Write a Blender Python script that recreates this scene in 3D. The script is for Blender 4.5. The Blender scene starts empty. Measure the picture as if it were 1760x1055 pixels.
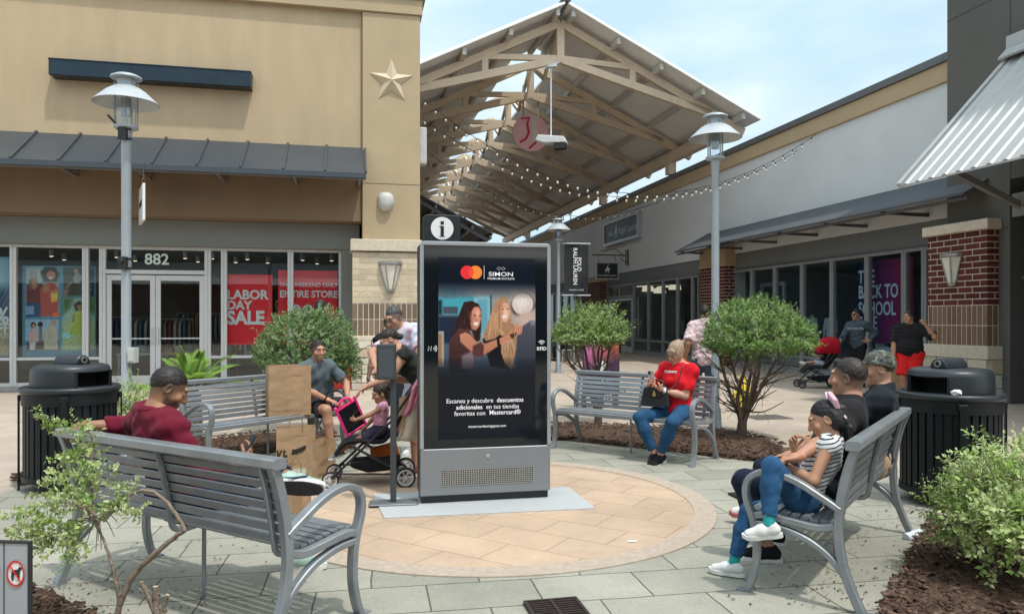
import bpy, bmesh, math, random
import numpy as np
from mathutils import Vector, Matrix
random.seed(7); RNG = np.random.default_rng(7)
R = math.radians
SC = bpy.context.scene
COL = SC.collection

# ---------------------------------------------------------------- camera
EYE, FPX, CX, HY = 1.55, 1290.0, 880.0, 548.0
cam_d = bpy.data.cameras.new('camera'); cam = bpy.data.objects.new('camera', cam_d); COL.objects.link(cam)
cam.location = (0, 0, EYE); cam.rotation_euler = (R(90), 0, 0)
cam_d.sensor_width = 36; cam_d.lens = 36 * FPX / 1760; cam_d.shift_y = 20.5 / 1760
cam_d.clip_start = .05; cam_d.clip_end = 2000
SC.camera = cam

# ---------------------------------------------------------------- sun, sky, exposure
PHI = math.atan2(.2136, .9769)                    # the mall's street runs a little to the left of the view
def W(u, v, z=0.0): return Vector((.9769*u - .2136*v, .2136*u + .9769*v, z))
SUN = (W(.20, -.36) + Vector((0, 0, .91))).normalized()
sl = bpy.data.lights.new('sun', 'SUN'); sun = bpy.data.objects.new('sun', sl); COL.objects.link(sun)
sl.energy = 2.4; sl.angle = R(2.0); sl.color = (1, .955, .88)
sun.rotation_euler = (-SUN).to_track_quat('-Z', 'Y').to_euler(); sun.location = (0, -20, 40)
wd = bpy.data.worlds.new('World'); SC.world = wd; wd.use_nodes = True
nt = wd.node_tree; nt.nodes.clear()
def N(tree, typ, **kw):
    n = tree.nodes.new(typ)
    for k, x in kw.items():
        if k.startswith('i_'): n.inputs[int(k[2:]) if k[2:].isdigit() else k[2:].replace('_', ' ')].default_value = x
        else: setattr(n, k, x)
    return n
sky = N(nt, 'ShaderNodeTexSky', sky_type='NISHITA', sun_disc=False, sun_elevation=math.asin(SUN.z), sun_rotation=math.atan2(SUN.x, SUN.y))
sky.air_density = 1.0; sky.dust_density = 2.5; sky.ozone_density = 1.2
tc = N(nt, 'ShaderNodeTexCoord'); mp = N(nt, 'ShaderNodeMapping'); mp.inputs['Scale'].default_value = (1, 1, 2.2)
n1 = N(nt, 'ShaderNodeTexNoise'); n1.inputs['Scale'].default_value = 2.3; n1.inputs['Detail'].default_value = 7; n1.inputs['Roughness'].default_value = .55
n1.inputs['Distortion'].default_value = .35
rp = N(nt, 'ShaderNodeValToRGB'); rp.color_ramp.elements[0].position = .30; rp.color_ramp.elements[0].color = (.80, .80, .80, 1)
rp.color_ramp.elements[1].position = .66; rp.color_ramp.elements[1].color = (1, 1, 1, 1)
n2 = N(nt, 'ShaderNodeTexNoise'); n2.inputs['Scale'].default_value = 4.2; n2.inputs['Detail'].default_value = 5
rp2 = N(nt, 'ShaderNodeValToRGB'); rp2.color_ramp.elements[0].position = .35; rp2.color_ramp.elements[0].color = (3.9, 5.3, 6.2, 1)
rp2.color_ramp.elements[1].position = .68; rp2.color_ramp.elements[1].color = (7.0, 7.2, 7.3, 1); e3 = rp2.color_ramp.elements.new(.53); e3.color = (4.9, 6.0, 6.6, 1)
mx = N(nt, 'ShaderNodeMix', data_type='RGBA'); bg = N(nt, 'ShaderNodeBackground'); bg.inputs['Strength'].default_value = .15; SKYK = 1.16
wo = N(nt, 'ShaderNodeOutputWorld'); L = nt.links.new
L(tc.outputs['Generated'], mp.inputs[0]); L(mp.outputs[0], n1.inputs['Vector']); L(mp.outputs[0], n2.inputs['Vector'])
L(n1.outputs[0], rp.inputs[0]); L(n2.outputs[0], rp2.inputs[0]); L(rp.outputs[0], mx.inputs[0]); L(sky.outputs[0], mx.inputs[6]); L(rp2.outputs[0], mx.inputs[7])

# hazy brightening of the sky round the sun
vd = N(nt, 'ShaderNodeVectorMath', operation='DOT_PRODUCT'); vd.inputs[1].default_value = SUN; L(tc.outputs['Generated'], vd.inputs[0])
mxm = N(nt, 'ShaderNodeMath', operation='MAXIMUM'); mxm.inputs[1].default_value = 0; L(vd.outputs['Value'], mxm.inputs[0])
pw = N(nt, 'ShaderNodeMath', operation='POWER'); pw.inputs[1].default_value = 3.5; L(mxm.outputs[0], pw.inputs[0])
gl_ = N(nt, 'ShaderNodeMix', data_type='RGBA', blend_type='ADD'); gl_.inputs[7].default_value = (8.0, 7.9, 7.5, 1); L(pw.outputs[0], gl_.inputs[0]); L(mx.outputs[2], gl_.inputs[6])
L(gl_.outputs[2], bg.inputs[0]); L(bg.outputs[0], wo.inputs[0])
SC.view_settings.view_transform = 'Standard'; SC.view_settings.look = 'None'; SC.view_settings.exposure = .17; SC.view_settings.gamma = 1
SC.render.engine = 'CYCLES'; SC.cycles.use_denoising = True
SC.cycles.max_bounces = 7; SC.cycles.transparent_max_bounces = 12; SC.cycles.sample_clamp_indirect = 6
SC.cycles.caustics_reflective = False; SC.cycles.caustics_refractive = False

# ---------------------------------------------------------------- pixel rays -> real places
def ray(x, y): return Vector(((x - CX) / FPX, 1, (HY - y) / FPX))
def ground(x, y, z=0.0):
    r = ray(x, y); t = (z - EYE) / r.z; return Vector((r.x*t, t, z))
def at(x, y, d): r = ray(x, y); return Vector((r.x*d, d, EYE + r.z*d))
def on_v(x, y, v):                                # (u, z) where the ray meets the plane v = const of the street frame
    r = ray(x, y); t = v / (-.2136*r.x + .9769); return (.9769*r.x + .2136)*t, EYE + r.z*t
def on_u(x, y, u):
    r = ray(x, y); t = u / (.9769*r.x + .2136); return (-.2136*r.x + .9769)*t, EYE + r.z*t
UV = Matrix.Rotation(PHI, 4, 'Z')                 # street frame -> world

# ---------------------------------------------------------------- materials
MATS = {}
def mat(name, col, rough=.6, metal=0.0, var=.12, scale=6.0, bump=.0, bscale=60.0, attr=False, coat=0.0, spec=.5, dirt=0.0, stretch=None, sheen=0, trans=0):
    if name in MATS: return MATS[name]
    m = bpy.data.materials.new(name); m.use_nodes = True; t = m.node_tree; b = t.nodes['Principled BSDF']; L = t.links.new
    b.inputs['Roughness'].default_value = rough; b.inputs['Metallic'].default_value = metal
    b.inputs['Specular IOR Level'].default_value = spec; b.inputs['Coat Weight'].default_value = coat
    if sheen: b.inputs['Sheen Weight'].default_value = sheen
    tc = N(t, 'ShaderNodeTexCoord'); src = tc.outputs['Object']
    if stretch:
        mp = N(t, 'ShaderNodeMapping'); mp.inputs['Scale'].default_value = stretch; L(src, mp.inputs[0]); src = mp.outputs[0]
    no = N(t, 'ShaderNodeTexNoise'); no.inputs['Scale'].default_value = scale; no.inputs['Detail'].default_value = 6; no.inputs['Roughness'].default_value = .6
    L(src, no.inputs['Vector'])
    mr = N(t, 'ShaderNodeMapRange'); mr.inputs[1].default_value = .25; mr.inputs[2].default_value = .75
    mr.inputs[3].default_value = 1 - var; mr.inputs[4].default_value = 1 + var; L(no.outputs[0], mr.inputs[0])
    mu = N(t, 'ShaderNodeMix', data_type='RGBA', blend_type='MULTIPLY'); mu.inputs[0].default_value = 1
    if attr:
        a = N(t, 'ShaderNodeAttribute', attribute_name='Col'); L(a.outputs['Color'], mu.inputs[6])
    else: mu.inputs[6].default_value = (*col, 1)
    L(mr.outputs[0], mu.inputs[7]); out = mu.outputs[2]
    if dirt:
        n3 = N(t, 'ShaderNodeTexNoise'); n3.inputs['Scale'].default_value = scale*.37; n3.inputs['Detail'].default_value = 9; L(src, n3.inputs['Vector'])
        r3 = N(t, 'ShaderNodeValToRGB'); r3.color_ramp.elements[0].position = .5; r3.color_ramp.elements[1].position = .72
        r3.color_ramp.elements[1].color = (dirt, dirt, dirt, 1); L(n3.outputs[0], r3.inputs[0])
        m3 = N(t, 'ShaderNodeMix', data_type='RGBA'); L(r3.outputs[0], m3.inputs[0]); L(out, m3.inputs[6]); m3.inputs[7].default_value = (.07, .065, .055, 1); out = m3.outputs[2]
    L(out, b.inputs['Base Color'])
    if bump:
        nb = N(t, 'ShaderNodeTexNoise'); nb.inputs['Scale'].default_value = bscale; nb.inputs['Detail'].default_value = 4; L(src, nb.inputs['Vector'])
        bp = N(t, 'ShaderNodeBump'); bp.inputs['Strength'].default_value = bump; bp.inputs['Distance'].default_value = .01
        L(nb.outputs[0], bp.inputs['Height']); L(bp.outputs[0], b.inputs['Normal'])
    MATS[name] = m; return m
def emit_mat(name, col, s, attr=False, gloss=False):
    if name in MATS: return MATS[name]
    m = bpy.data.materials.new(name); m.use_nodes = True; t = m.node_tree; b = t.nodes['Principled BSDF']
    b.inputs['Base Color'].default_value = (.004, .004, .004, 1); b.inputs['Specular IOR Level'].default_value = .18; b.inputs['Roughness'].default_value = .08 if gloss else .5
    b.inputs['Emission Strength'].default_value = s; b.inputs['Emission Color'].default_value = (*col, 1)
    if attr:
        a = N(t, 'ShaderNodeAttribute', attribute_name='Col'); t.links.new(a.outputs['Color'], b.inputs['Emission Color'])
    MATS[name] = m; return m
def glass_mat(name, tint, refl=.10, rough=.0, bumpy=.03, ior=1.5):
    m = bpy.data.materials.new(name); m.use_nodes = True; t = m.node_tree; t.nodes.clear(); L = t.links.new
    tr = N(t, 'ShaderNodeBsdfTransparent'); tr.inputs[0].default_value = (*tint, 1)
    gl = N(t, 'ShaderNodeBsdfGlossy'); gl.inputs['Roughness'].default_value = rough; gl.inputs[0].default_value = (.85, .93, .95, 1)
    fr = N(t, 'ShaderNodeFresnel'); fr.inputs[0].default_value = ior
    mr = N(t, 'ShaderNodeMapRange'); mr.inputs[1].default_value = 0; mr.inputs[2].default_value = 1; mr.inputs[3].default_value = refl; mr.inputs[4].default_value = 1
    no = N(t, 'ShaderNodeTexNoise'); no.inputs['Scale'].default_value = .8; bp = N(t, 'ShaderNodeBump'); bp.inputs['Strength'].default_value = bumpy; bp.inputs['Distance'].default_value = .05
    tc = N(t, 'ShaderNodeTexCoord'); L(tc.outputs['Object'], no.inputs['Vector']); L(no.outputs[0], bp.inputs['Height']); L(bp.outputs[0], gl.inputs['Normal'])
    mx = N(t, 'ShaderNodeMixShader'); o = N(t, 'ShaderNodeOutputMaterial')
    ge = N(t, 'ShaderNodeNewGeometry'); mb_ = N(t, 'ShaderNodeMath', operation='SUBTRACT'); mb_.inputs[0].default_value = 1; L(ge.outputs['Backfacing'], mb_.inputs[1]); mm = N(t, 'ShaderNodeMath', operation='MULTIPLY'); L(fr.outputs[0], mr.inputs[0]); L(mr.outputs[0], mm.inputs[0]); L(mb_.outputs[0], mm.inputs[1]); L(mm.outputs[0], mx.inputs[0]); L(tr.outputs[0], mx.inputs[1]); L(gl.outputs[0], mx.inputs[2]); L(mx.outputs[0], o.inputs[0])
    MATS[name] = m; return m
def paver_mat(name, c1, c2, joint, rot, bw, bh, mortar, offset=.5, bump=.5, speck=.1, loc=(0, 0, 0)):
    m = bpy.data.materials.new(name); m.use_nodes = True; t = m.node_tree; b = t.nodes['Principled BSDF']; L = t.links.new
    b.inputs['Roughness'].default_value = .82; b.inputs['Specular IOR Level'].default_value = .3
    tc = N(t, 'ShaderNodeTexCoord'); mp = N(t, 'ShaderNodeMapping'); mp.inputs['Rotation'].default_value = (0, 0, rot); mp.inputs['Location'].default_value = loc
    L(tc.outputs['Object'], mp.inputs[0])
    nw = N(t, 'ShaderNodeTexNoise'); nw.inputs['Scale'].default_value = 2.2; nw.inputs['Detail'].default_value = 3; L(tc.outputs['Object'], nw.inputs['Vector'])
    va = N(t, 'ShaderNodeVectorMath', operation='MULTIPLY_ADD'); va.inputs[1].default_value = (.035, .035, 0); L(nw.outputs['Color'], va.inputs[0]); L(mp.outputs[0], va.inputs[2])
    br = N(t, 'ShaderNodeTexBrick', offset=offset, squash=1); br.inputs['Scale'].default_value = 1; br.inputs['Brick Width'].default_value = bw
    br.inputs['Row Height'].default_value = bh; br.inputs['Mortar Size'].default_value = mortar; br.inputs['Mortar Smooth'].default_value = .35
    br.inputs['Color1'].default_value = (*c1, 1); br.inputs['Color2'].default_value = (*c2, 1); br.inputs['Mortar'].default_value = (*joint, 1); br.inputs['Bias'].default_value = -.1
    L(va.outputs[0], br.inputs['Vector'])
    na = N(t, 'ShaderNodeTexNoise'); na.inputs['Scale'].default_value = 1.3; na.inputs['Detail'].default_value = 10; na.inputs['Roughness'].default_value = .65; L(tc.outputs['Object'], na.inputs['Vector'])
    mr = N(t, 'ShaderNodeMapRange'); mr.inputs[1].default_value = .3; mr.inputs[2].default_value = .7; mr.inputs[3].default_value = .82; mr.inputs[4].default_value = 1.16; L(na.outputs[0], mr.inputs[0])
    mu = N(t, 'ShaderNodeMix', data_type='RGBA', blend_type='MULTIPLY'); mu.inputs[0].default_value = 1; L(br.outputs[0], mu.inputs[6]); L(mr.outputs[0], mu.inputs[7])
    nf = N(t, 'ShaderNodeTexNoise'); nf.inputs['Scale'].default_value = 95; nf.inputs['Detail'].default_value = 3; L(tc.outputs['Object'], nf.inputs['Vector'])
    m2 = N(t, 'ShaderNodeMapRange'); m2.inputs[1].default_value = .3; m2.inputs[2].default_value = .7; m2.inputs[3].default_value = 1 - speck; m2.inputs[4].default_value = 1 + speck; L(nf.outputs[0], m2.inputs[0])
    mv = N(t, 'ShaderNodeMix', data_type='RGBA', blend_type='MULTIPLY'); mv.inputs[0].default_value = 1; L(mu.outputs[2], mv.inputs[6]); L(m2.outputs[0], mv.inputs[7])
    # dark stains with a shape of their own
    ns = N(t, 'ShaderNodeTexNoise'); ns.inputs['Scale'].default_value = 3.1; ns.inputs['Detail'].default_value = 12; ns.inputs['Roughness'].default_value = .7; L(tc.outputs['Object'], ns.inputs['Vector'])
    rs = N(t, 'ShaderNodeValToRGB'); rs.color_ramp.elements[0].position = .60; rs.color_ramp.elements[1].position = .78; rs.color_ramp.elements[1].color = (.45, .45, .45, 1); L(ns.outputs[0], rs.inputs[0])
    ms = N(t, 'ShaderNodeMix', data_type='RGBA'); L(rs.outputs[0], ms.inputs[0]); L(mv.outputs[2], ms.inputs[6]); ms.inputs[7].default_value = (joint[0]*1.3, joint[1]*1.3, joint[2]*1.3, 1)
    # gum spots and small dark marks
    vo = N(t, 'ShaderNodeTexVoronoi'); vo.inputs['Scale'].default_value = 3.4; L(va.outputs[0], vo.inputs['Vector'])
    th = N(t, 'ShaderNodeMath', operation='MULTIPLY_ADD'); th.inputs[1].default_value = .085; th.inputs[2].default_value = -.018; sx = N(t, 'ShaderNodeSeparateColor'); L(vo.outputs['Color'], sx.inputs[0]); L(sx.outputs[0], th.inputs[0])
    ls = N(t, 'ShaderNodeMath', operation='LESS_THAN'); L(vo.outputs['Distance'], ls.inputs[0]); L(th.outputs[0], ls.inputs[1]); lm = N(t, 'ShaderNodeMath', operation='MULTIPLY'); lm.inputs[1].default_value = .45; L(ls.outputs[0], lm.inputs[0])
    mg = N(t, 'ShaderNodeMix', data_type='RGBA'); L(lm.outputs[0], mg.inputs[0]); L(ms.outputs[2], mg.inputs[6]); mg.inputs[7].default_value = (.06, .058, .052, 1)
    L(mg.outputs[2], b.inputs['Base Color'])
    bp = N(t, 'ShaderNodeBump'); bp.inputs['Strength'].default_value = bump; bp.inputs['Distance'].default_value = .006
    ma = N(t, 'ShaderNodeMath', operation='MULTIPLY_ADD'); ma.inputs[1].default_value = -1.2; L(br.outputs['Fac'], ma.inputs[0])
    nn = N(t, 'ShaderNodeTexNoise'); nn.inputs['Scale'].default_value = 14; nn.inputs['Detail'].default_value = 8; L(tc.outputs['Object'], nn.inputs['Vector']); L(nn.outputs[0], ma.inputs[2])
    L(ma.outputs[0], bp.inputs['Height']); L(bp.outputs[0], b.inputs['Normal'])
    MATS[name] = m; return m

# ---------------------------------------------------------------- mesh builder
class MB:
    def __init__(s): s.v = []; s.f = []; s.c = []
    def add(s, vs, fs, c=None):
        o = len(s.v); s.v += [tuple(p) for p in vs]; s.f += [tuple(i + o for i in f) for f in fs]; s.c += [c]*len(fs); return s
    def box(s, a, b, c=None, rot=None, piv=None):
        (x0, y0, z0), (x1, y1, z1) = a, b
        vs = [Vector(p) for p in ((x0,y0,z0),(x1,y0,z0),(x1,y1,z0),(x0,y1,z0),(x0,y0,z1),(x1,y0,z1),(x1,y1,z1),(x0,y1,z1))]
        if rot is not None:
            pv = Vector(piv) if piv is not None else (vs[0] + vs[6])/2; vs = [pv + rot @ (p - pv) for p in vs]
        return s.add(vs, [(3,2,1,0),(4,5,6,7),(0,1,5,4),(1,2,6,5),(2,3,7,6),(3,0,4,7)], c)
    def cbox(s, c, d, col=None, rot=None):
        c = Vector(c); h = Vector(d)/2; return s.box(c - h, c + h, col, rot)
    def bar(s, a, b, w, h, up=(0, 0, 1), c=None):                  # rectangular bar between two points
        a, b = Vector(a), Vector(b); d = (b - a).normalized(); sd = d.cross(Vector(up))
        if sd.length < 1e-4: sd = d.cross(Vector((1, 0, 0)))
        sd.normalize(); u = sd.cross(d); q = [(-1,-1),(1,-1),(1,1),(-1,1)]
        vs = [p + sd*(i*w/2) + u*(j*h/2) for p in (a, b) for i, j in q]
        return s.add(vs, [(3,2,1,0),(4,5,6,7),(0,1,5,4),(1,2,6,5),(2,3,7,6),(3,0,4,7)], c)
    def prism(s, poly, ext, c=None):                               # polygon (3-D points) pushed along ext
        n = len(poly); e = Vector(ext); p = [Vector(q) for q in poly]
        return s.add(p + [q + e for q in p], [tuple(range(n))[::-1], tuple(range(n, 2*n))] + [(i, (i+1) % n, n + (i+1) % n, n + i) for i in range(n)], c)
    def sweep(s, pts, prof, side=None, c=None, closed=False, scale=None):  # profile (i,j) along pts; side fixes the i axis
        pts = [Vector(p) for p in pts]; n = len(pts); k = len(prof); vs = []; fs = []; prev = None
        for a, p in enumerate(pts):
            if closed: d = pts[(a+1) % n] - pts[a-1]
            else: d = pts[min(a+1, n-1)] - pts[max(a-1, 0)]
            d.normalize()
            if side is not None: sd = Vector(side)
            else:
                if prev is None: prev = Vector((0, 0, 1)) if abs(d.z) < .9 else Vector((1, 0, 0))
                sd = d.cross(prev); 
                if sd.length < 1e-5: sd = d.orthogonal()
                sd.normalize()
            sd = (sd - d*sd.dot(d)).normalized(); up = sd.cross(d); prev = up; m = 1
            if side is None and not closed and 0 < a < n-1: m = 1
            sc = scale[a] if scale else 1
            vs += [p + sd*(i*sc) + up*(j*sc) for i, j in prof]
        for a in range(n if closed else n-1):
            b = (a+1) % n
            for i in range(k): fs.append((a*k+i, a*k+(i+1) % k, b*k+(i+1) % k, b*k+i))
        if not closed: fs += [tuple(range(k))[::-1], tuple(range((n-1)*k, n*k))]
        return s.add(vs, fs, c)
    def tube(s, pts, r, n=8, c=None, closed=False):
        rr = r if isinstance(r, (list, tuple)) else None
        pr = [(math.cos(6.28318*i/n)*(1 if rr else r), math.sin(6.28318*i/n)*(1 if rr else r)) for i in range(n)]
        return s.sweep(pts, pr, None, c, closed, list(rr) if rr else None)
    def cyl(s, a, b, ra, rb=None, n=16, c=None): return s.tube([a, b], [ra, ra if rb is None else rb], n, c)
    def lathe(s, prof, cen=(0, 0, 0), n=24, c=None, a0=0, a1=6.2831853, axis=None):
        cen = Vector(cen); k = len(prof); full = abs(a1 - a0) > 6.28; m = n if full else n+1; vs = []; fs = []
        for i in range(m):
            t = a0 + (a1 - a0)*i/n
            for r, z in prof:
                p = Vector((r*math.cos(t), r*math.sin(t), z)); vs.append(cen + (axis @ p if axis is not None else p))
        for i in range(n):
            j = (i+1) % m
            for q in range(k-1): fs.append((i*k+q, j*k+q, j*k+q+1, i*k+q+1))
        return s.add(vs, fs, c)
    def ball(s, cen, rad, n=16, m=10, c=None, rot=None):
        rad = (rad,)*3 if not hasattr(rad, '__len__') else rad; cen = Vector(cen); vs = []; fs = []
        for j in range(m+1):
            a = math.pi*j/m
            for i in range(n):
                b = 6.28318*i/n; p = Vector((rad[0]*math.sin(a)*math.cos(b), rad[1]*math.sin(a)*math.sin(b), rad[2]*math.cos(a)))
                vs.append(cen + (rot @ p if rot is not None else p))
        for j in range(m):
            for i in range(n): fs.append((j*n+i, (j+1)*n+i, (j+1)*n+(i+1) % n, j*n+(i+1) % n))
        return s.add(vs, fs, c)
    def build(s, name, m, parent=None, F=None, bevel=0, smooth=None, seg=1, **props):
        vs = np.array([tuple(p) for p in s.v], dtype=float).reshape(-1, 3)
        Wm = WM.get(parent.name) if parent else Matrix.Identity(4)
        T = (Wm.inverted() @ F) if F is not None else None
        if T is not None:
            A = np.array(T); vs = vs @ A[:3, :3].T + A[:3, 3]
        me = bpy.data.meshes.new(name); me.from_pydata(vs.tolist(), [], s.f); 
        if any(c is not None for c in s.c):
            at_ = me.color_attributes.new('Col', 'FLOAT_COLOR', 'CORNER'); arr = []
            for f, c in zip(s.f, s.c): arr += list((*(c or (.5, .5, .5)), 1))*len(f)
            at_.data.foreach_set('color', arr)
        if bevel or True:
            bm = bmesh.new(); bm.from_mesh(me)
            bmesh.ops.remove_doubles(bm, verts=bm.verts, dist=1e-5)
            if bevel:
                es = [e for e in bm.edges if len(e.link_faces) == 2 and e.calc_face_angle(0) > R(35)]
                if es: bmesh.ops.bevel(bm, geom=es, offset=bevel, segments=seg, profile=.6, affect='EDGES', clamp_overlap=True)
            bmesh.ops.recalc_face_normals(bm, faces=bm.faces)
            bm.to_mesh(me); bm.free()
        if smooth is not None:
            me.shade_smooth(); me.set_sharp_from_angle(angle=R(smooth))
        return link(name, me, m, parent, **props)
WM = {}
def link(name, data, m=None, parent=None, **props):
    o = bpy.data.objects.new(name, data); COL.objects.link(o)
    if m is not None:
        for q in (m if isinstance(m, (list, tuple)) else [m]): data.materials.append(q)
    if parent is not None:
        o.parent = parent; WM[o.name] = WM[parent.name]
    else: WM[o.name] = Matrix.Identity(4)
    for k, x in props.items(): o[k] = x
    return o
def thing(name, label, cat, loc=(0, 0, 0), rot=0.0, group=None, M=None):
    o = bpy.data.objects.new(name, None); COL.objects.link(o); o.empty_display_size = .1
    Mx = M if M is not None else Matrix.Translation(Vector(loc)) @ Matrix.Rotation(rot, 4, 'Z')
    o.matrix_world = Mx; WM[o.name] = Mx.copy(); o['label'] = label; o['category'] = cat
    if group: o['group'] = group
    return o
def tag(o, label, cat, group=None):
    o['label'] = label; o['category'] = cat
    if group: o['group'] = group
    return o
def struct(o): o['kind'] = 'structure'; return o
def dup(root, M, label=None, name=None):
    r = root.copy(); COL.objects.link(r)
    if name: r.name = name
    r.matrix_world = M; WM[r.name] = M.copy()
    if label: r['label'] = label
    def rec(o, p):
        for ch in list(o.children):
            c = ch.copy(); COL.objects.link(c); c.parent = p; WM[c.name] = M.copy(); rec(ch, c)
    rec(root, r); return r
def text_mesh(name, s, size, M, m, parent, F=None, bold=0.0, ext=.002, align='CENTER', sx=1.0, sp=1.0, **props):
    cu = bpy.data.curves.new(name, 'FONT'); cu.body = s; cu.size = size; cu.align_x = align; cu.align_y = 'CENTER'; cu.offset = bold*size; cu.extrude = ext; cu.space_character = sp
    cu.resolution_u = 3
    o = bpy.data.objects.new(name, cu); COL.objects.link(o); bpy.context.view_layer.update()
    me = bpy.data.meshes.new_from_object(o.evaluated_get(bpy.context.evaluated_depsgraph_get())); bpy.data.objects.remove(o); bpy.data.curves.remove(cu)
    Wm = WM[parent.name] if parent else Matrix.Identity(4)
    T = M @ Matrix.Diagonal((sx, 1, 1, 1))
    if F is not None: T = Wm.inverted() @ F @ T
    me.transform(T); me.materials.clear(); me.name = name
    return link(name, me, m, parent, **props)
def basis(x, y, z, o):                              # matrix from axes + origin
    x, y, z, o = Vector(x), Vector(y), Vector(z), Vector(o)
    return Matrix(((x.x, y.x, z.x, o.x), (x.y, y.y, z.y, o.y), (x.z, y.z, z.z, o.z), (0, 0, 0, 1)))
def mesh_np(name, v, f4, cols=None, m=None, parent=None, smooth=False, dom='POINT', **props):
    """numpy verts (n,3), quads/tris (m,k), per-point colours"""
    me = bpy.data.meshes.new(name); v = np.asarray(v, np.float32); f4 = np.asarray(f4, np.int32); k = f4.shape[1]
    me.vertices.add(len(v)); me.vertices.foreach_set('co', v.ravel()); me.loops.add(f4.size); me.loops.foreach_set('vertex_index', f4.ravel())
    me.polygons.add(len(f4)); me.polygons.foreach_set('loop_start', np.arange(0, f4.size, k, dtype=np.int32)); me.update(calc_edges=True)
    if smooth: me.shade_smooth()
    if cols is not None:
        a = me.color_attributes.new('Col', 'FLOAT_COLOR', dom); c = np.ones((len(cols), 4), np.float32); c[:, :3] = cols; a.data.foreach_set('color', c.ravel())
    return link(name, me, m, parent, **props)
def fr(poly2, z=0): return [(x, y, z) for x, y in poly2]
# ================================================================ ground
CXY = Vector((-.2, 6.35, 0))                       # centre of the round plaza
def disc(name, m, r0, r1, z, n=160, cen=CXY):
    mb = MB(); 
    if r0 == 0:
        mb.add([cen + Vector((r1*math.cos(6.28318*i/n), r1*math.sin(6.28318*i/n), z)) for i in range(n)], [tuple(range(n))])
    else:
        vs = []
        for i in range(n):
            a = 6.28318*i/n
            for r, zz in ((r0, 0), (r0, z), (r1, z), (r1, 0)): vs.append(cen + Vector((r*math.cos(a), r*math.sin(a), zz)))
        mb.add(vs, [(4*i+q, 4*((i+1) % n)+q, 4*((i+1) % n)+(q+1), 4*i+q+1) for i in range(n) for q in range(3)])
    return struct(mb.build(name, m))
g = MB(); S = 400; g.add([(-S, -60, 0), (S, -60, 0), (S, S, 0), (-S, S, 0)], [(0, 1, 2, 3)])
struct(g.build('ground', paver_mat('walk_concrete', (.40, .335, .275), (.435, .36, .295), (.17, .135, .105), -PHI, 3.2, 2.6, .006, .5, .25, .05)))
disc('plaza_paving', paver_mat('green_stamped', (.275, .270, .225), (.345, .335, .28), (.105, .10, .082), -PHI+R(2), .62, .40, .0055, .5, .8, .12), 0, 4.35, .004)
disc('paving_circle', paver_mat('tan_stamped', (.44, .325, .235), (.49, .362, .262), (.30, .21, .145), R(33), .56, .36, .004, .5, .7, .08), 0, 1.70, .008)
disc('concrete_ring', mat('ring', (.42, .345, .28), .85, var=.16, scale=22, bump=.5, bscale=150, spec=.3), 1.69, 1.865, .013)
pad = MB(); pq = [ground(660, 893), ground(1023, 876), ground(978, 840), ground(640, 852)]
pad.prism([(p.x, p.y, .0) for p in pq], (0, 0, .02))
struct(pad.build('granite_pad', mat('granite', (.42, .44, .45), .7, var=.22, scale=140, bump=.2, bscale=300), bevel=.003))

# mulch beds
MUL = mat('mulch', (.085, .052, .036), .95, var=.5, scale=38, bump=1.0, bscale=70, spec=.2)
def bed(poly, name='mulch_bed', h=.05, nchip=1600, seed=1):
    rg = np.random.default_rng(seed); P = np.array([(p[0], p[1]) for p in poly]); c = P.mean(0)
    # dense grid of the polygon as concentric rings
    n = len(P); k = 14; vs = []; fs = []
    for j in range(k+1):
        t = 1 - j/k
        for p in P:
            q = c + (p - c)*t; z = -.01 if j == 0 else h*min(1, (1-t)*5)*(.75+.5*rg.random())
            vs.append((q[0], q[1], z))
    for j in range(k):
        for i in range(n): fs.append((j*n+i, j*n+(i+1) % n, (j+1)*n+(i+1) % n, (j+1)*n+i))
    mb = MB(); mb.add(vs, fs); o = struct(mb.build(name, MUL, smooth=60))
    # bark chips lying on it
    cv = []; cf = []; cc = []
    for i in range(nchip):
        a = rg.integers(n); b = (a+1) % n; u, v = rg.random(), rg.random()
        if u+v > 1: u, v = 1-u, 1-v
        q = c*(1-u-v) + P[a]*u + P[b]*v; rr = 1.0
        an = rg.random()*6.28; l = .012+.03*rg.random(); w = .004+.009*rg.random(); z = h*.95+.012*rg.random(); tl = (rg.random()-.5)*.02
        dx, dy = math.cos(an), math.sin(an); b0 = len(cv)
        for e, f, g_ in ((-1,-1,-tl),(1,-1,tl),(1,1,tl),(-1,1,-tl)): cv.append((q[0]+dx*l*e-dy*w*f, q[1]+dy*l*e+dx*w*f, z+g_+(.003 if f > 0 else 0)))
        for e, f, g_ in ((-1,-1,-tl),(1,-1,tl),(1,1,tl),(-1,1,-tl)): cv.append((q[0]+dx*l*e-dy*w*f, q[1]+dy*l*e+dx*w*f, z+g_-.007))
        cf += [(b0, b0+1, b0+2, b0+3), (b0+4, b0+5, b0+1, b0), (b0+6, b0+7, b0+3, b0+2), (b0+5, b0+6, b0+2, b0+1)]; t = rg.random()
        col = (.06+.12*t*t, .036+.075*t*t, .025+.055*t*t); cc += [col]*8
    o2 = mesh_np('bark_chips', cv, cf, cc, mat('bark_chip', (1, 1, 1), .9, attr=True, spec=.2)); o2['kind'] = 'stuff'
def arc(a0, a1, r, n=10, cen=CXY): return [(cen.x + r*math.cos(R(a0+(a1-a0)*i/n)), cen.y + r*math.sin(R(a0+(a1-a0)*i/n))) for i in range(n+1)]
bed([tuple(ground(x, y))[:2] for x, y in ((905,757),(960,757),(1080,769),(1200,783),(1290,794),(1330,795),(1352,789),(1358,778),(1340,762),(1290,749),(1240,742),(1150,736),(1050,732),(960,730),(905,732))], nchip=2600, seed=2)
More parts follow.
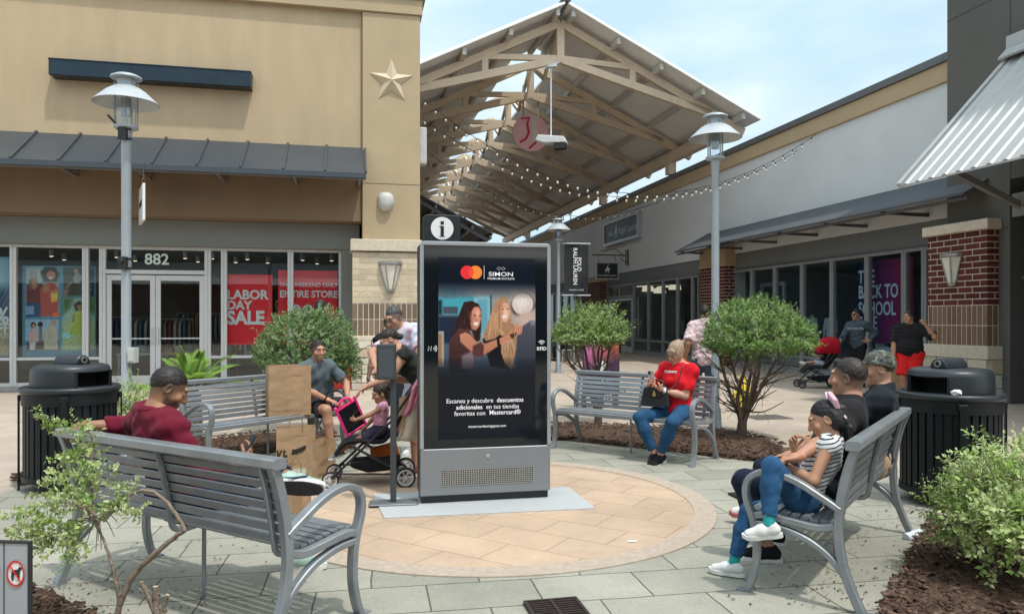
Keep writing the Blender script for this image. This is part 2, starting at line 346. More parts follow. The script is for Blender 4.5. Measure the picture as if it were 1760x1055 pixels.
bed([(-4.82,7.25),(-4.62,6.92),(-3.95,7.25),(-3.48,7.62),(-2.98,8.3),(-2.45,9.15),(-2.2,9.6),(-2.5,10.4),(-3.3,10.2),(-4.1,9.4),(-4.6,8.5)], nchip=2200, seed=3)
bed([(-3.3,4.62),(-2.75,4.27),(-2.25,3.93),(-1.75,3.61),(-1.2,3.22),(-1.4,2.4),(-2.2,2.3),(-3.3,3.0),(-3.8,4.0)], nchip=2200, seed=4)
bed([(1.55,3.40),(1.925,3.94),(2.5,4.76),(3.04,5.52),(3.25,5.75),(3.75,5.6),(4.1,4.9),(3.7,3.6),(2.6,2.8),(1.7,2.8)], nchip=2600, seed=5)
# floor drains and covers
def grate(name, label, c, w, d, nb, rot):
    t = thing(name, label, 'drain grate', c, rot)
    m = mat('cast_iron', (.045, .032, .028), .7, .4, var=.3, scale=40)
    fr_ = MB(); e = .018
    for a, b in (((-w/2,-d/2),(w/2,-d/2+e)),((-w/2,d/2-e),(w/2,d/2)),((-w/2,-d/2+e),(-w/2+e,d/2-e)),((w/2-e,-d/2+e),(w/2,d/2-e)),((-e/2,-d/2+e),(e/2,d/2-e))):
        fr_.box((*a, .002), (*b, .022))
    fr_.build('rim', m, t, bevel=.002)
    bb = MB()
    for s_ in (-1, 1):
        for i in range(nb):
            y = -d/2 + e + (d-2*e)*(i+.5)/nb
            bb.box((min(s_*e/2, s_*(w/2-e)), y-.005, .004), (max(s_*e/2, s_*(w/2-e)), y+.005, .018))
    bb.build('bars', m, t); MB().box((-w/2+.004,-d/2+.004,.0), (w/2-.004,d/2-.004,.0065)).build('sump', mat('black_hole', (.008,.008,.008), .9), t)
grate('drain_grate', 'slotted iron drain grate in the green paving at the front edge', ground(958, 1052, .004), .30, .30, 9, PHI)
grate('drain_grate', 'small iron drain grate in the paving beside the white sneaker', ground(1278, 853, .004), .20, .18, 6, PHI)
mb = MB(); c = ground(1318, 717); mb.cbox((0, 0, .0045), (.62, .5, .009)); 
for i in range(9): mb.cbox((-.26+.065*i, 0, .0105), (.02, .44, .003))
tag(mb.build('utility_cover', mat('cover_steel', (.13, .12, .105), .7, .2, var=.3, scale=30), bevel=.001), 'dark square utility cover set in the walkway behind the topiary', 'utility cover').matrix_world = Matrix.Translation(c) @ Matrix.Rotation(PHI, 4, 'Z')

# ================================================================ left store
STUC = mat('tan_stucco', (.47, .365, .240), .9, var=.11, scale=1.2, bump=.3, bscale=120, spec=.2, stretch=(1.3, 1.3, .35))
STUC2 = mat('tan_stucco_pilaster', (.445, .35, .23), .9, var=.08, scale=1.1, bump=.25, bscale=120, spec=.2)
GREEN = mat('grey_green_fascia', (.20, .215, .205), .85, var=.08, scale=1.5, bump=.2, bscale=150)
ALU = mat('white_aluminium', (.58, .60, .61), .45, .15, var=.05, scale=3)
VW, VP, VF, VS, VC = 17.15, 17.05, 17.75, 18.0, 16.75
UL = -17.0; UR = on_v(722, 300, VP)[0]; UJ = on_v(622, 300, VP)[0]
zc = on_v(720, 28, VP)[1]; ztop = on_v(722, 0, VP)[1] + .08
zb = on_v(560, 379, VW)[1]; zcap = on_v(660, 412, VC)[1]
LB = thing('store_building', 'tan stucco store with dark awning, glass doors and sale posters', 'store', M=UV @ Matrix.Translation((-6, VW, 0)))
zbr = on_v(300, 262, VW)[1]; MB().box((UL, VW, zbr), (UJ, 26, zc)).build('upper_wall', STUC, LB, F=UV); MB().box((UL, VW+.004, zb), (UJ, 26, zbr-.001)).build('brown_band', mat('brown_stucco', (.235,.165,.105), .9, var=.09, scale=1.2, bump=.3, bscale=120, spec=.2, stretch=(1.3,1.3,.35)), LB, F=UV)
b = MB().box((UJ+.012, VP, zcap-.02), (UR, 26, zc)); b.build('pilaster', STUC2, LB, F=UV, bevel=.01)
mbz = MB(); zj = on_v(680, 317, VP)[1]
mbz.box((UJ+.012, VP-.0015, zj-.008), (UR+.002, VP+.01, zj+.008)); mbz.box((UJ-.006, VW-.002, zb), (UJ+.0118, VW+.02, zc))
zj2 = on_v(300, 300, VW)[1]
mbz.build('control_joint', mat('joint_dark', (.13, .095, .06), .9), LB, F=UV)
b = MB().box((UL, VP-.05, zc), (UR+.05, 26, ztop-.1)); b.box((UL, VP-.12, ztop-.1), (UR+.12, 26, ztop)); b.build('cornice', STUC2, LB, F=UV, bevel=.012)
b = MB(); zwh = on_v(300, 425, VS)[1]
b.box((UL, VF, zwh), (on_v(618, 400, VF)[0], 26, zb-.002)); b.box((on_v(587, 500, VF)[0], VF, 0), (on_v(640, 400, VF)[0], 26, zwh-.002)); b.build('storefront_fascia', GREEN, LB, F=UV, bevel=.01)
# interior of the left store
INT = mat('store_interior', (.20, .14, .095), .8, var=.3, scale=1.5)
b = MB(); ur_ = on_v(587, 500, VF)[0]
b.add([(UL,VS+.3,0.012),(ur_,VS+.3,.012),(ur_,25.5,.012),(UL,25.5,.012)], [(0,1,2,3)]); b.add([(UL,VS+.3,zwh+.05),(ur_,VS+.3,zwh+.05),(ur_,25.5,zwh+.05),(UL,25.5,zwh+.05)], [(0,1,2,3)])
b.add([(UL,25.5,0),(ur_,25.5,0),(ur_,25.5,zwh+.05),(UL,25.5,zwh+.05)], [(0,1,2,3)]); b.build('shop_interior', INT, LB, F=UV)
# windows and doors
GLS = glass_mat('shop_glass', (.90, .93, .93), .045)
def window(parent, F, s0, s1, z0, z1, t=.055, rail=None, d=.06, bottom=True, name='window', m=ALU, gm=GLS, ix=0):
    mb = MB(); mb.box((s0, -d/2, z0), (s0+t, d, z1)); mb.box((s1-t, -d/2, z0), (s1, d, z1)); mb.box((s0+t, -d/2, z1-t), (s1-t, d-.004, z1))
    mb.box((s0+t, -d/2, z0), (s1-t, d-.004, z0+t*1.3))
    if rail: mb.box((s0+t, -d/2, rail-t/2), (s1-t, d-.008, rail+t/2))
    f = mb.build(name, m, parent, F=F, bevel=.004)
    p = MB(); p.box((s0+t*.8, -.004, z0+t), (s1-t*.8, .004, z1-t*.8)); p.build('pane', gm, f, F=F); return f
FL = UV @ basis((1,0,0), (0,-1,0), (0,0,1), (0, VS, 0))
U = lambda x: on_v(x, 548, VS)[0]
ZV = lambda y, x=300: on_v(x, y, VS)[1]
zr = ZV(614); zt = .10
bays = [(U(-420),U(-200)),(U(-200),U(24)),(U(24),U(148)),(U(148),U(177)),(U(358),U(385.5)),(U(385.5),U(499.5)),(U(499.5),U(587))]
for s0, s1 in bays: window(LB, FL, s0+.002, s1-.002, zt, zwh, .062, zr)
b = MB().box((UL, VS-.05, 0), (U(177), VS+.2, zt-.002)).box((U(358), VS-.05, 0), (ur_, VS+.2, zt-.002)); b.build('storefront_base', mat('base_grey', (.32,.33,.33), .6), LB, F=UV, bevel=.006)
zd = ZV(472)
window(LB, FL, U(177)+.002, U(358)-.002, zd+.003, zwh, .07)                           # transom
for s0, s1 in ((U(177)+.002, U(183)), (U(352), U(358)-.002)): MB().box((s0, -.05, 0), (s1, .06, zd)).build('door_jamb', ALU, LB, F=FL, bevel=.004)
def door(s0, s1, hs, parent=LB, F=FL, zt_=zd-.02, m=ALU, gm=GLS):
    mb = MB(); st = .105
    mb.box((s0, -.025, .02), (s0+st, .025, zt_)); mb.box((s1-st, -.025, .02), (s1, .025, zt_)); mb.box((s0+st, -.023, zt_-.12), (s1-st, .023, zt_)); mb.box((s0+st, -.023, .02), (s1-st, .023, .30))
    mb.box((s0+st, -.018, 1.10), (s1-st, .018, 1.13))
    f = mb.build('door', m, parent, F=F, bevel=.004)
    MB().box((s0+st-.01, -.004, .29), (s1-st+.01, .004, zt_-.11)).build('pane', gm, f, F=F)
    h = MB(); x = s1-.05 if hs > 0 else s0+.05; h.tube([(x, .025, 1.0), (x, .075, 1.0), (x-hs*.015, .085, 1.06), (x-hs*.015, .085, 1.28), (x, .075, 1.34), (x, .025, 1.34)], .014, 8); h.build('handle', ALU, f, F=F, smooth=40)
door(U(183)+.003, U(267.5)-.004, 1); door(U(267.5)+.004, U(352)-.003, -1)
TX = lambda F_, s, d, z: basis((1,0,0), (0,0,1), (0,-1,0), (s, VS-d, z))              # text facing the street, street coords
WHT = mat('white_vinyl', (.75, .77, .77), .5, var=.02)
tn = thing('store_number', 'pale house number 882 on the glass above the store doors', 'store number', M=UV @ Matrix.Translation((U(270), VS-.02, ZV(447))))
text_mesh('numerals', '882', .34, TX(0, U(270), .022, ZV(447)), mat('pale_green_vinyl', (.55, .68, .62), .5, var=.02), tn, F=UV, bold=.02, ext=.002)
# awning
def seam_awning(parent, F, s0, s1, d0, z0, d1, z1, step, m, name='awning', lip=.10, ribs=True, brk=None, mb_bracket=None, th=.035):
    n = Vector((0, z0 - z1, d1 - d0)).normalized()    # in (s, d, z)
    mb = MB(); mb.add([(s, d0 if k < 2 else d1, (z0 if k < 2 else z1) - (th if q else 0)) for q in (0, 1) for k, s in ((0, s0), (1, s1), (2, s1), (3, s0))],
        [(0,1,2,3), (7,6,5,4), (0,4,5,1), (1,5,6,2), (2,6,7,3), (3,7,4,0)])
    mb.box((s0-.004, d1-.012, z1-lip), (s1+.004, d1+.018, z1+.012))
    o = mb.build(name, m, parent, F=F, bevel=.004)
    rb = MB(); k = max(1, int((s1-s0)/step))
    for i in range(k+1):
        s = s0 + (s1-s0)*i/k; a = Vector((s, d0, z0+.02)); bq = Vector((s, d1, z1+.02)); rb.bar(a, bq, .045, .045, up=(0, .5, 1))
    if ribs: rb.build('seams', m, o, F=F)
    if brk:
        bk = MB()
        for s in brk: bk.bar((s, d0, z0-.75), (s, d1-.08, z1-.06), .06, .06); bk.bar((s, d0, z1-.06), (s, d1-.05, z1-.06), .05, .05)
        bk.bar((s0, d1-.1, z1-.09), (s1, d1-.1, z1-.09), .06, .06); bk.build('brackets', mb_bracket or m, o, F=F)
    return o
CHAR = mat('charcoal_metal', (.062, .074, .088), .42, .35, var=.10, scale=2.5, bump=.04, bscale=9)
FLW = UV @ basis((1,0,0), (0,-1,0), (0,0,1), (0, VW, 0))
za = on_v(300, 239, VW)[1]; zo = on_v(300, 285, VW-1.25)[1]; u1 = on_v(629, 297, VW-1.25)[0]
seam_awning(LB, FLW, UL, u1, 0.002, za, 1.25, zo, .80, CHAR, brk=[on_v(x, 285, VW-.6)[0] for x in (-300, -180, -60, 115, 245, 378, 507, 618)], mb_bracket=mat('bracket_grey', (.22, .22, .22), .5, .3))
# sign housing bar
sb = MB(); vb = VW-.34; uA, uB = on_v(83, 125, vb)[0], on_v(431, 135, vb)[0]; zA, zB = on_v(257, 112, vb)[1], on_v(257, 139, vb)[1]
sb.box((uA, vb, zB), (uB, VW-.002, zA)); sb.box((uA-.01, vb-.012, zA-.02), (uB+.01, VW-.002, zA+.015)); 
tag(sb.build('sign_housing', mat('teal_black_metal', (.018, .035, .05), .35, .5, var=.25, scale=3), F=UV, bevel=.01), 'long dark empty sign housing high on the tan wall', 'sign housing')
# star
st = thing('wall_star', 'large raised five pointed star on the tan corner pilaster', 'star ornament', M=UV @ Matrix.Translation((on_v(673,140,VP)[0], VP, on_v(673,140,VP)[1])))
sv = [(0, -.13, 0)]; 
for i in range(10):
    a = R(90+36*i); r = .50 if i % 2 == 0 else .205; sv.append((r*math.cos(a), -.012, r*math.sin(a)))
for i in range(10):
    a = R(90+36*i); r = .50 if i % 2 == 0 else .205; sv.append((r*math.cos(a), -.0, r*math.sin(a)))
mb = MB().add(sv, [(0, 1+i, 1+(i+1) % 10) for i in range(10)] + [(1+i, 11+i, 11+(i+1) % 10, 1+(i+1) % 10) for i in range(10)])
mb.build('star_face', mat('star_tan', (.55, .45, .32), .6, var=.06), st)
# dome speaker on pilaster
p = on_v(663, 347, VP); db = MB()
db.add(*(lambda n: ([( .18*math.cos(6.28318*i/n), -.10*(1-j/6)**.5 if j < 6 else 0, 0) for i in range(0) for j in range(0)], []))(8))
pts = []; 
def rsq(x): return math.copysign(abs(x)**.75, x)
nn_, mm_ = 28, 7
for j in range(mm_+1):
    t = j/mm_; k = math.cos(t*math.pi/2)**.6; dd = math.sin(t*math.pi/2)*.17
    for i in range(nn_):
        a = 6.28318*i/nn_; x = rsq(math.cos(a)); z = rsq(math.sin(a)); zz = z*.215*k if z > 0 else z*.215*k; w = .185*k*(1 if z > -.2 else 1-.25*(-z-.2))
        pts.append((x*w, -dd, zz))
fs = [(j*nn_+i, j*nn_+(i+1) % nn_, (j+1)*nn_+(i+1) % nn_, (j+1)*nn_+i) for j in range(mm_) for i in range(nn_)]
o = MB().add(pts, fs).build('wall_speaker', mat('speaker_white', (.50, .51, .50), .5), smooth=60); o.matrix_world = UV @ Matrix.Translation((p[0], VP, p[1])); tag(o, 'white dome shaped speaker on the pilaster below the star', 'wall speaker')
# white box at the building corner
p = on_v(724, 250, VP+.2); tag(MB().cbox((UR+.09, VP+.35, p[1]), (.17, .3, .85)).build('wall_box', mat('speaker_white', (.6,.6,.6)), F=UV, bevel=.03, seg=2), 'white box fixed round the corner of the tan store', 'wall box')
# stone and brick pier
def brick_courses(mb, F2, u0, u1, z0, z1, bw, bh, gap, pal, d0=0.0, soldier=False, off0=0, rg=random):
    rows = max(1, round((z1-z0)/(bh+gap))); h = (z1-z0)/rows
    for r_ in range(rows):
        za_, zb_ = z0+h*r_+gap/2, z0+h*(r_+1)-gap/2; x = u0 - ((r_+off0) % 2)*(bw+gap)/2*(0 if soldier else 1)
        while x < u1-.005:
            a, b_ = max(x, u0), min(x+bw, u1)
            if b_-a > .012:
                c = pal[rg.randrange(len(pal))]; k = .88+.24*rg.random(); mb.box((a, -.02, za_), (b_, d0+.004+.003*rg.random(), zb_), tuple(q*k for q in c))
            x += bw+gap
CREAM = [(.56,.475,.34),(.60,.51,.37),(.53,.45,.33)]; BROWN = [(.195,.145,.10),(.22,.165,.115),(.175,.13,.095)]; RED = [(.10,.028,.024),(.12,.034,.028),(.085,.024,.022)]
LIME = [(.58,.515,.41),(.62,.56,.46),(.52,.43,.31),(.64,.60,.51)]
BRK = mat('brick_faces', (1,1,1), .85, attr=True, var=.18, scale=25, bump=.4, bscale=80, spec=.25)
def limestone(mb, u0, u1, z0, z1, d0, rg):
    z = z0
    while z < z1-.02:
        h = rg.choice((.15, .2, .26)); h = min(h, z1-z); h = z1-z if z1-z-h < .08 else h; x = u0
        while x < u1-.01:
            w = rg.uniform(.2, .55); w = u1-x if u1-x-w < .14 else min(w, u1-x); c = rg.choice(LIME); k = rg.uniform(.85, 1.1)
            mb.box((x+.006, -.02, z+.006), (x+w-.006, d0+.012+.02*rg.random(), z+h-.006), tuple(q*k for q in c)); x += w
        z += h
rg = random.Random(3)
MORT = mat('mortar', (.60, .54, .45), .95, var=.1, scale=40); LEDGE = mat('limestone_ledge', (.60, .53, .42), .85, var=.15, scale=14, bump=.4, bscale=60)
uc0, uc1 = on_v(606, 500, VC)[0], on_v(724, 500, VC)[0]; Zc = lambda y: on_v(660, y, VC)[1]
pier = MB().box((uc0, VC, 0), (uc1, 18.6, Zc(434))).build('pier', MORT, LB, F=UV)
FC = UV @ basis((1,0,0), (0,-1,0), (0,0,1), (0, VC, 0)); FCs = UV @ basis((0,1,0), (-1,0,0), (0,0,1), (uc0, 0, 0))
mb = MB(); brick_courses(mb, None, uc0, uc1, Zc(521), Zc(434), .285, .118, .012, CREAM, rg=rg); mb.build('cream_brick', BRK, pier, F=FC, bevel=.003)
mb = MB(); brick_courses(mb, None, uc0, uc1, Zc(577), Zc(548.5), .10, .36, .018, BROWN, soldier=True, rg=rg); brick_courses(mb, None, uc0, uc1, Zc(548.5), Zc(521), .10, .36, .018, BROWN, soldier=True, rg=rg); mb.build('soldier_course', BRK, pier, F=FC, bevel=.003)
mb = MB(); limestone(mb, uc0-.03, uc1+.03, .0, Zc(584), .04, rg); mb.build('limestone_base', BRK, pier, F=FC, bevel=.014, seg=2)
MB().box((uc0-.05, VC-.07, Zc(432)), (uc1+.05, 18.6, Zc(412))).build('cap_ledge', LEDGE, pier, F=UV, bevel=.012); MB().box((uc0-.05, VC-.075, Zc(585)), (uc1+.05, 18.5, Zc(577))).build('base_ledge', LEDGE, pier, F=UV, bevel=.012)
mb = MB(); brick_courses(mb, None, VC, VC+1.2, Zc(521), Zc(434), .285, .118, .012, CREAM, rg=rg); mb.build('side_brick', BRK, pier, F=FCs, bevel=.003)
# wall sconces
def sconce(label, F, s, z, k=1.0):
    t = thing('wall_sconce', label, 'wall lamp', M=F @ Matrix.Translation((s, 0, z)))
    def half(r0, z0, r1, z1, n=6, th=0):
        vs = []
        for r, zz in ((r0, z0), (r1, z1)):
            for i in range(n+1): a = math.pi*i/n; vs.append((r*math.cos(a), r*.8*math.sin(a)+.0, zz))
        fs = [(i, i+1, n+2+i, n+1+i) for i in range(n)] + [tuple(range(n+1)), tuple(range(n+1, 2*n+2))] + [(0, n+1, 2*n+1, n)]
        return vs, fs
    MB().add(*half(.235*k, .26*k, .085*k, -.28*k, 3)).build('shade', mat('sconce_glass', (.74, .71, .62), .35, var=.06), t)
    mb = MB().add(*half(.262*k, .33*k, .262*k, .27*k, 6)); mb.add(*half(.10*k, -.27*k, .085*k, -.33*k, 6))
    for i in range(4):
        a = math.pi*i/3; mb.bar((.24*k*math.cos(a), .19*k*math.sin(a)+.004, .27*k), (.092*k*math.cos(a), .073*k*math.sin(a)+.004, -.28*k), .022, .022)
    mb.build('metal_trim', mat('sconce_metal', (.36, .35, .33), .4, .6), t)
zs = on_v(671, 476, VC)
sconce('pale wedge shaped wall lamp on the cream brick pier', FC @ Matrix.Translation((0, .018, 0)), zs[0], zs[1], 1.0)

# posters inside the left windows
POSTER_RED = mat('poster_red', (.80, .012, .028), .5, var=.04)
def red_poster(label, x0, x1, y0, y1, lines, d=-.12, shift=0):
    F0 = UV; s0, s1, z0, z1 = on_v(x0, 548, VS-d)[0], on_v(x1, 548, VS-d)[0], on_v((x0+x1)/2, y1, VS-d)[1], on_v((x0+x1)/2, y0, VS-d)[1]
    t = thing('sale_poster', label, 'sale poster', M=UV @ Matrix.Translation(((s0+s1)/2, VS-d, z0)))
    MB().box((s0, VS-d, z0), (s1, VS-d+.012, z1)).build('sheet', POSTER_RED, t, F=UV)
    for s, x, y, h, sx, b_, al in lines:
        q = on_v(x, y, VS-d); text_mesh('lettering', s, h, TX(0, q[0], d+.006, q[1]), WHT, t, F=UV, bold=b_, sx=sx, ext=.002, align=al)
red_poster('red poster reading LABOR DAY SALE in the store window', 387, 468, 472, 592, [('LABOR', 390, 507, .29, .98, .035, 'LEFT'), ('DAY', 390, 525, .27, .98, .035, 'LEFT'), ('SALE', 390, 547, .42, .92, .04, 'LEFT')])
red_poster('dark red poster reading THIS WEEKEND ONLY ENTIRE STORE', 478, 580, 465, 592, [('THIS WEEKEND ONLY', 531, 490, .135, .98, .008, 'CENTER'), ('ENTIRE STORE', 531, 506, .22, .92, .03, 'CENTER'), ('20%', 533, 543, .62, .85, .05, 'CENTER')], d=-.2)

# clothes racks, tables and ceiling spots inside the left store
rg2 = random.Random(12)
GAR = [(.30,.22,.16),(.10,.13,.20),(.45,.42,.38),(.28,.05,.05),(.12,.12,.13),(.42,.27,.05),(.20,.26,.30),(.5,.5,.48),(.07,.16,.22)]
def rack(label, u, v, L_, h, n):
    t = thing('clothes_rack', label, 'clothes rack', M=UV @ Matrix.Translation((u, v, 0)), group='clothes racks inside the store'); mb = MB()
    mb.cyl((-L_/2,0,h),(L_/2,0,h),.018,n=8)
    for x in (-L_/2, L_/2): mb.cyl((x,0,.02),(x,0,h),.018,n=8); mb.cbox((x,0,.015),(.05,.5,.03))
    mb.build('rail', mat('rack_metal', (.4,.4,.4), .3, .6), t)
    for i in range(n):
        x = -L_/2+L_*(i+.5)/n; w = .20+.05*rg2.random(); hh = .55+.35*rg2.random(); d = .035; c = GAR[rg2.randrange(len(GAR))]; mb = MB()
        mb.prism([(x-d, -w*.25, h-.03), (x-d, w*.25, h-.03), (x-d, w, h-.13), (x-d, w*.9, h-hh), (x-d, -w*.9, h-hh), (x-d, -w, h-.13)], (d*1.7, 0, 0), c); mb.build('garment', mat('garment', (1,1,1), .9, attr=True), t)
rack('long rack of mixed garments behind the left door', U(225), 20.6, 1.6, 1.55, 14); rack('rack of garments seen through the right door', U(312), 21.2, 1.5, 1.7, 13); rack('rack of garments behind the red posters', U(440), 20.2, 1.8, 1.5, 15); rack('rack of garments deep behind the collage poster', U(100), 22, 2.0, 1.6, 15)
for i, (x, v, w, c, lb) in enumerate(((300, 19.6, 1.2, (.42,.27,.05), 'low mustard display table inside the right door'), (215, 19.5, 1.0, (.45,.43,.40), 'low pale display table inside the left door'), (540, 20.0, 1.2, (.25,.18,.12), 'brown display table behind the dark red poster'))):
    t = thing('display_table', lb, 'display table', M=UV @ Matrix.Translation((U(x), v, 0))); MB().cbox((0,0,.72),(w,.7,.06)).build('tabletop', mat('table_'+str(i), c, .6), t)
    for sx_ in (-1, 1):
        for sy_ in (-1, 1): MB().cbox((sx_*(w/2-.05), sy_*.3, .345),(.05,.05,.688)).build('leg', mat('rack_metal', (.4,.4,.4)), t)
    for k in range(5): MB().cbox((-w/2+.15+k*(w-.3)/4, .05*(k % 2), .80+.02*(k % 3)),(.17,.3,.10+.04*(k % 3))).build('folded_stack', mat('fold_'+str((k+i) % 5), GAR[(2*k+i) % 9], .9), t)
sp0 = None
for i, x in enumerate((88, 110, 200, 232, 318, 340, 365, 405, 425, 460, 520, 545, 570)):
    M_ = UV @ Matrix.Translation((on_v(x, 548, 19.2+1.1*(i % 2))[0], 19.2+1.1*(i % 2), zwh-.10))
    if sp0 is None:
        sp0 = thing('ceiling_spot', 'small lit ceiling spot inside the tan store', 'ceiling spot', M=M_, group='ceiling spots inside the store'); MB().cyl((0,0,.10),(0,.02,-.05),.05,n=12).build('housing', mat('spot_white', (.55,.55,.55)), sp0); MB().cyl((0,.02,-.052),(0,.021,-.056),.042,n=12).build('lamp', emit_mat('spot_glow', (1,.82,.6), 2.5), sp0)
    else: dup(sp0, M_)
# ================================================================ right store row (faces the street, plane u = UF)
UF = 12.5; UT = 11.8
GREYB = mat('blue_grey_stucco', (.66, .68, .69), .9, var=.06, scale=.7, bump=.2, bscale=120, spec=.2)
TANB = mat('tan_band', (.48, .37, .235), .9, var=.05, scale=1.0, spec=.2)
COPE = mat('metal_coping', (.16, .17, .18), .5, .4, var=.1)
FR = UV @ basis((0,1,0), (-1,0,0), (0,0,1), (UF, 0, 0))                               # s along v, d toward the street
V = lambda x, u=UF: on_u(x, 548, u)[0]
ZU = lambda x, y, u=UF: on_u(x, y, u)[1]
RB = thing('shop_row', 'long grey shop row with tan band along the right side', 'store', M=UV @ Matrix.Translation((UF, 30, 0)))
zr0, zr1, zr2 = 6.60, 7.02, 7.2; VFAR = 78.0; zjr = ZU(1400, 413); zh = ZU(1320, 458)
MB().box((UF, 12.0, zjr), (22, VFAR, zr0)).build('upper_wall', GREYB, RB, F=UV)
MB().box((UF-.07, 12.0, zr0), (22, VFAR, zr1)).build('tan_band', TANB, RB, F=UV, bevel=.01)
MB().box((UF-.13, 12.0, zr1), (22, VFAR, zr2)).build('coping', COPE, RB, F=UV, bevel=.01)
DKG = mat('dark_green_fascia', (.17, .185, .185), .85, var=.08, scale=1.5)
MB().box((UF+.03, 12.0, zh), (22, VFAR, zjr-.012)).build('fascia', DKG, RB, F=UV)
GLD = glass_mat('dark_shop_glass', (.80, .88, .92), .02, ior=1.42)
GRYF = mat('grey_window_frame', (.27, .28, .285), .5, .2, var=.06)
vB0, vB1 = V(1246, UF-.35), V(1204, UF-.35)                                          # brick pier between the shops
near = [V(x) for x in (1592, 1557, 1493, 1432.5, 1381, 1334, 1294.5, 1256)]
far = [V(x) for x in (1203, 1192, 1166, 1141, 1116, 1091)]
zrl = ZU(1400, 615)
for a, b_ in zip(near, near[1:]): window(RB, FR, a+.003, b_-.003, .08, zh-.003, .075, zrl, m=GRYF, gm=GLD, d=.07)
window(RB, FR, V(1640), near[0]-.003, .08, zh-.003, .075, zrl, m=GRYF, gm=GLD, d=.07)
for a, b_ in zip(far, far[1:]): window(RB, FR, a+.003, b_-.003, .08, zh-.003, .075, .62, m=GRYF, gm=GLD, d=.07)
zdr = ZU(1068, 512); d0, d1 = V(1089), V(1048)
window(RB, FR, V(1091)+.003, V(1066), zdr, zh-.003, .075, m=GRYF, gm=GLD); window(RB, FR, V(1066)+.004, V(1044), zdr, zh-.003, .075, m=GRYF, gm=GLD)
door(d0+.1, d1, -1, RB, FR, zdr-.02, m=ALU, gm=GLD)
MB().box((UF-.12, V(1640), 0), (UF+.12, near[-1], .078)).box((UF-.12, far[0], 0), (UF+.12, far[-1], .078)).build('storefront_base', mat('base_grey', (.3,.3,.3)), RB, F=UV, bevel=.006)
FRp = UV @ basis((0,1,0), (-1,0,0), (0,0,1), (UF-.35, 0, 0))
def red_pier(v0, v1, zt_, zm, uf=UF-.35, side=True):
    p = MB().box((uf, v0, 0), (UF+.4, v1, zm)).build('brick_pier', MORT, RB, F=UV)
    mb = MB(); brick_courses(mb, None, v0, v1, .0, zm, .30, .095, .017, RED, rg=rg); mb.build('red_brick', BRK, p, F=UV @ basis((0,1,0), (-1,0,0), (0,0,1), (uf, 0, 0)))
    mb = MB(); brick_courses(mb, None, uf, UF, .0, zm, .30, .095, .017, RED, rg=rg); mb.build('red_brick', BRK, p, F=UV @ basis((1,0,0), (0,-1,0), (0,0,1), (0, v0, 0)))
    MB().box((uf-.03, v0-.03, zm), (UF+.4, v1+.03, zt_)).box((uf-.06, v0-.06, zm), (UF+.4, v1+.06, zm+.10)).build('stucco_head', TANB, p, F=UV, bevel=.01)
    return p
red_pier(vB0, vB1, ZU(1225, 428), ZU(1225, 462))
red_pier(V(1043), V(1012), zjr-.1, ZU(1025, 487))
# further shop beyond, with warm posts behind its glass
vv = [V(x) for x in (1009, 1000, 990, 978, 966, 953)] + [70]
for a, b_ in zip(vv, vv[1:]): window(RB, FR, a+.003, b_-.003, .08, zh-.003, .09, m=GRYF, gm=GLD, d=.07)
mb = MB()
mb.add([(UF+.25,12,.012),(20,12,.012),(20,VFAR,.012),(UF+.25,VFAR,.012)], [(0,1,2,3)]); mb.add([(UF+.25,12,zh+.04),(20,12,zh+.04),(20,VFAR,zh+.04),(UF+.25,VFAR,zh+.04)], [(0,1,2,3)]); mb.add([(20,12,0),(20,VFAR,0),(20,VFAR,zh+.04),(20,12,zh+.04)], [(0,1,2,3)])
for v in (V(1249), V(1040), V(1008)): mb.box((UF+.3, v-.05, .02), (20, v+.05, zh))
mb.build('shop_interior', mat('store_interior_cool', (.26, .30, .33), .8, var=.3), RB, F=UV)
# fabric awning on the near shop
FRA = FR
zat = ZU(1440, 349); zab = on_u(1320, 400, UF-1.25)[1]
seam_awning(RB, FRA, 11.9, V(1160, UF-1.25), .002, zat, 1.25, zab, 2.6, mat('slate_fabric', (.075, .085, .098), .75, var=.1, scale=3), name='awning', lip=.04, ribs=False, brk=[14.2, 16.2, 18.2, 20.2, 22.2, 24.2], mb_bracket=mat('bracket_dark', (.12, .12, .12), .5, .3))
# wall sign and blade sign of the far shop
NAVY = mat('sign_navy', (.028, .045, .060), .45, var=.08, scale=4)
GREYT = mat('sign_letter', (.42, .46, .47), .4, .3, var=.03)
TR = lambda v, u, z: basis((0,-1,0), (0,0,1), (-1,0,0), (u, v, z))
v0, v1 = V(1103), V(1043.5); z0, z1 = 5.12, 6.22
t = thing('shop_sign', 'wide navy framed fashion shop sign high on the grey wall', 'shop sign', M=UV @ Matrix.Translation((UF, (v0+v1)/2, z0)))
MB().box((UF-.16, v0, z0), (UF-.002, v1, z1)).build('board', NAVY, t, F=UV)
mb = MB(); e = .10
for a, b_ in (((v0-.02, z0-.02), (v1+.02, z0+e)), ((v0-.02, z1-e), (v1+.02, z1+.02)), ((v0-.02, z0+e), (v0+e, z1-e)), ((v1-e, z0+e), (v1+.02, z1-e))): mb.box((UF-.20, a[0], a[1]), (UF-.003, b_[0], b_[1]))
mb.build('frame', mat('sign_frame', (.45, .47, .48), .4, .4), t, F=UV)
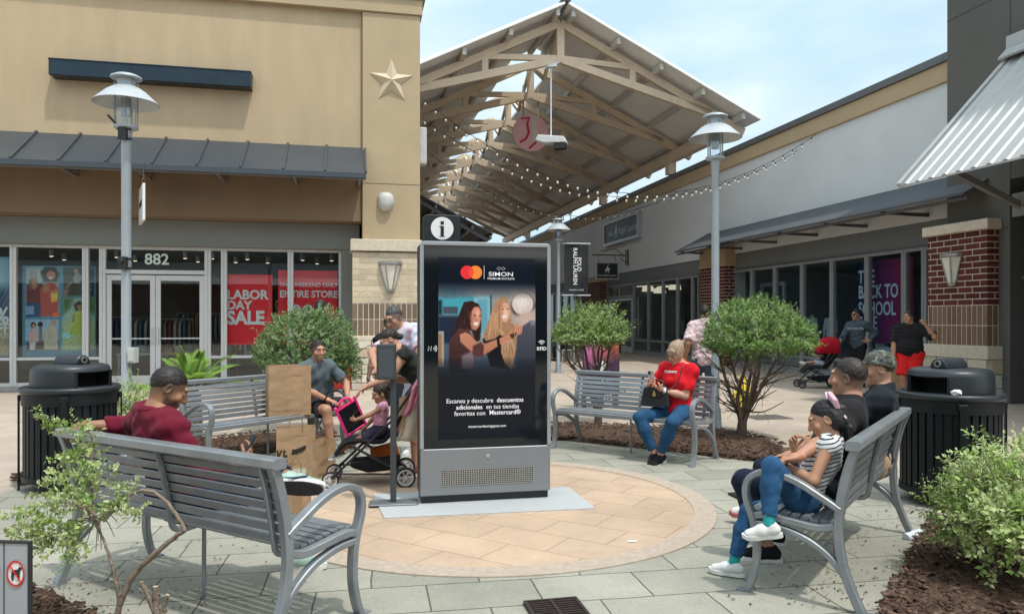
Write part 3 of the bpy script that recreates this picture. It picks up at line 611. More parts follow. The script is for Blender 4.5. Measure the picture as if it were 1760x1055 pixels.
def polo(mb, s):                                    # small rider on a horse with a raised mallet, as flat shapes
    P = [[(-.50,.05),(-.42,.30),(-.10,.34),(.22,.32),(.36,.52),(.52,.58),(.66,.38),(.60,.30),(.46,.34),(.38,.10),(.40,-.25),(.30,-.52),(.22,-.52),(.26,-.22),(.14,.0),(-.16,.0),(-.24,-.22),(-.12,-.50),(-.22,-.52),(-.38,-.25),(-.36,.02)],
         [(-.10,.30),(-.14,.62),(-.02,.86),(.10,.84),(.16,.60),(.12,.30),(.20,.05),(.08,.05)], [(-.02,.88),(.02,1.02),(.13,1.0),(.13,.86)], [(.08,.70),(.30,1.30),(.35,1.28),(.14,.68)], [(.26,1.28),(.30,1.36),(.42,1.30),(.38,1.22)]]
    for q in P: mb.prism([(x*s, y*s, 0) for x, y in q], (0, 0, .004))
    return mb
zm_ = (z0+z1)/2; vm = (v0+v1)/2
text_mesh('lettering', 'Polo', .36, TR(vm+1.25, UF-.162, zm_-.06), GREYT, t, F=UV, sx=1.0); text_mesh('lettering', 'Ralph Lauren', .46, TR(vm-.95, UF-.162, zm_-.05), GREYT, t, F=UV, sx=.92)
polo(MB(), .40).build('emblem', GREYT, t, F=UV @ TR(vm+.55, UF-.162, zm_-.08))
bs = thing('blade_sign', 'small dark hanging sign with a white horse rider above the door', 'hanging sign', M=UV @ Matrix.Translation((UF-1.0, 32.4, 3.4)))
MB().box((UF-1.5, 32.36, 3.38), (UF-.5, 32.42, 4.08)).build('board', mat('sign_black', (.012, .014, .018), .45), bs, F=UV)
mb = MB(); a0, a1, b0, b1 = UF-1.54, UF-.46, 3.34, 4.12; 
for q in (((a0, b0), (a1, b0+.05)), ((a0, b1-.05), (a1, b1)), ((a0, b0+.05), (a0+.05, b1-.05)), ((a1-.05, b0+.05), (a1, b1-.05))): mb.box((q[0][0], 32.34, q[0][1]), (q[1][0], 32.44, q[1][1]))
mb.build('frame', mat('sign_frame', (.45,.47,.48)), bs, F=UV)
text_mesh('lettering', 'Polo Ralph Lauren', .13, basis((1,0,0),(0,0,1),(0,-1,0),(UF-1.0, 32.355, 3.52)), WHT, bs, F=UV, sx=.9); polo(MB(), .22).build('emblem', WHT, bs, F=UV @ basis((1,0,0),(0,0,1),(0,-1,0),(UF-1.0, 32.358, 3.74)))
mb = MB(); mb.tube([(UF, 32.39, 4.45), (UF-1.7, 32.39, 4.45)], .03); mb.tube([(UF-.05, 32.39, 4.1), (UF-.35, 32.39, 4.3), (UF-.2, 32.39, 4.45), (UF-.6, 32.39, 4.75), (UF-1.3, 32.39, 4.62)], .018)
for x in (UF-1.4, UF-.6): mb.tube([(x, 32.39, 4.45), (x, 32.39, 4.1)], .012)
mb.box((UF-.08, 32.25, 4.0), (UF-.003, 32.52, 4.7)); mb.build('bracket', mat('bronze', (.16, .10, .055), .5, .4), bs, F=UV)
# back to school poster, window dressing
ps0, ps1 = V(1553), V(1497); 
t = thing('sale_poster', 'magenta poster reading THE BACK TO SCHOOL SALE in the window', 'sale poster', M=UV @ Matrix.Translation((UF+.3, (ps0+ps1)/2, 1)))
pz0, pz1 = on_u(1520, 590, UF+.25)[1], on_u(1520, 446, UF+.25)[1]
mb = MB(); n_ = 14
for i in range(n_): mb.add([(UF+.25, ps0+(ps1+.45-ps0)*k/n_, z) for k, z in ((i, pz0), (i+1, pz0), (i+1, pz1), (i, pz1))], [(0,1,2,3)], None if False else tuple(np.array((.36,.015,.075))*(1-i/n_) + np.array((.05,.02,.13))*(i/n_)))
mb.build('sheet', mat('poster_print', (1,1,1), .5, attr=True, var=.04), t, F=UV)
for s, y in (('THE', 474), ('BACK TO', 501), ('SCHOOL', 531), ('SALE', 556)):
    q = on_u(1525, y, UF+.23); text_mesh('lettering', s, .46, basis((0,-1,0),(0,0,1),(-1,0,0),(UF+.235, V(1490, UF+.235)+.32, q[1])), WHT, t, F=UV, sx=.72, bold=.02, align='LEFT')
b_ = MB().box((UF+.5, V(1490), .9), (UF+.53, V(1445), 3.0)); tag(b_.build('display_board', mat('indigo_panel', (.02, .02, .10), .5), F=UV), 'dark indigo display panel standing behind the shop glass', 'display panel')
for i, (x, y0, y1, dd) in enumerate(((1512, 578, 613, .35), (1527, 596, 613, .35), (1507, 600, 613, .35), (1543, 570, 613, .35))):
    z1_ = on_u(x, y0, UF+dd)[1]; v_ = V(x, UF+dd); w_ = .32 if i != 3 else .42
    tag(MB().box((UF+dd, v_-w_/2, zrl-.05), (UF+dd+.3, v_+w_/2, z1_)).build('shoe_box', mat('box_white', (.55, .57, .58), .6), F=UV, bevel=.006), ['tallest pale display box in the window behind the stroller man', 'low pale shoe box beside the tall boxes in the window', 'small pale shoe box at the left of the window display', 'pale display box nearest the red shorts man'][i], 'display box')
MB_ = MB().box((UF+.3, V(1558), .03), (UF+1.0, V(1250), zrl-.06)); tag(MB_.build('display_shelf', mat('shelf_grey', (.25,.26,.27)), F=UV, bevel=.01), 'long low grey display shelf behind the near shop glass', 'display shelf')
# mirror or pale frame behind the glass
t = thing('window_frame_display', 'tall white empty frame leaning inside the near shop', 'display frame', M=UV @ Matrix.Translation((UF+1.2, V(1325), 0)))
mb = MB(); q0, q1 = V(1350, UF+1.2), V(1309, UF+1.2)
for a, c in (((q0, .03), (q0+.12, 2.75)), ((q1-.12, .03), (q1, 2.75)), ((q0+.12, 2.63), (q1-.12, 2.75))): mb.box((UF+1.15, a[0], a[1]), (UF+1.22, c[0], c[1]))
mb.build('frame', mat('box_white', (.55,.57,.58)), t, F=UV)
# pendant lamps in the far shop
lamp_p = None
for i, (x, y) in enumerate(((1104, 492), (1126, 487), (1147, 493), (1158, 484), (1134, 503), (1160, 497), (1114, 500))):
    u_ = UF + 1.5 + .5*(i % 3); q = on_u(x, y, u_); M = UV @ Matrix.Translation((u_, q[0], q[1]))
    if lamp_p is None:
        lamp_p = thing('pendant_lamp', 'warm domed pendant lamp glowing inside the far shop', 'pendant lamp', M=M, group='pendant lamps in the far shop')
        MB().lathe([(.02, .30), (.10, .29), (.26, .18), (.30, -.02), (.27, -.02), (.22, .14), (.02, .24)], n=20).build('shade', emit_mat('lamp_warm', (1, .80, .55), .8), lamp_p, smooth=50)
        MB().cyl((0, 0, .3), (0, 0, .8), .008, n=6).build('cord', CHAR, lamp_p)
    else: dup(lamp_p, M)

# ================================================================ grey tower with white metal awning, right foreground
TOW = mat('dark_grey_stucco', (.125, .123, .112), .92, var=.09, scale=.8, bump=.25, bscale=140, spec=.2)
vt1 = V(1628, UT); vop = V(1736, UT); FT = UV @ basis((0,1,0), (-1,0,0), (0,0,1), (UT, 0, 0)); ztow = 11.0
TB = thing('corner_tower', 'dark grey stucco tower with brick pier and white ribbed awning', 'store', M=UV @ Matrix.Translation((UT+2, 10, 0)))
MB().box((UT, vop, 0), (UT+6, vt1, ztow)).box((UT, 2, 4.1), (UT+6, vop-.001, ztow)).box((UT, 2, 0), (UT+6, 6.0, 4.098)).build('tower_wall', TOW, TB, F=UV)
mb = MB(); zz = on_u(1640, 32, UT)[1]
mb.box((UT-.0015, 2, zz-.01), (UT+.01, vt1+.001, zz+.01)); vj = V(1737, UT); mb.box((UT-.0015, vj-.01, 4.1), (UT+.01, vj+.01, zz-.011)); zz2 = on_u(1730, 652, UT)[1]; mb.box((UT-.0015, vop-.002, zz2-.008), (UT+.01, vop+.5, zz2+.008)); mb.box((UT-.0015, vop-.002, on_u(1725, 392, UT)[1]-.008), (UT+.01, vop+.5, on_u(1725, 392, UT)[1]+.008))
mb.build('control_joint', mat('joint_grey', (.03,.03,.03)), TB, F=UV)
window(TB, UV @ basis((0,1,0), (-1,0,0), (0,0,1), (UT+.5, 0, 0)), 6.0, vop-.005, .05, 4.09, .08, m=mat('black_frame', (.02,.022,.024), .4), gm=glass_mat('black_glass', (.06,.08,.09), .07))
MB().box((UT+.6, 6.0, 0), (UT+.65, vop, 4.1)).build('dark_backing', mat('backing_near_black', (.02,.022,.025)), TB, F=UV)  # plain near-black sheet closing the opening behind the glass
# brick pier on the tower
up = 11.55; vp0, vp1 = V(1697, up), V(1595, up); Zp = lambda y: on_u(1650, y, up)[1]
FP = UV @ basis((0,1,0), (-1,0,0), (0,0,1), (up, 0, 0)); FPs = UV @ basis((1,0,0), (0,-1,0), (0,0,1), (0, vp0, 0))
zl0, zs0, zb0, zc0 = Zp(606), Zp(593), Zp(525), Zp(400)
pr = MB().box((up, vp0, 0), (UT+.05, vp1, zc0)).build('brick_pier', mat('mortar_pink', (.58,.50,.43), .95), TB, F=UV)
for Fx, a, c, tg in ((FP, vp0, vp1, 0), (FPs, up, UT, 1)):
    o_ = .012 if tg == 0 else 0
    mb = MB(); brick_courses(mb, None, a, c, zb0, zc0, .33, .100, .018, RED, rg=rg); mb.build('red_brick', BRK, pr, F=Fx, bevel=.003)
    mb = MB(); zmid = (zb0+zs0)/2; brick_courses(mb, None, a, c, zmid, zb0, .105, .36, .016, [(.20,.125,.08),(.18,.11,.07),(.21,.135,.09)], soldier=True, rg=rg); brick_courses(mb, None, a, c, zs0, zmid, .105, .36, .016, [(.20,.125,.08),(.18,.11,.07),(.21,.135,.09)], soldier=True, rg=rg); mb.build('soldier_course', BRK, pr, F=Fx, bevel=.003)
    mb = MB(); limestone(mb, a-(.06 if tg == 0 else .0), c+.05, 0, zl0-.10, .06, rg); mb.build('limestone_base', BRK, pr, F=Fx, bevel=.014, seg=2)
MB().box((up-.10, vp0-.10, zl0-.10), (UT-.002, vp1+.08, zs0)).build('stone_ledge', LEDGE, pr, F=UV, bevel=.012); MB().box((up-.08, vp0-.08, zc0), (UT-.002, vp1+.08, Zp(383))).build('cap_ledge', LEDGE, pr, F=UV, bevel=.012)
q = on_u(1638, 464, up); sconce('pale wedge shaped wall lamp on the red brick pier', FP @ Matrix.Translation((0, .018, 0)), q[0], q[1], .95)
# white metal awning
vA = 11.33; ub = 9.42; zA0 = 3.87; zA1 = 6.35
WM_ = mat('white_ribbed_metal', (.44, .445, .44), .45, .25, var=.08, scale=2, stretch=(1, 6, 1))
FA = UV
o = MB(); th = .03
sl_ = (zA1-zA0)/(UT-ub); v_end = 4.0
o.add([(ub, v_end, zA0), (ub, vA, zA0), (UT-.005, vA, zA1), (UT-.005, v_end, zA1)] + [(ub, v_end, zA0-th), (ub, vA, zA0-th), (UT-.005, vA, zA1-th), (UT-.005, v_end, zA1-th)], [(0,1,2,3), (7,6,5,4), (0,4,5,1), (1,5,6,2), (2,6,7,3), (3,7,4,0)])
aw = o.build('awning', WM_, TB, F=UV)
mb = MB(); k = 0; v = vA - .10
nrm = Vector((-(zA1-zA0), 0, UT-ub)).normalized()
while v > v_end + .1:
    a, c = Vector((ub, v, zA0)) , Vector((UT-.005, v, zA1))
    mb.prism([a + Vector((0, -.055, 0)), a + Vector((0, -.03, 0)) + nrm*.03, a + Vector((0, .03, 0)) + nrm*.03, a + Vector((0, .055, 0))], c - a); v -= .29
mb.build('ribs', WM_, aw, F=UV)
mb = MB(); a, c = Vector((ub-.02, vA+.02, zA0)), Vector((UT-.02, vA+.02, zA1)); mb.bar(a, c, .10, .10, up=nrm); mb.bar(Vector((UT-.16, v_end, zA1+.02)), Vector((UT-.16, vA+.08, zA1+.02)), .38, .05, up=nrm); mb.box((UT-.12, v_end, zA1+.1), (UT-.004, vA+.08, zA1+.32))
mb.build('flashing', WM_, aw, F=UV, bevel=.006)
mb = MB(); zs_ = on_u(1700, 362, UT)[1]; vs_ = vA-.12
for v in (vs_, 8.2, 5.2): mb.bar((UT-.03, v, zs_), (ub+.55, v, zA0+.42), .11, .11); mb.box((UT-.06, v-.13, zs_-.2), (UT-.003, v+.13, zs_+.22))
mb.bar((ub+.55, v_end, zA0+.47), (ub+.55, vA, zA0+.47), .1, .1); mb.build('struts', mat('strut_grey', (.24,.24,.23), .5, .3), aw, F=UV, bevel=.005)

# ================================================================ row across the plaza (behind the camera), seen in the glass
OB = thing('opposite_row', 'grey brick shop row across the plaza mirrored in the glass', 'store', M=UV @ Matrix.Translation((0, -16, 0)))
MB().box((-40, -22, 3.6), (14, -16, 8.0)).build('upper_wall', TOW, OB, F=UV); MB().box((-40, -22, 0), (14, -16.4, 3.59)).build('dark_front', mat('dark_front', (.03,.035,.04), .2), OB, F=UV)
for u in (-30, -18, -9, 0, 9): MB().box((u, -16.5, 0), (u+1.8, -15.7, 4.6)).build('pier', mat('far_brick', (.11,.04,.03)), OB, F=UV)
MB().add([(-40,-16,5.2),(14,-16,5.2),(14,-13.8,3.7),(-40,-13.8,3.7)], [(0,1,2,3)]).build('awning', WM_, OB, F=UV)

# ================================================================ gabled canopy over the street
CREAMW = mat('tan_timber', (.64, .51, .37), .6, var=.10, scale=3, stretch=(1, 1, 1), bump=.08, bscale=30)
ROOFM = mat('pale_roof_metal', (.80, .80, .79), .6, .0, var=.07, scale=1.2)
U0, HW, VF0, VE = 6.65, 6.64, 22.4, 60.0; ZA = 11.42; PT = 3.25/6.64; zrf = lambda du: ZA - abs(du)*PT
CA = thing('street_canopy', 'open gabled canopy roof on tan timber trusses over the street', 'canopy', M=UV @ Matrix.Translation((U0, 40, 0)))
def roof_slab(sg, d_in, va, vb_, nm='roof_panel'):
    mb = MB(); n = 1; h = .07; xs = [U0 + sg*d_in, U0 + sg*HW]; zs__ = [zrf(d_in), zrf(HW)]
    # ribbed sheet: small steps along v so the edge reads as corrugated metal
    k = int((vb_-va)/.3); vs = []; fs = []
    for i in range(k+1):
        for j, dv, dz in ((0, 0, 0), (1, .04, .04), (2, .10, .04), (3, .14, 0)):
            v = va + (vb_-va)*i/k + dv
            if v > vb_ and j: v = vb_
            for x, z in zip(xs, zs__): vs += [(x, v, z+dz), (x, v, z-h)]
    m_ = (k+1)*4
    for a in range(m_-1):
        q = a*4; fs += [(q, q+2, q+6, q+4), (q+1, q+5, q+7, q+3), (q, q+4, q+5, q+1), (q+2, q+3, q+7, q+6)]
    fs += [(0, 1, 3, 2), (m_*4-4, m_*4-2, m_*4-1, m_*4-3)]
    mb.add(vs, fs); return mb.build(nm, ROOFM, CA, F=UV)
for sg in (-1, 1):
    roof_slab(sg, .06, VF0, 26.4); roof_slab(sg, .85, 26.4, VE)
mb = MB(); 
for sg in (-1, 1):
    for d in (.25, 1.75, 3.2, 4.65, 6.1):
        x = U0+sg*d; va_ = VF0+.12 if d > 1.2 else VF0+.12; vb_ = VE if d > 1.2 else 26.4
        mb.box((x-.06, va_, zrf(d)-.30), (x+.06, vb_, zrf(d)-.09))
mb.build('purlins', mat('purlin_white', (.55, .53, .49), .6, var=.08), CA, F=UV)
mb = MB().bar((U0-.03, VF0-.02, ZA+.02), (U0-.03, 26.4, ZA+.02), .3, .06); mb.build('ridge_cap', mat('ridge_dark', (.08,.08,.08), .5, .3), CA, F=UV)
tz = lambda du: 11.02 - abs(du)*PT                   # centre line of the top chord
pz = 9.86                                            # crown of the lower chord
for k in range(10):
    v = 23.2 + 4*k; mb = MB(); w = .17; h = .24
    for sg in (-1, 1):
        e = U0 + sg*6.45; mb.bar((U0, v, tz(0)), (e, v, tz(6.45)), w, h)
        mb.bar((U0, v, pz), (U0+sg*5.25, v, tz(5.25)-.02), w, h)
        m_ = 2.45; zl_ = pz + (tz(5.25)-.02-pz)*m_/5.25
        mb.bar((U0+sg*m_, v, zl_), (U0+sg*m_, v, tz(m_)), w*.9, .2, up=(1,0,0)); mb.bar((U0+sg*.1, v, pz+.03), (U0+sg*m_, v, tz(m_)-.05), w*.8, .17)
    mb.bar((U0, v, pz-.1), (U0, v, tz(0)), w*1.1, .24, up=(1,0,0))
    mb.build('truss', CREAMW, CA, F=UV)
    if k < 9:
        st_ = MB(); st_.bar((U0, v+.1, tz(0)-.1), (U0, v+2, pz), .10, .12); st_.bar((U0, v+3.9, tz(0)-.1), (U0, v+2, pz), .10, .12); st_.build('sway_brace', CREAMW, CA, F=UV)
for sg in (-1, 1):
    x = U0 + sg*5.75; MB().box((x-.14, 23.0, 7.66), (x+.14, VE-.2, 8.06)).build('eave_beam', CREAMW, CA, F=UV, bevel=.01)
    for k in range(1, 10, 2):
        v = 23.2+4*k+.3; MB().box((x-.16, v-.16, 7.21 if sg > 0 else 0), (x+.16, v+.16, 7.658)).build('post', CREAMW, CA, F=UV)
    for k in range(10):
        v = 23.2+4*k; MB().box((x-.09, v-.085, 8.061), (x+.09, v+.085, tz(5.75)-.12)).build('seat_block', CREAMW, CA, F=UV)
# side awning seen under the canopy, left shop behind the store
DRK = mat('shade_toned_metal', (.045, .05, .058), .5, .4)  # shade of the underside is put into the colour of sheet and ribs
SB = thing('side_awning', 'dark ribbed awning jutting out behind the information kiosk', 'awning', M=UV @ Matrix.Translation((UR, 20, 3.6)))
mb = MB(); ux = 3.5; z_o, z_i = 3.66, 4.62
mb.add([(ux, 18.2, z_o), (ux, 30, z_o), (UR+.01, 30, z_i), (UR+.01, 18.2, z_i), (ux, 18.2, z_o-.03), (ux, 30, z_o-.03), (UR+.01, 30, z_i-.03), (UR+.01, 18.2, z_i-.03)], [(0,1,2,3), (7,6,5,4), (0,4,5,1), (1,5,6,2), (2,6,7,3), (3,7,4,0)])
mb.build('sheet', DRK, SB, F=UV); mb = MB()
for i in range(5):
    t_ = i/4; mb.bar((ux-.05-(ux-UR-.1)*t_, 18.25, z_o-.09+(z_i-z_o)*t_), (ux-.05-(ux-UR-.1)*t_, 29.9, z_o-.09+(z_i-z_o)*t_), .06, .09)
mb.build('purlins', mat('purlin_shade_toned', (.12,.125,.13), .5, .3), SB, F=UV)
for v in (18.3, 20.3, 22.3, 24.3, 26.3): MB().bar((ux-.1, v, z_o-.17), (UR+.02, v, z_i-.17), .06, .08).build('rafter', DRK, SB, F=UV)
LRW = thing('left_shop_row', 'shop row along the left of the covered street, mirrored in the windows', 'store', M=UV @ Matrix.Translation((-2, 45, 0)))
MB().box((-12, 27, 3.4), (UR-.5, 78, 7.1)).build('upper_wall', mat('row_brown', (.20,.16,.12), .9), LRW, F=UV); MB().box((-12, 27.2, 0), (UR-.9, 78, 3.39)).build('shop_front', mat('row_front', (.025,.035,.045), .25), LRW, F=UV)
for v in (27.05, 34, 41, 48, 56, 64): MB().box((UR-1, v, 0), (UR-.3, v+1.1, 4.2)).build('pier', mat('far_brick', (.11,.04,.03)), LRW, F=UV)
# ================================================================ benches
STEEL = mat('grey_powder_steel', (.255, .275, .295), .36, .40, dirt=.25, var=.16, scale=9, bump=.05, bscale=40)
def spline(pts, n=6):
    P = [np.array(p, float) for p in pts]; out = []
    for i in range(len(P)-1):
        p0, p1, p2, p3 = P[max(i-1, 0)], P[i], P[i+1], P[min(i+2, len(P)-1)]
        for k in range(n):
            t = k/n; out.append(.5*((2*p1) + (-p0+p2)*t + (2*p0-5*p1+4*p2-p3)*t*t + (-p0+3*p1-3*p2+p3)*t**3))
    out.append(P[-1]); return [tuple(p) for p in out]
def rrect(w, h, r=.006): a, b = w/2, h/2; return [(-a+r,-b),(a-r,-b),(a,-b+r),(a,b-r),(a-r,b),(-a+r,b),(-a,b-r),(-a,-b+r)]
BL = .90
REAR = [(-.305,0),(-.25,.12),(-.205,.26),(-.185,.42),(-.20,.60),(-.235,.76),(-.278,.885)]
FRONT = [(-.195,.535),(-.11,.585),(.02,.655),(.14,.69),(.225,.685),(.285,.65),(.308,.59),(.30,.52),(.272,.44),(.25,.33),(.248,.2),(.272,.08),(.305,0)]
SEATP = [(.275,.445),(.20,.462),(.06,.448),(-.08,.436),(-.165,.455),(-.205,.52)]
def back_at(z): return np.interp(z, [p[1] for p in REAR[3:]], [p[0] for p in REAR[3:]])
def make_bench(M, label):
    t = thing('park_bench', label, 'bench', M=M, group='grey metal benches round the plaza')
    for x in (-BL, BL):
        s = 1 if x > 0 else -1
        mb = MB(); mb.sweep([(x, y, z) for y, z in spline(REAR)], rrect(.048, .046), (1,0,0)); mb.sweep([(x, y, z) for y, z in spline(FRONT)], rrect(.055, .036), (1,0,0))
        mb.sweep([(x, y, z) for y, z in spline([(.262,.40),(.12,.392),(-.03,.35),(-.15,.27),(-.222,.18)])], rrect(.046, .034), (1,0,0))
        mb.sweep([(x-s*.002, y, z-.012) for y, z in spline(SEATP[:5])], rrect(.044, .04), (1,0,0))
        mb.cbox((x, .31, .006), (.06, .09, .012)); mb.cbox((x, -.31, .006), (.06, .09, .012))
        mb.build('end_frame', STEEL, t, smooth=40)
    for x in (-BL+.095, 0, BL-.095):
        mb = MB(); mb.sweep([(x, y, z) for y, z in spline([(.25,.435),(.06,.425),(-.1,.415),(-.165,.435),(-.185,.5),(-.205,.62),(-.24,.78),(-.268,.86)])], rrect(.026, .03), (1,0,0)); mb.build('slat_support', STEEL, t, smooth=40)
    mb = MB(); n = 8
    for i in range(n):
        y = .262 - i*.053; z = float(np.interp(y, [-.205,-.165,-.08,.06,.2,.275], [.52,.455,.436,.448,.462,.445])) + .012
        mb.sweep([(-BL+.03, y, z), (BL-.03, y, z)], rrect(.014, .044, .004), (0,0,1))
    mb.sweep([(-BL+.0, .283, .447), (BL, .283, .447)], rrect(.045, .03), (0,0,1)); mb.build('seat', STEEL, t, smooth=40)
    mb = MB()
    for i in range(7):
        z = .50 + i*.0535; y = back_at(z)+.024; sl = Vector((0, back_at(z+.02)-back_at(z-.02), .04)).normalized()
        mb.sweep([(-BL+.03, y, z), (BL-.03, y, z)], rrect(.044, .012, .004), tuple(sl))
    mb.build('backrest', STEEL, t, smooth=40)
    mb = MB(); mb.sweep([(-BL-.04, -.262, .885), (BL+.04, -.262, .885)], rrect(.05, .075, .008), (0,0,1)); mb.build('top_rail', STEEL, t, smooth=40)
    MB().cyl((0, .02, 0), (0, .02, .42), .012, n=8).build('center_leg', STEEL, t)
    return t
def bench_M(rl, rr):                                # from the two rear feet; front is to the plaza centre
    rl, rr = Vector(rl), Vector(rr); mid = (rl+rr)/2; d = (rr-rl).normalized(); n = Vector((-d.y, d.x, 0))
    if n.dot(CXY-mid) < 0: n = -n
    c = mid + n*.30; x = n.cross(Vector((0,0,1))); return basis(x, n, (0,0,1), c)
MA = bench_M((-2.64,4.37,0), (-1.12,3.43,0)); MC = bench_M((.83,9.5,0), (2.31,8.3,0)); MD = bench_M((1.86,3.97,0), (2.84,5.36,0))
fA, fB = Vector((-3.0,7.45,0)), Vector((-1.98,8.98,0)); dB = (fB-fA).normalized(); nB = Vector((dB.y, -dB.x, 0)); MB_ = basis(nB.cross(Vector((0,0,1))), nB, (0,0,1), (fA+fB)/2 - nB*.30)
b0 = make_bench(MA, 'grey slatted bench seen from behind with man in maroon polo')
for M_, lb in ((MB_, 'grey slatted bench holding the large blank paper bag'), (MC, 'grey slatted bench with woman in red tee in front of mulch'), (MD, 'grey slatted bench seen end-on with girl in striped top')): dup(b0, M_, lb)

# ================================================================ litter bins
BLK = mat('black_bin_metal', (.008, .011, .013), .45, .1, var=.25, scale=9, bump=.08, bscale=60, spec=.3)
BLKL = mat('black_bin_plastic', (.016, .021, .026), .38, 0, var=.25, scale=9, bump=.12, bscale=90)
def make_bin(M, label):
    t = thing('litter_bin', label, 'trash can', M=M, group='round black slatted litter bins')
    mb = MB(); n = 36
    for i in range(n):
        a = 6.28318*i/n; rt = Matrix.Rotation(a, 3, 'Z'); mb.cbox(rt @ Vector((.372, 0, .46)), (.012, .048, .70), rot=rt)
    mb.build('slatted_body', BLK, t)
    MB().lathe([(0,.09),(.355,.09),(.355,.88)], n=40).build('liner', mat('bin_liner', (.008,.009,.010), .6), t, smooth=40)
    MB().lathe([(.365,.78),(.392,.78),(.392,.885),(.365,.885)], n=48).build('upper_band', BLK, t, smooth=30); MB().lathe([(.365,.10),(.388,.10),(.388,.15),(.365,.15)], n=48).build('lower_band', BLK, t, smooth=30)
    MB().lathe([(.30,.895),(.36,.885),(.40,.885),(.412,.90),(.412,.925),(.395,.94),(.37,.935),(.34,.915),(.30,.91)], n=48).build('rim', BLKL, t, smooth=60)
    for i in range(4):
        a = R(45+90*i); rt = Matrix.Rotation(a, 3, 'Z'); mb = MB(); mb.cbox(rt @ Vector((.412, 0, .43)), (.012, .05, .86), rot=rt); mb.cbox(rt @ Vector((.40, 0, .84)), (.035, .07, .05), rot=rt); mb.build('leg', BLK, t, bevel=.003)
    # lid: squat drum with rounded shoulder and a square mouth facing +x
    pr = [(.325,.90),(.33,.93),(.325,1.075),(.318,1.105),(.30,1.125),(.26,1.135),(0,1.14)]; n = 48; vs = []; fs = []; k = len(pr)
    for i in range(n):
        a = 6.28318*i/n
        for r, z in pr: vs.append((r*math.cos(a), r*math.sin(a), z))
    hole = lambda i: abs(((i+.5) % n) - n*(0 if (i+.5) < n/2 else 1)) < 4.4
    for i in range(n):
        for q in range(k-1):
            if q == 1 and hole(i): continue
            fs.append((i*k+q, ((i+1) % n)*k+q, ((i+1) % n)*k+q+1, i*k+q+1))
    lid = MB().add(vs, fs).build('lid', BLKL, t, smooth=40)
    mb = MB(); a4 = R(360/n*4.0); x_, y_ = .325*math.cos(a4), .325*math.sin(a4)
    mb.add([(x_-.16,-y_,.935),(x_-.16,y_,.935),(x_-.16,y_,1.07),(x_-.16,-y_,1.07),(.31,-y_-.01,.925),(.31,y_+.01,.925),(.31,y_+.01,1.08),(.31,-y_-.01,1.08)], [(0,1,2,3),(0,1,5,4),(1,2,6,5),(2,3,7,6),(3,0,4,7)])
    mb.build('mouth', mat('black_hole', (.008,.008,.008), .9), lid)
    fm = MB(); w = .018; fm.sweep([(.322*math.cos(a)+.004, .322*math.sin(a), .932) for a in np.linspace(-a4-.03, a4+.03, 9)], rrect(.02, .02, .004), (0,0,1)); fm.sweep([(.322*math.cos(a)+.004, .322*math.sin(a), 1.078) for a in np.linspace(-a4-.03, a4+.03, 9)], rrect(.02, .02, .004), (0,0,1))
    for s in (-1, 1): fm.cbox((x_+.003, s*(y_+.008), 1.005), (.022, .022, .15))
    fm.build('mouth_rim', BLKL, lid, bevel=.003)
    u = MB(); n2 = 12; pts = [(0, .075*math.cos(math.pi*i/n2), 1.135+.085*math.sin(math.pi*i/n2)) for i in range(n2+1)]
    u.prism([(-.14, y, z) for _, y, z in pts], (.30, 0, 0)); u.build('ash_housing', BLKL, t, bevel=.008)
    MB().lathe([(.018,0),(.03,0),(.03,.012),(.018,.012)], (.161, 0, 1.175), 16, axis=Matrix.Rotation(R(90), 3, 'Y')).build('ring', mat('grey_ring', (.25,.26,.27), .4, .4), t)
    return t
cl = ground(120, 838); bn = make_bin(Matrix.Translation((-4.07, 6.93, 0)) @ Matrix.Rotation(R(-22), 4, 'Z') , 'round black litter bin standing behind the bench with the maroon man')
dup(bn, Matrix.Translation((3.71, 6.36, 0)) @ Matrix.Rotation(R(-152), 4, 'Z'), 'round black litter bin beside the brick pier and pale shrub')
# crumpled paper on the right bin
mb = MB(); mb.ball((3.57, 6.03, .955), (.045, .03, .025), 9, 6); 
for i, p in enumerate(mb.v): mb.v[i] = tuple(np.array(p) + np.array([math.sin(i*7.3), math.cos(i*5.1), math.sin(i*3.7)])*.006)
tag(mb.build('paper_scrap', mat('paper_white', (.75,.75,.73), .8)), 'crumpled white paper scrap on the rim of a litter bin', 'litter')

# ================================================================ lamp posts
POLE = mat('lamp_grey', (.36, .40, .43), .45, .3, var=.06, scale=5)
LENS = glass_mat('lamp_lens', (.82, .86, .88), .10)
def make_lamp(M, label):
    t = thing('street_lamp', label, 'street lamp', M=M, group='grey lantern topped street lamps')
    MB().lathe([(.0,3.72),(.058,3.72),(.058,3.66),(.055,3.65),(.055,.32),(.075,.28),(.09,.02),(.16,.02),(.16,0),(0,0)], n=20).build('pole', POLE, t, smooth=40)
    MB().lathe([(.0,3.70),(.06,3.70),(.07,3.78),(.135,3.80),(.135,3.83),(.10,3.835),(.0,3.835)], n=24).lathe([(0,3.95),(.055,3.95),(.055,4.16),(.0,4.16)], n=16).build('lantern_base', POLE, t, smooth=40)
    MB().lathe([(.108,3.835),(.108,4.17)], n=28).build('glass', LENS, t, smooth=60)
    mb = MB()
    for i in range(4):
        a = R(20+90*i); mb.cyl((.122*math.cos(a), .122*math.sin(a), 3.82), (.122*math.cos(a), .122*math.sin(a), 4.34), .009, n=8)
    mb.build('rods', POLE, t)
    MB().lathe([(.09,4.295),(.135,4.29),(.22,4.235),(.362,4.10),(.368,4.095),(.362,4.09),(.22,4.215),(.125,4.265),(.09,4.27)], n=40).build('shade', mat('lamp_shade', (.44,.47,.49), .4, .2, var=.05), t, smooth=50)
    MB().lathe([(0,4.44),(.12,4.435),(.168,4.41),(.175,4.395),(.165,4.385),(0,4.385)], n=32).lathe([(.10,4.29),(.10,4.39)], n=24).build('cap', POLE, t, smooth=40)
    return t
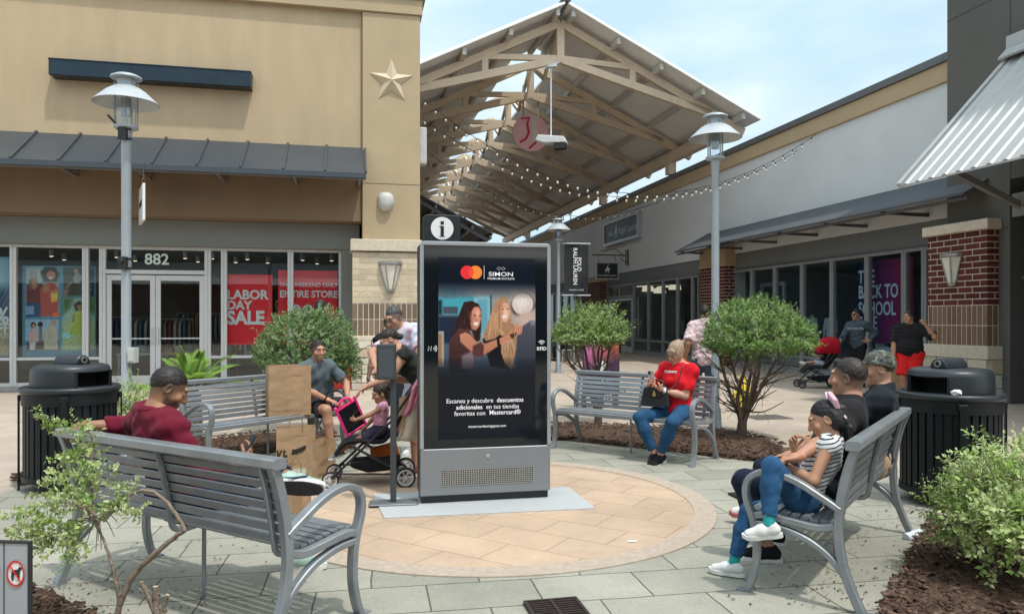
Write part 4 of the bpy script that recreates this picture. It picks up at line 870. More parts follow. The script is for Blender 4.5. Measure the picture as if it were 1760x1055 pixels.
pl = at(217, 548, 8.89); l1 = make_lamp(Matrix.Translation((pl.x, 8.89, 0)), 'tall street lamp in front of the store doors with camera box')
prr = at(1229.5, 548, 10.6); dup(l1, Matrix.Translation((prr.x, 10.6, 0)), 'tall street lamp rising behind the bench with the woman in red')
pm = at(959.5, 548, 21.6); dup(l1, Matrix.Translation((pm.x, 21.6, 0)), 'farther street lamp carrying the black banner')
zl = lambda y: EYE + (HY-y)/FPX*8.89
DEV = mat('device_black', (.02,.022,.025), .4)
for zc_, nm in ((zl(232), 'upper_camera'), (zl(453), 'lower_camera')):
    mb = MB(); mb.cbox((0, -.075, zc_), (.09, .07, .15)); 
    for dz in (-.055, .055): mb.lathe([(.058, zc_+dz-.012), (.064, zc_+dz-.012), (.064, zc_+dz+.012), (.058, zc_+dz+.012)], n=16); mb.cbox((0, -.05, zc_+dz), (.17, .02, .02))
    if zc_ > 3: mb.bar((-.03, -.08, zc_+.05), (-.19, -.05, zc_+.22), .03, .02)
    else: mb.cyl((0, -.10, zc_+.02), (0, -.135, zc_+.02), .028, n=14)
    mb.build('camera_box', DEV, l1, bevel=.004)
zo_ = zl(610); MB().cbox((.095, -.03, zo_), (.09, .10, .18)).cbox((.095, -.085, zo_), (.065, .012, .14)).build('outlet_box', mat('outlet_grey', (.52,.53,.52), .5), l1, bevel=.012, seg=2)
# hanging blade sign of the left store
q = on_v(244, 352, VW-.9); bsg = thing('blade_sign', 'small white hanging sign with black lettering under the awning', 'hanging sign', M=UV @ Matrix.Translation((q[0], VW-.9, q[1])))
mb = MB(); mb.box((-.025, -.48, -.36), (.025, .48, .36)); mb.build('board', mat('sign_white', (.70,.71,.71), .5, var=.03), bsg, bevel=.006)
text_mesh('lettering', 'FOREVER 21', .17, basis((0,-1,0),(0,0,1),(-1,0,0),(-.027,0,0)), DEV, bsg, bold=.03, sx=.74); text_mesh('lettering', 'FOREVER 21', .17, basis((0,1,0),(0,0,1),(1,0,0),(.027,0,0)), DEV, bsg, bold=.03, sx=.74)
bsg.matrix_world = UV @ Matrix.Translation((q[0], VW-.9, q[1])) @ Matrix.Rotation(R(18), 4, 'Z'); 
mb = MB(); 
for y in (-.4, .4): mb.tube([(.05*math.cos(a)*.6, y, .41+.05*math.sin(a)) for a in np.linspace(0, 5.8, 10)], .008, 6); mb.cyl((0, y, .45), (0, y, .82), .008, n=6)
mb.build('hooks', mat('bronze', (.16,.10,.055)), bsg)

# ================================================================ banner, poster board, sanitizer stand, notice
bx = thing('pole_banner', 'black banner with white sideways lettering hanging from the farther lamp', 'banner', M=Matrix.Translation((pm.x+.1, 21.6, 3.7)) @ Matrix.Rotation(PHI*.6, 4, 'Z'))
n = 10; vs = []; fs = []
for j in range(13):
    for i in range(n+1):
        s, t_ = i/n, j/12; vs.append((.08+.70*s, .03*math.sin(5*s+3*t_)+.02*math.sin(9*s*t_), -1.45*t_ - .02*s + .03*math.sin(3*s)*t_))
for j in range(12):
    for i in range(n): fs.append((j*(n+1)+i, j*(n+1)+i+1, (j+1)*(n+1)+i+1, (j+1)*(n+1)+i))
vs2 = [(x, y+.012, z) for x, y, z in vs]; k = len(vs); MB().add(vs + vs2, fs + [tuple(q+k for q in f[::-1]) for f in fs]).build('cloth', mat('banner_black', (.012,.014,.018), .7), bx, smooth=60)
for s, x, z, al in (('RALPH LAUREN', .38, -.64, 'CENTER'), ('POLO', .50, -.58, 'CENTER')): text_mesh('lettering', s, .165, basis((0,0,-1),(1,0,0),(0,-1,0),(x, -.052, z)), WHT, bx, bold=.02, sx=.92)
text_mesh('lettering', 'PREMIUM OUTLETS', .05, basis((1,0,0),(0,0,1),(0,-1,0),(.42,-.05,-1.32)), WHT, bx); mb = MB()
mb.cyl((0,0,.02), (.85,0,.02), .02, n=8); mb.cyl((0,0,-1.47), (.85,0,-1.47), .02, n=8); mb.build('rods', POLE, bx)

def sp(c): return tuple(((q/255+.055)/1.055)**2.4 if q > 10 else q/255/12.92 for q in c)
bd = thing('poster_board', 'purple and orange poster board standing behind the trimmed topiary', 'poster board', M=Matrix.Translation((at(1033,548,13).x, 13, 0)) @ Matrix.Rotation(R(4), 4, 'Z'))
nx, nz = 24, 36; vs = []; cs = []; fs = []
for j in range(nz+1):
    for i in range(nx+1):
        s, t_ = i/nx, j/nz; vs.append((-.305+.61*s, -.02, .25+1.05*t_))
        base = np.array(sp((66, 46, 72))); hot = np.array(sp((226, 120, 60))); pk = np.array(sp((196, 110, 170)))
        w = max(0, min(1, (t_-.42)*2.6+.25*math.sin(4*s+1))); mixc = hot*max(0, min(1, s*1.3-.1)) + pk*(1-max(0, min(1, s*1.3-.1))); cs.append(base*(1-w) + mixc*w*(.75+.25*math.sin(13*s+9*t_)))
for j in range(nz):
    for i in range(nx): fs.append((j*(nx+1)+i, j*(nx+1)+i+1, (j+1)*(nx+1)+i+1, (j+1)*(nx+1)+i))
mesh_np('print', vs, fs, cs, mat('poster_print_point', (1,1,1), .5, attr=True, var=.04), bd)
MB().box((-.32, -.017, .24), (.32, .02, 1.32)).box((-.30, -.015, 0), (-.26, .30, .239)).box((.26, -.015, 0), (.30, .30, .239)).build('board', mat('board_dark', (.03,.025,.035), .5), bd)
mb = MB(); 
for i in range(6):
    a = R(90+60*i); mb.prism([(0, -.022, .72), (.10*math.cos(a-.45), -.022, .72+.10*math.sin(a-.45)), (.12*math.cos(a), -.022, .72+.12*math.sin(a)), (.10*math.cos(a+.42), -.022, .72+.10*math.sin(a+.42))], (0, -.003, 0))
mb.build('emblem', WHT, bd); text_mesh('lettering', 'additional', .075, basis((1,0,0),(0,0,1),(0,-1,0),(.08,-.023,.50)), WHT, bd, bold=.02)

c = ground(676, 869); ss = thing('sanitizer_stand', 'dark sanitizer dispenser on a slim post with flat grey foot', 'dispenser stand', M=Matrix.Translation(c) @ Matrix.Rotation(R(8), 4, 'Z'))
pts = [(x, y, .022) for x, y in ((-.20,-.075),(-.185,-.09),(.185,-.09),(.205,-.07),(.205,.07),(.185,.10),(-.17,.10),(-.20,.075))]; MB().prism(pts, (0,0,.012)).build('foot_plate', mat('plate_grey', (.22,.235,.25), .4, .5, var=.2), ss, bevel=.003)
SLATE = mat('slate_plastic', (.045,.052,.060), .45, .1, var=.1)
MB().box((-.025,-.012,.034), (.025,.018,1.34)).build('post', SLATE, ss, bevel=.003)
mb = MB(); mb.box((-.135,-.085,1.05), (.02,-.013,1.345)); mb.build('dispenser', SLATE, ss, bevel=.012, seg=2)
MB().box((-.115,-.0865,1.08), (-.0,-.084,1.30)).build('face_plate', mat('slate_face', (.06,.07,.08), .3), ss, bevel=.001)
nb_ = thing('notice_sign', 'low grey notice with red circled no dogs symbol', 'notice sign', M=Matrix.Translation((at(4,548,3.05).x, 3.05, 0)) @ Matrix.Rotation(R(-4), 4, 'Z'))
MB().box((-.11,0,.30), (.11,.012,.64)).build('panel', mat('notice_grey', (.33,.35,.37), .5, var=.05), nb_)
mb = MB(); 
for a, b_ in (((-.118,-.004,.30),(-.1105,.016,.64)),((.1105,-.004,.30),(.118,.016,.64)),((-.118,-.004,.641),(.118,.016,.649)),((-.118,-.004,.291),(.118,.016,.299)),((.007,-.003,.30),(.0095,-.0005,.64))): mb.box(a, b_)
mb.build('frame', DEV, nb_); MB().box((-.055,.017,0),(-.035,.03,.68)).build('stake', mat('bracket_grey', (.22,.22,.22)), nb_)
RDS = mat('sign_red', (.55,.02,.02), .5)
def ring2(mb, cx, cz, r, w, y=-.003): 
    m_ = 32; vs = []
    for i in range(m_):
        a = 6.28318*i/m_
        for rr in (r, r-w): vs.append((cx+rr*math.cos(a), y, cz+rr*math.sin(a)))
    mb.add(vs, [(2*i, 2*((i+1) % m_), 2*((i+1) % m_)+1, 2*i+1) for i in range(m_)])
for cx in (-.05, .06):
    mb = MB(); MB().prism([(cx+.036*math.cos(6.28318*i/32), -.0015, .52+.05*math.sin(6.28318*i/32)) for i in range(32)], (0,-.0008,0)).build('symbol_ground', WHT, nb_)
    m2 = MB()
    if cx > 0: 
        for q in ([(-.02,-.012),(-.016,.012),(.008,.016),(.016,.028),(.028,.022),(.018,.008),(.016,-.03),(.010,-.03),(.006,-.004),(-.008,-.006),(-.010,-.03),(-.016,-.03)],): m2.prism([(cx+x, -.0035, .52+z) for x, z in q], (0,-.0008,0))
    else:
        m2.prism([(cx+x, -.0035, .52+z) for x, z in ((-.022,-.008),(.022,-.008),(.026,0),(-.026,0))], (0,-.0008,0)); m2.cyl((cx-.014,-.0035,.506),(cx-.014,-.0045,.506),.006,n=10); m2.cyl((cx+.014,-.0035,.506),(cx+.014,-.0045,.506),.006,n=10)
    m2.build('pictogram', DEV, nb_)
    for i in range(40):
        a, b_ = 6.28318*i/40, 6.28318*(i+1)/40; mb.prism([(cx+r*.72*math.cos(t_), -.005, .52+r*math.sin(t_)) for r, t_ in ((.053,a),(.053,b_),(.045,b_),(.045,a))], (0,-.0008,0))
    mb.bar((cx-.026,-.0065,.52+.037), (cx+.026,-.0065,.52-.037), .001, .006, up=(0,-1,0)); mb.build('red_ring', RDS, nb_)

# ================================================================ information kiosk
kM = Matrix.Translation(Vector((-.2135, 6.31, 0)) + Vector((-.2136, .9769, 0))*.15) @ Matrix.Rotation(PHI, 4, 'Z')
KS = thing('information_kiosk', 'tall grey information kiosk with a lit portrait advert screen', 'kiosk', M=kM)
KG = mat('kiosk_grey', (.235,.255,.275), .38, .35, var=.05, scale=2); KD = mat('kiosk_black', (.012,.015,.018), .35)
hw = .555; yF = -.15; H = 2.19
MB().box((-hw+.012, yF+.04, .0), (hw-.012, .15, .085)).build('plinth', KD, KS)
mb = MB(); r_ = .03; o_ = [(-hw,.085),(hw,.085),(hw,H-r_),(hw-.009,H-.009),(hw-r_,H),(-hw+r_,H),(-hw+.009,H-.009),(-hw,H-r_)]
mb.prism([(x, yF+.03, z) for x, z in o_], (0, .27, 0)); mb.build('case', mat('kiosk_side', (.05,.055,.06), .4, .2), KS, bevel=.006)
mb = MB(); mb.box((-hw,yF,.085),(hw,yF+.028,.472)); mb.build('lower_panel', KG, KS, bevel=.006)
mb = MB(); fw = .028; mb.box((-hw-.003,yF-.004,.474),(-hw+fw,yF+.027,H-.03)); mb.box((hw-fw,yF-.004,.474),(hw+.003,yF+.027,H-.03)); mb.prism([(x, yF-.004, z) for x, z in ((-hw-.003,H-.0295),(-hw+fw,H-.0295),(hw-fw,H-.0295),(hw+.003,H-.0295),(hw-.006,H-.006),(hw-.027,H+.003),(-hw+.027,H+.003),(-hw+.006,H-.006))], (0,.031,0)); mb.build('frame', mat('kiosk_rim', (.36,.38,.40), .35, .4), KS, bevel=.004)
MB().box((-hw+fw,yF+.004,.474),(hw-fw,yF+.024,H-.03)).build('glass', mat('kiosk_glass', (.006,.009,.012), .06, spec=.55, var=.02), KS)
mb = MB(); gx0, gx1, gz0, gz1 = -.385, .405, .165, .295
for i in range(41): x = gx0+(gx1-gx0)*i/40; mb.box((x-.0035, yF-.003, gz0), (x+.0035, yF+.0, gz1))
for j in range(9): z = gz0+(gz1-gz0)*j/8; mb.box((gx0, yF-.0045, z-.003), (gx1, yF-.0032, z+.003))
gr = mb.build('grille', mat('grille_metal', (.34,.345,.33), .4, .4), KS); MB().box((gx0,yF-.0015,gz0),(gx1,yF-.0005,gz1)).build('grille_back', KD, gr)
MB().lathe([(0,.004),(.013,.004),(.017,.0)], (.012, yF-.001, .395), 20, axis=Matrix.Rotation(R(90),3,'X')).build('sensor', mat('sensor_ring', (.4,.42,.44), .3, .5), KS)
# i sign on top
tp = thing('information_sign', 'black box sign with white circled i on top of the kiosk', 'information sign', M=kM @ Matrix.Translation((-.36, .04, H)))
mb = MB(); r_ = .03; a, b_ = .158, .24; mb.prism([(x, -.07, z) for x, z in ((-a,0),(a,0),(a,b_-r_),(a-.009,b_-.009),(a-r_,b_),(-a+r_,b_),(-a+.009,b_-.009),(-a,b_-r_))], (0,.14,0)); mb.build('box', KD, tp, bevel=.006)
mb = MB(); mb.prism([(.096*math.cos(6.28318*i/40), -.0715, .125+.096*math.sin(6.28318*i/40)) for i in range(40)], (0,-.002,0)); mb.build('disc', mat('sign_white', (.7,.71,.71)), tp)
mb = MB(); mb.box((-.014,-.0765,.06),(.014,-.0738,.145)); mb.box((-.014,-.0765,.158),(.014,-.0738,.185)); mb.box((-.024,-.0765,.137),(-.0142,-.0738,.145)); mb.box((-.024,-.0765,.055),(.024,-.0738,.0598)); mb.build('letter', KD, tp)
# the advert: a small raster painted as a fine grid of coloured cells on the screen
class Canvas:
    def __init__(s, w, h, col): s.w, s.h = w, h; s.a = np.zeros((h, w, 3)) + np.array(col)/255.; s.Y, s.X = np.mgrid[0:h, 0:w] + .5
    def mask(s, P, soft=1.0):
        P = np.array(P, float); ins = np.zeros((s.h, s.w), bool); d2 = np.full((s.h, s.w), 1e9)
        for (x0, y0), (x1, y1) in zip(P, np.roll(P, -1, 0)):
            c = ((y0 > s.Y) != (y1 > s.Y)); xi = x0 + (s.Y-y0)*(x1-x0)/((y1-y0) if y1 != y0 else 1e-9); ins ^= c & (s.X < xi)
            l = (x1-x0)**2+(y1-y0)**2+1e-9; t = np.clip(((s.X-x0)*(x1-x0)+(s.Y-y0)*(y1-y0))/l, 0, 1); d2 = np.minimum(d2, (s.X-x0-t*(x1-x0))**2+(s.Y-y0-t*(y1-y0))**2)
        d = np.sqrt(d2)*np.where(ins, -1, 1); return np.clip(.5-d/(2*soft), 0, 1)
    def blend(s, m, c): s.a = s.a*(1-m[..., None]) + m[..., None]*(np.array(c)/255. if np.ndim(c) == 1 else c)
    def poly(s, P, c, soft=.8, c2=None, ax=1, tex=0):
        m = s.mask(P, soft); P = np.array(P, float)
        if c2 is not None or tex:
            lo, hi = P[:, ax].min(), P[:, ax].max(); t = np.clip(((s.Y if ax else s.X)-lo)/(hi-lo+1e-9), 0, 1)[..., None]
            cc = np.array(c)/255.*(1-t) + np.array(c2 if c2 is not None else c)/255.*t
            if tex: cc = cc*(1+tex*np.sin(s.X*1.9+s.Y*.35+2*np.sin(s.Y*.12)))[..., None]
            s.blend(m, cc)
        else: s.blend(m, c)
    def ell(s, cx, cy, rx, ry, c, soft=.15, c2=None): 
        d = np.sqrt(((s.X-cx)/rx)**2+((s.Y-cy)/ry)**2); s.blend(np.clip((1-d)/soft+.5, 0, 1), c)
    def cells(s, name, M, w, h, m, parent, off=0.0):
        vs = np.zeros((s.h+1, s.w+1, 3)); vs[..., 0] = (np.arange(s.w+1)/s.w-.5)[None]*w; vs[..., 2] = (.5-np.arange(s.h+1)/s.h)[:, None]*h; vs = vs.reshape(-1, 3)
        A = np.array(M); vs = vs @ A[:3, :3].T + A[:3, 3]; i = np.arange(s.h*(s.w+1)).reshape(s.h, s.w+1)[:, :-1].ravel(); f = np.stack([i+s.w+1, i+s.w+2, i+1, i], 1)
        c = np.clip(s.a, 0, 1); lin = np.where(c > .04, ((c+.055)/1.055)**2.4, c/12.92).reshape(-1, 3); return mesh_np(name, vs, f, np.repeat(lin, 4, 0), m, parent, dom='CORNER')
k_ = .2517; T = lambda P: [((x-20)*k_, (y-50)*k_) for x, y in P]
cv = Canvas(180, 330, (10, 18, 28)); Q = lambda P, c, **kw: cv.poly(T(P), c, **kw)
Q([(20,225),(735,225),(735,920),(20,920)], (118,142,150), c2=(60,70,82)); Q([(250,225),(735,225),(735,700),(250,700)], (150,150,150), soft=14); Q([(560,270),(735,270),(735,560),(560,560)], (186,164,152), soft=10)
Q([(20,340),(330,330),(330,462),(20,462)], (72,158,172), soft=2); Q([(55,405),(160,405),(160,456),(55,456)], (72,82,92)); Q([(60,275),(150,275),(150,345),(60,345)], (92,128,140), soft=2)
Q([(280,330),(400,325),(400,610),(280,610)], (140,186,194), soft=2); Q([(300,350),(380,350),(380,600),(300,600)], (100,160,174), soft=3); Q([(395,320),(410,320),(410,620),(395,620)], (70,96,108))
Q([(20,475),(185,475),(185,670),(20,670)], (34,44,62), soft=3, tex=.35); Q([(20,360),(45,360),(45,460),(20,460)], (26,34,44), soft=3); Q([(20,582),(60,582),(60,835),(20,835)], (166,164,156)); Q([(20,600),(45,600),(45,830),(20,830)], (150,112,84), soft=2)
cv.ell((643-20)*k_, (400-50)*k_, 90*k_, 92*k_, (70,60,58), .25); cv.ell((640-20)*k_, (384-50)*k_, 80*k_, 80*k_, (212,198,188), .1); cv.ell((632-20)*k_, (365-50)*k_, 50*k_, 44*k_, (226,216,208), .9)
Q([(580,470),(735,420),(735,560),(640,540)], (196,172,158), soft=5)
Q([(590,600),(640,545),(700,505),(735,515),(735,900),(590,880)], (84,86,96), c2=(48,50,60), soft=1.5); Q([(690,505),(735,510),(735,540),(700,540)], (120,124,134), soft=2)
Q([(340,640),(440,600),(520,610),(570,700),(565,870),(400,840)], (24,24,30))
HB = (178,136,102)
Q([(480,325),(520,340),(545,400),(553,520),(600,560),(592,700),(570,800),(555,870),(500,800),(478,740),(500,640),(480,600),(430,640),(362,655),(348,610),(395,480),(428,380)], HB, c2=(150,112,84), tex=.05)
Q([(470,430),(498,372),(532,385),(545,440),(538,490),(515,518),(488,510),(474,480)], (222,166,142), soft=1); Q([(478,468),(527,462),(518,488),(492,490)], (240,232,226), soft=.6); cv.ell((489-20)*k_, (424-50)*k_, 10*k_, 4*k_, (80,50,44), .6); cv.ell((524-20)*k_, (420-50)*k_, 10*k_, 4*k_, (80,50,44), .6); Q([(486,405),(500,400),(500,404),(486,410)], (130,92,70), soft=.5)
Q([(440,470),(470,400),(472,560),(510,600),(480,620),(450,560)], (196,150,112), tex=.05); Q([(480,640),(560,640),(585,700),(560,870),(500,800),(478,730)], (190,150,118), c2=(150,116,90), tex=.06)
Q([(205,372),(262,362),(312,385),(333,440),(331,560),(324,650),(290,660),(262,580),(200,565),(112,625),(105,612),(148,540),(172,455)], (52,34,32), tex=.05)
Q([(248,455),(272,410),(312,405),(330,440),(331,490),(318,545),(292,576),(262,565),(250,520)], (214,150,122), soft=1, c2=(196,126,102)); Q([(272,520),(314,516),(304,542),(284,540)], (240,232,226), soft=.6); cv.ell((287-20)*k_, (468-50)*k_, 11*k_, 4.5*k_, (50,30,28), .6); cv.ell((322-20)*k_, (470-50)*k_, 9*k_, 4.5*k_, (50,30,28), .6); Q([(245,450),(262,395),(285,392),(262,440),(255,520)], (52,34,32), soft=1)
Q([(98,650),(170,560),(230,560),(285,640),(290,760),(275,860),(180,885),(100,880),(95,780)], (88,56,52), c2=(48,32,34)); Q([(190,760),(270,720),(285,790),(270,860),(190,850)], (120,104,108), soft=3, tex=.2)
Q([(175,605),(215,590),(250,605),(300,665),(360,672),(450,640),(530,608),(556,562),(600,535),(638,552),(632,600),(585,620),(470,682),(390,735),(320,765),(240,715),(180,660)], (206,146,116), c2=(178,112,88), soft=1.2)
Q([(270,690),(330,660),(352,690),(345,770),(300,765),(268,740)], (88,54,50), soft=1.5); Q([(446,630),(464,625),(470,690),(450,688)], (18,18,22)); Q([(540,610),(590,585),(600,600),(560,640)], (60,48,44), soft=1)
srg = random.Random(5)
def strands(cx0, cx1, y0, y1, drift, cols, n):
    for _ in range(n):
        x = srg.uniform(cx0, cx1); ya = srg.uniform(y0, y0+(y1-y0)*.4); yb_ = srg.uniform(ya+60, y1); dx = srg.uniform(-.5, 1)*drift; w_ = srg.uniform(2, 5); c_ = cols[srg.randrange(len(cols))]
        Q([(x, ya), (x+w_, ya), (x+dx*.5+w_*1.3, (ya+yb_)/2), (x+dx+w_*.4, yb_), (x+dx, yb_), (x+dx*.5, (ya+yb_)/2)], c_, soft=.9)
strands(402, 440, 420, 640, -40, [(206,166,124),(146,106,76),(188,142,104)], 22); strands(495, 560, 645, 860, 20, [(208,168,126),(140,102,76),(176,132,98)], 26); strands(455, 475, 380, 600, 20, [(214,176,134),(150,110,80)], 10); strands(545, 590, 520, 620, 10, [(206,166,124),(150,110,80)], 8)
strands(190, 250, 420, 580, -50, [(84,56,50),(36,22,22)], 20); strands(300, 325, 560, 650, -10, [(84,56,50),(36,22,22)], 6)
Q([(250,470),(262,440),(268,540),(278,572),(262,562)], (168,108,86), soft=3); Q([(470,440),(482,410),(484,500),(492,512),(478,490)], (186,130,106), soft=3); cv.ell((305-20)*k_, (455-50)*k_, 12*k_, 26*k_, (230,170,142), .9); cv.ell((512-20)*k_, (445-50)*k_, 13*k_, 26*k_, (238,186,160), .9)
for x in (575, 592, 608, 622): Q([(x,548),(x+4,548),(x+2,596),(x-2,596)], (170,106,84), soft=.5)
fade = np.clip((cv.Y/k_+50-770)/150, 0, 1); cv.blend(fade**.8, (10,18,28)); fade = np.clip(1-(cv.Y/k_+50-225)/130, 0, 1); cv.blend(fade**1.1, (14,22,34))
sw, sh = .83, 1.515; sc_ = Vector((.008, 0, 1.305))
SCR = emit_mat('screen_glow', (1,1,1), .88, attr=True, gloss=True)
cv.a = cv.a*(1+.05*np.random.default_rng(3).normal(size=cv.a.shape[:2])[..., None]); scr = cv.cells('screen', Matrix.Translation((sc_.x, yF+.001, sc_.z)), sw, sh, SCR, KS)
def KX(x, y): return (sc_.x + ((x-838.5)/169.0)*sw, sc_.z + .5*sh - (y-442)/310.0*sh)
def ktext(s, x, y, size, bold=0, sx=1.0, al='CENTER'):
    p = KX(x, y); return text_mesh('lettering', s, size, basis((1,0,0),(0,0,1),(0,-1,0),(p[0], yF-.001, p[1])), emit_mat('screen_white', (1,1,1), .85), scr, bold=bold, sx=sx, ext=.0005, align=al)
for s, x, y, sz, bo in (('Escanea y descubre', 808, 687, .052, .0), ('descuentos', 878, 687, .052, .012), ('adicionales', 807, 698, .052, .012), ('en tus tiendas', 865, 698, .052, 0), ('favoritas con', 808, 708.5, .052, 0), ('Mastercard®', 869, 708, .052, .012), ('mastercardsavingspass.com', 838, 731, .030, .004), ('SIMON', 862, 470, .049, .004), ('PREMIUM OUTLETS', 862, 477.6, .0225, .002)): ktext(s, x, y, sz, bo, {.049: 1.42, .0225: 1.2}.get(sz, .98))
for x, c, nm in ((803.3, (.83,.028,.032), 'red_disc'), (817.5, (.92,.26,.035), 'orange_disc')):
    p = KX(x, 467.2); mb = MB(); mb.prism([(p[0]+.056*math.cos(6.28318*i/48), yF-.0002-(.0006 if x > 810 else 0), p[1]+.056*math.sin(6.28318*i/48)) for i in range(48)], (0,-.0004,0)); mb.build(nm, emit_mat(nm, c, .9), scr)
p0, p1 = KX(803.3, 467.2), KX(817.5, 467.2); h_ = (p1[0]-p0[0])/2; an = math.acos(h_/.056); pts = [(p0[0]+.056*math.cos(t_), p0[1]+.056*math.sin(t_)) for t_ in np.linspace(-an, an, 14)] + [(p1[0]-.056*math.cos(t_), p1[1]+.056*math.sin(t_)) for t_ in np.linspace(an, -an, 14)][::-1][::-1]
pts = [(p0[0]+.056*math.cos(t_), p0[1]+.056*math.sin(t_)) for t_ in np.linspace(-an, an, 14)] + [(p1[0]+.056*math.cos(t_), p1[1]+.056*math.sin(t_)) for t_ in np.linspace(math.pi-an, math.pi+an, 14)][1:-1]
MB().prism([(x, yF-.0016, z) for x, z in pts], (0,-.0004,0)).build('overlap', emit_mat('overlap_red', (.90,.075,.032), .9), scr)
p = KX(832.5, 467); mb = MB(); mb.box((p[0]-.0015, yF-.001, p[1]-.055), (p[0]+.0015, yF-.0005, p[1]+.055))
q = KX(862, 460)
for s in (-1, 1):
    P_ = [(q[0]+s*(.002), q[1]), (q[0]+s*.018, q[1]+.014), (q[0]+s*.036, q[1]), (q[0]+s*.018, q[1]-.014)]
    for a, b_ in zip(P_, P_[1:]+P_[:1]): mb.bar((a[0], yF-.001, a[1]), (b_[0], yF-.001, b_[1]), .001, .0042, up=(0,-1,0))
q = KX(742, 595)
mb.build('emblem', emit_mat('screen_white', (1,1,1), .85), scr)
mb = MB()
for i, r_ in enumerate((.012, .024, .036)): mb.tube([(-.455+r_*math.cos(a)-.0, yF+.002, 1.305+r_*math.sin(a)) for a in np.linspace(-.8, .8, 8)], .0028, 5)
mb.tube([(-.49,yF+.002,1.285),(-.49,yF+.002,1.325),(-.465,yF+.002,1.285),(-.465,yF+.002,1.325)], .0028, 5)
for r_ in (.013, .026, .039): mb.tube([(.478+r_*math.sin(a), yF+.002, 1.325+r_*math.cos(a)) for a in np.linspace(-.8, .8, 8)], .003, 5)
mb.build('wireless_icons', WHT, KS); text_mesh('lettering', 'RFID', .042, basis((1,0,0),(0,0,1),(0,-1,0),(.478,yF+.002,1.295)), WHT, KS, bold=.02)

# ================================================================ posters in the left window
cv = Canvas(128, 172, (92,140,164)); k_ = 128/540.; T = lambda P: [((x-145)*k_, (y-255)*k_) for x, y in P]; Q = lambda P, c, **kw: cv.poly(T(P), c, **kw)
Q([(165,258),(410,258),(410,655),(165,655)], (150,172,178)); Q([(180,290),(260,290),(270,360),(180,350)], (200,206,200), soft=4)
Q([(170,400),(290,390),(300,560),(170,560)], (112,52,52)); Q([(185,310),(215,275),(250,290),(258,350),(190,355)], (164,158,164)); Q([(195,350),(250,350),(250,420),(230,440),(200,430)], (168,128,104)); Q([(190,360),(205,355),(210,450),(185,440)], (120,90,66))
Q([(170,540),(280,550),(280,660),(165,660)], (56,76,116)); Q([(275,300),(320,240),(390,255),(412,320),(395,375),(300,375)], (34,28,26), soft=3); Q([(318,310),(345,285),(385,300),(385,345),(355,365),(325,350)], (178,122,94)); Q([(330,340),(365,335),(355,352)], (235,225,215), soft=.6)
Q([(270,430),(330,380),(380,385),(410,440),(410,520),(400,655),(275,655)], (178,84,72)); Q([(290,430),(330,385),(340,450),(300,470)], (180,126,98)); Q([(350,450),(410,430),(410,470),(360,490)], (182,128,100)); Q([(350,470),(405,470),(400,530),(355,540)], (224,206,110), soft=2); cv.ell((378-145)*k_, (518-255)*k_, 14*k_, 14*k_, (240,170,40), .4); cv.ell((388-145)*k_, (640-255)*k_, 26*k_, 20*k_, (236,110,60), .3); Q([(160,575),(225,570),(225,640),(160,640)], (130,160,196), soft=1)
Q([(445,258),(680,258),(680,490),(445,490)], (72,84,78)); Q([(580,300),(680,290),(680,490),(580,490)], (42,76,92)); 
for y in (370, 400, 430): Q([(585,y),(660,y),(660,y+12),(585,y+12)], (170,180,178), soft=.8)
Q([(520,340),(550,290),(580,320),(600,340),(560,390),(520,380)], (152,150,150)); Q([(525,275),(550,265),(562,290),(545,310),(525,300)], (186,142,112)); Q([(500,390),(550,385),(545,480),(490,480)], (66,66,48)); Q([(455,420),(510,370),(515,385),(460,435)], (170,126,96)); Q([(445,440),(480,440),(470,490),(445,490)], (150,130,120), soft=3)
Q([(440,505),(690,505),(690,925),(440,925)], (150,182,170)); Q([(440,505),(520,505),(500,580),(440,640)], (66,104,60), soft=5, tex=.3); Q([(600,505),(690,505),(690,640),(620,600)], (86,120,72), soft=5, tex=.3); Q([(440,700),(690,680),(690,925),(440,925)], (168,184,132), soft=6, tex=.15)
Q([(525,560),(560,530),(600,545),(605,600),(540,610)], (60,46,38), soft=2); Q([(545,565),(585,560),(585,605),(560,612)], (170,118,90)); Q([(515,640),(560,610),(605,625),(625,690),(620,810),(500,810)], (176,190,84), c2=(164,180,84)); Q([(520,640),(530,640),(525,700),(512,700)], (160,112,84)); cv.ell((470-145)*k_, (810-255)*k_, 32*k_, 25*k_, (150,210,214), .15)
Q([(160,680),(410,680),(410,925),(160,925)], (150,182,208)); Q([(165,860),(410,850),(410,925),(165,925)], (84,72,64), soft=3); Q([(185,790),(225,740),(260,790),(255,860),(190,860)], (206,170,166)); cv.ell((220-145)*k_, (725-255)*k_, 20*k_, 24*k_, (56,42,38), .3); cv.ell((222-145)*k_, (732-255)*k_, 12*k_, 15*k_, (190,140,116), .3); cv.ell((272-145)*k_, (720-255)*k_, 19*k_, 22*k_, (40,34,34), .3); Q([(262,740),(285,740),(290,850),(262,850)], (120,118,122)); Q([(300,770),(350,720),(400,760),(405,925),(300,925)], (186,178,158), tex=.12); cv.ell((372-145)*k_, (705-255)*k_, 20*k_, 24*k_, (188,150,116), .3); Q([(190,860),(240,860),(230,925),(195,925)], (196,196,200))
wp = thing('window_poster', 'large blue framed collage poster of models behind the left window', 'window poster', M=UV @ Matrix.Translation((U(98), VS+.14, .8)))
p0, p1 = on_v(35, 458, VS+.14), on_v(158, 612, VS+.14)
cv.a = cv.a*(1+.09*np.random.default_rng(4).normal(size=cv.a.shape[:2])[..., None]); cv.cells('print', UV.inverted() @ UV @ Matrix.Translation((0, -.008, (p0[1]+p1[1])/2-.8)), p1[0]-p0[0], p0[1]-p1[1], mat('poster_print', (1,1,1)), wp)
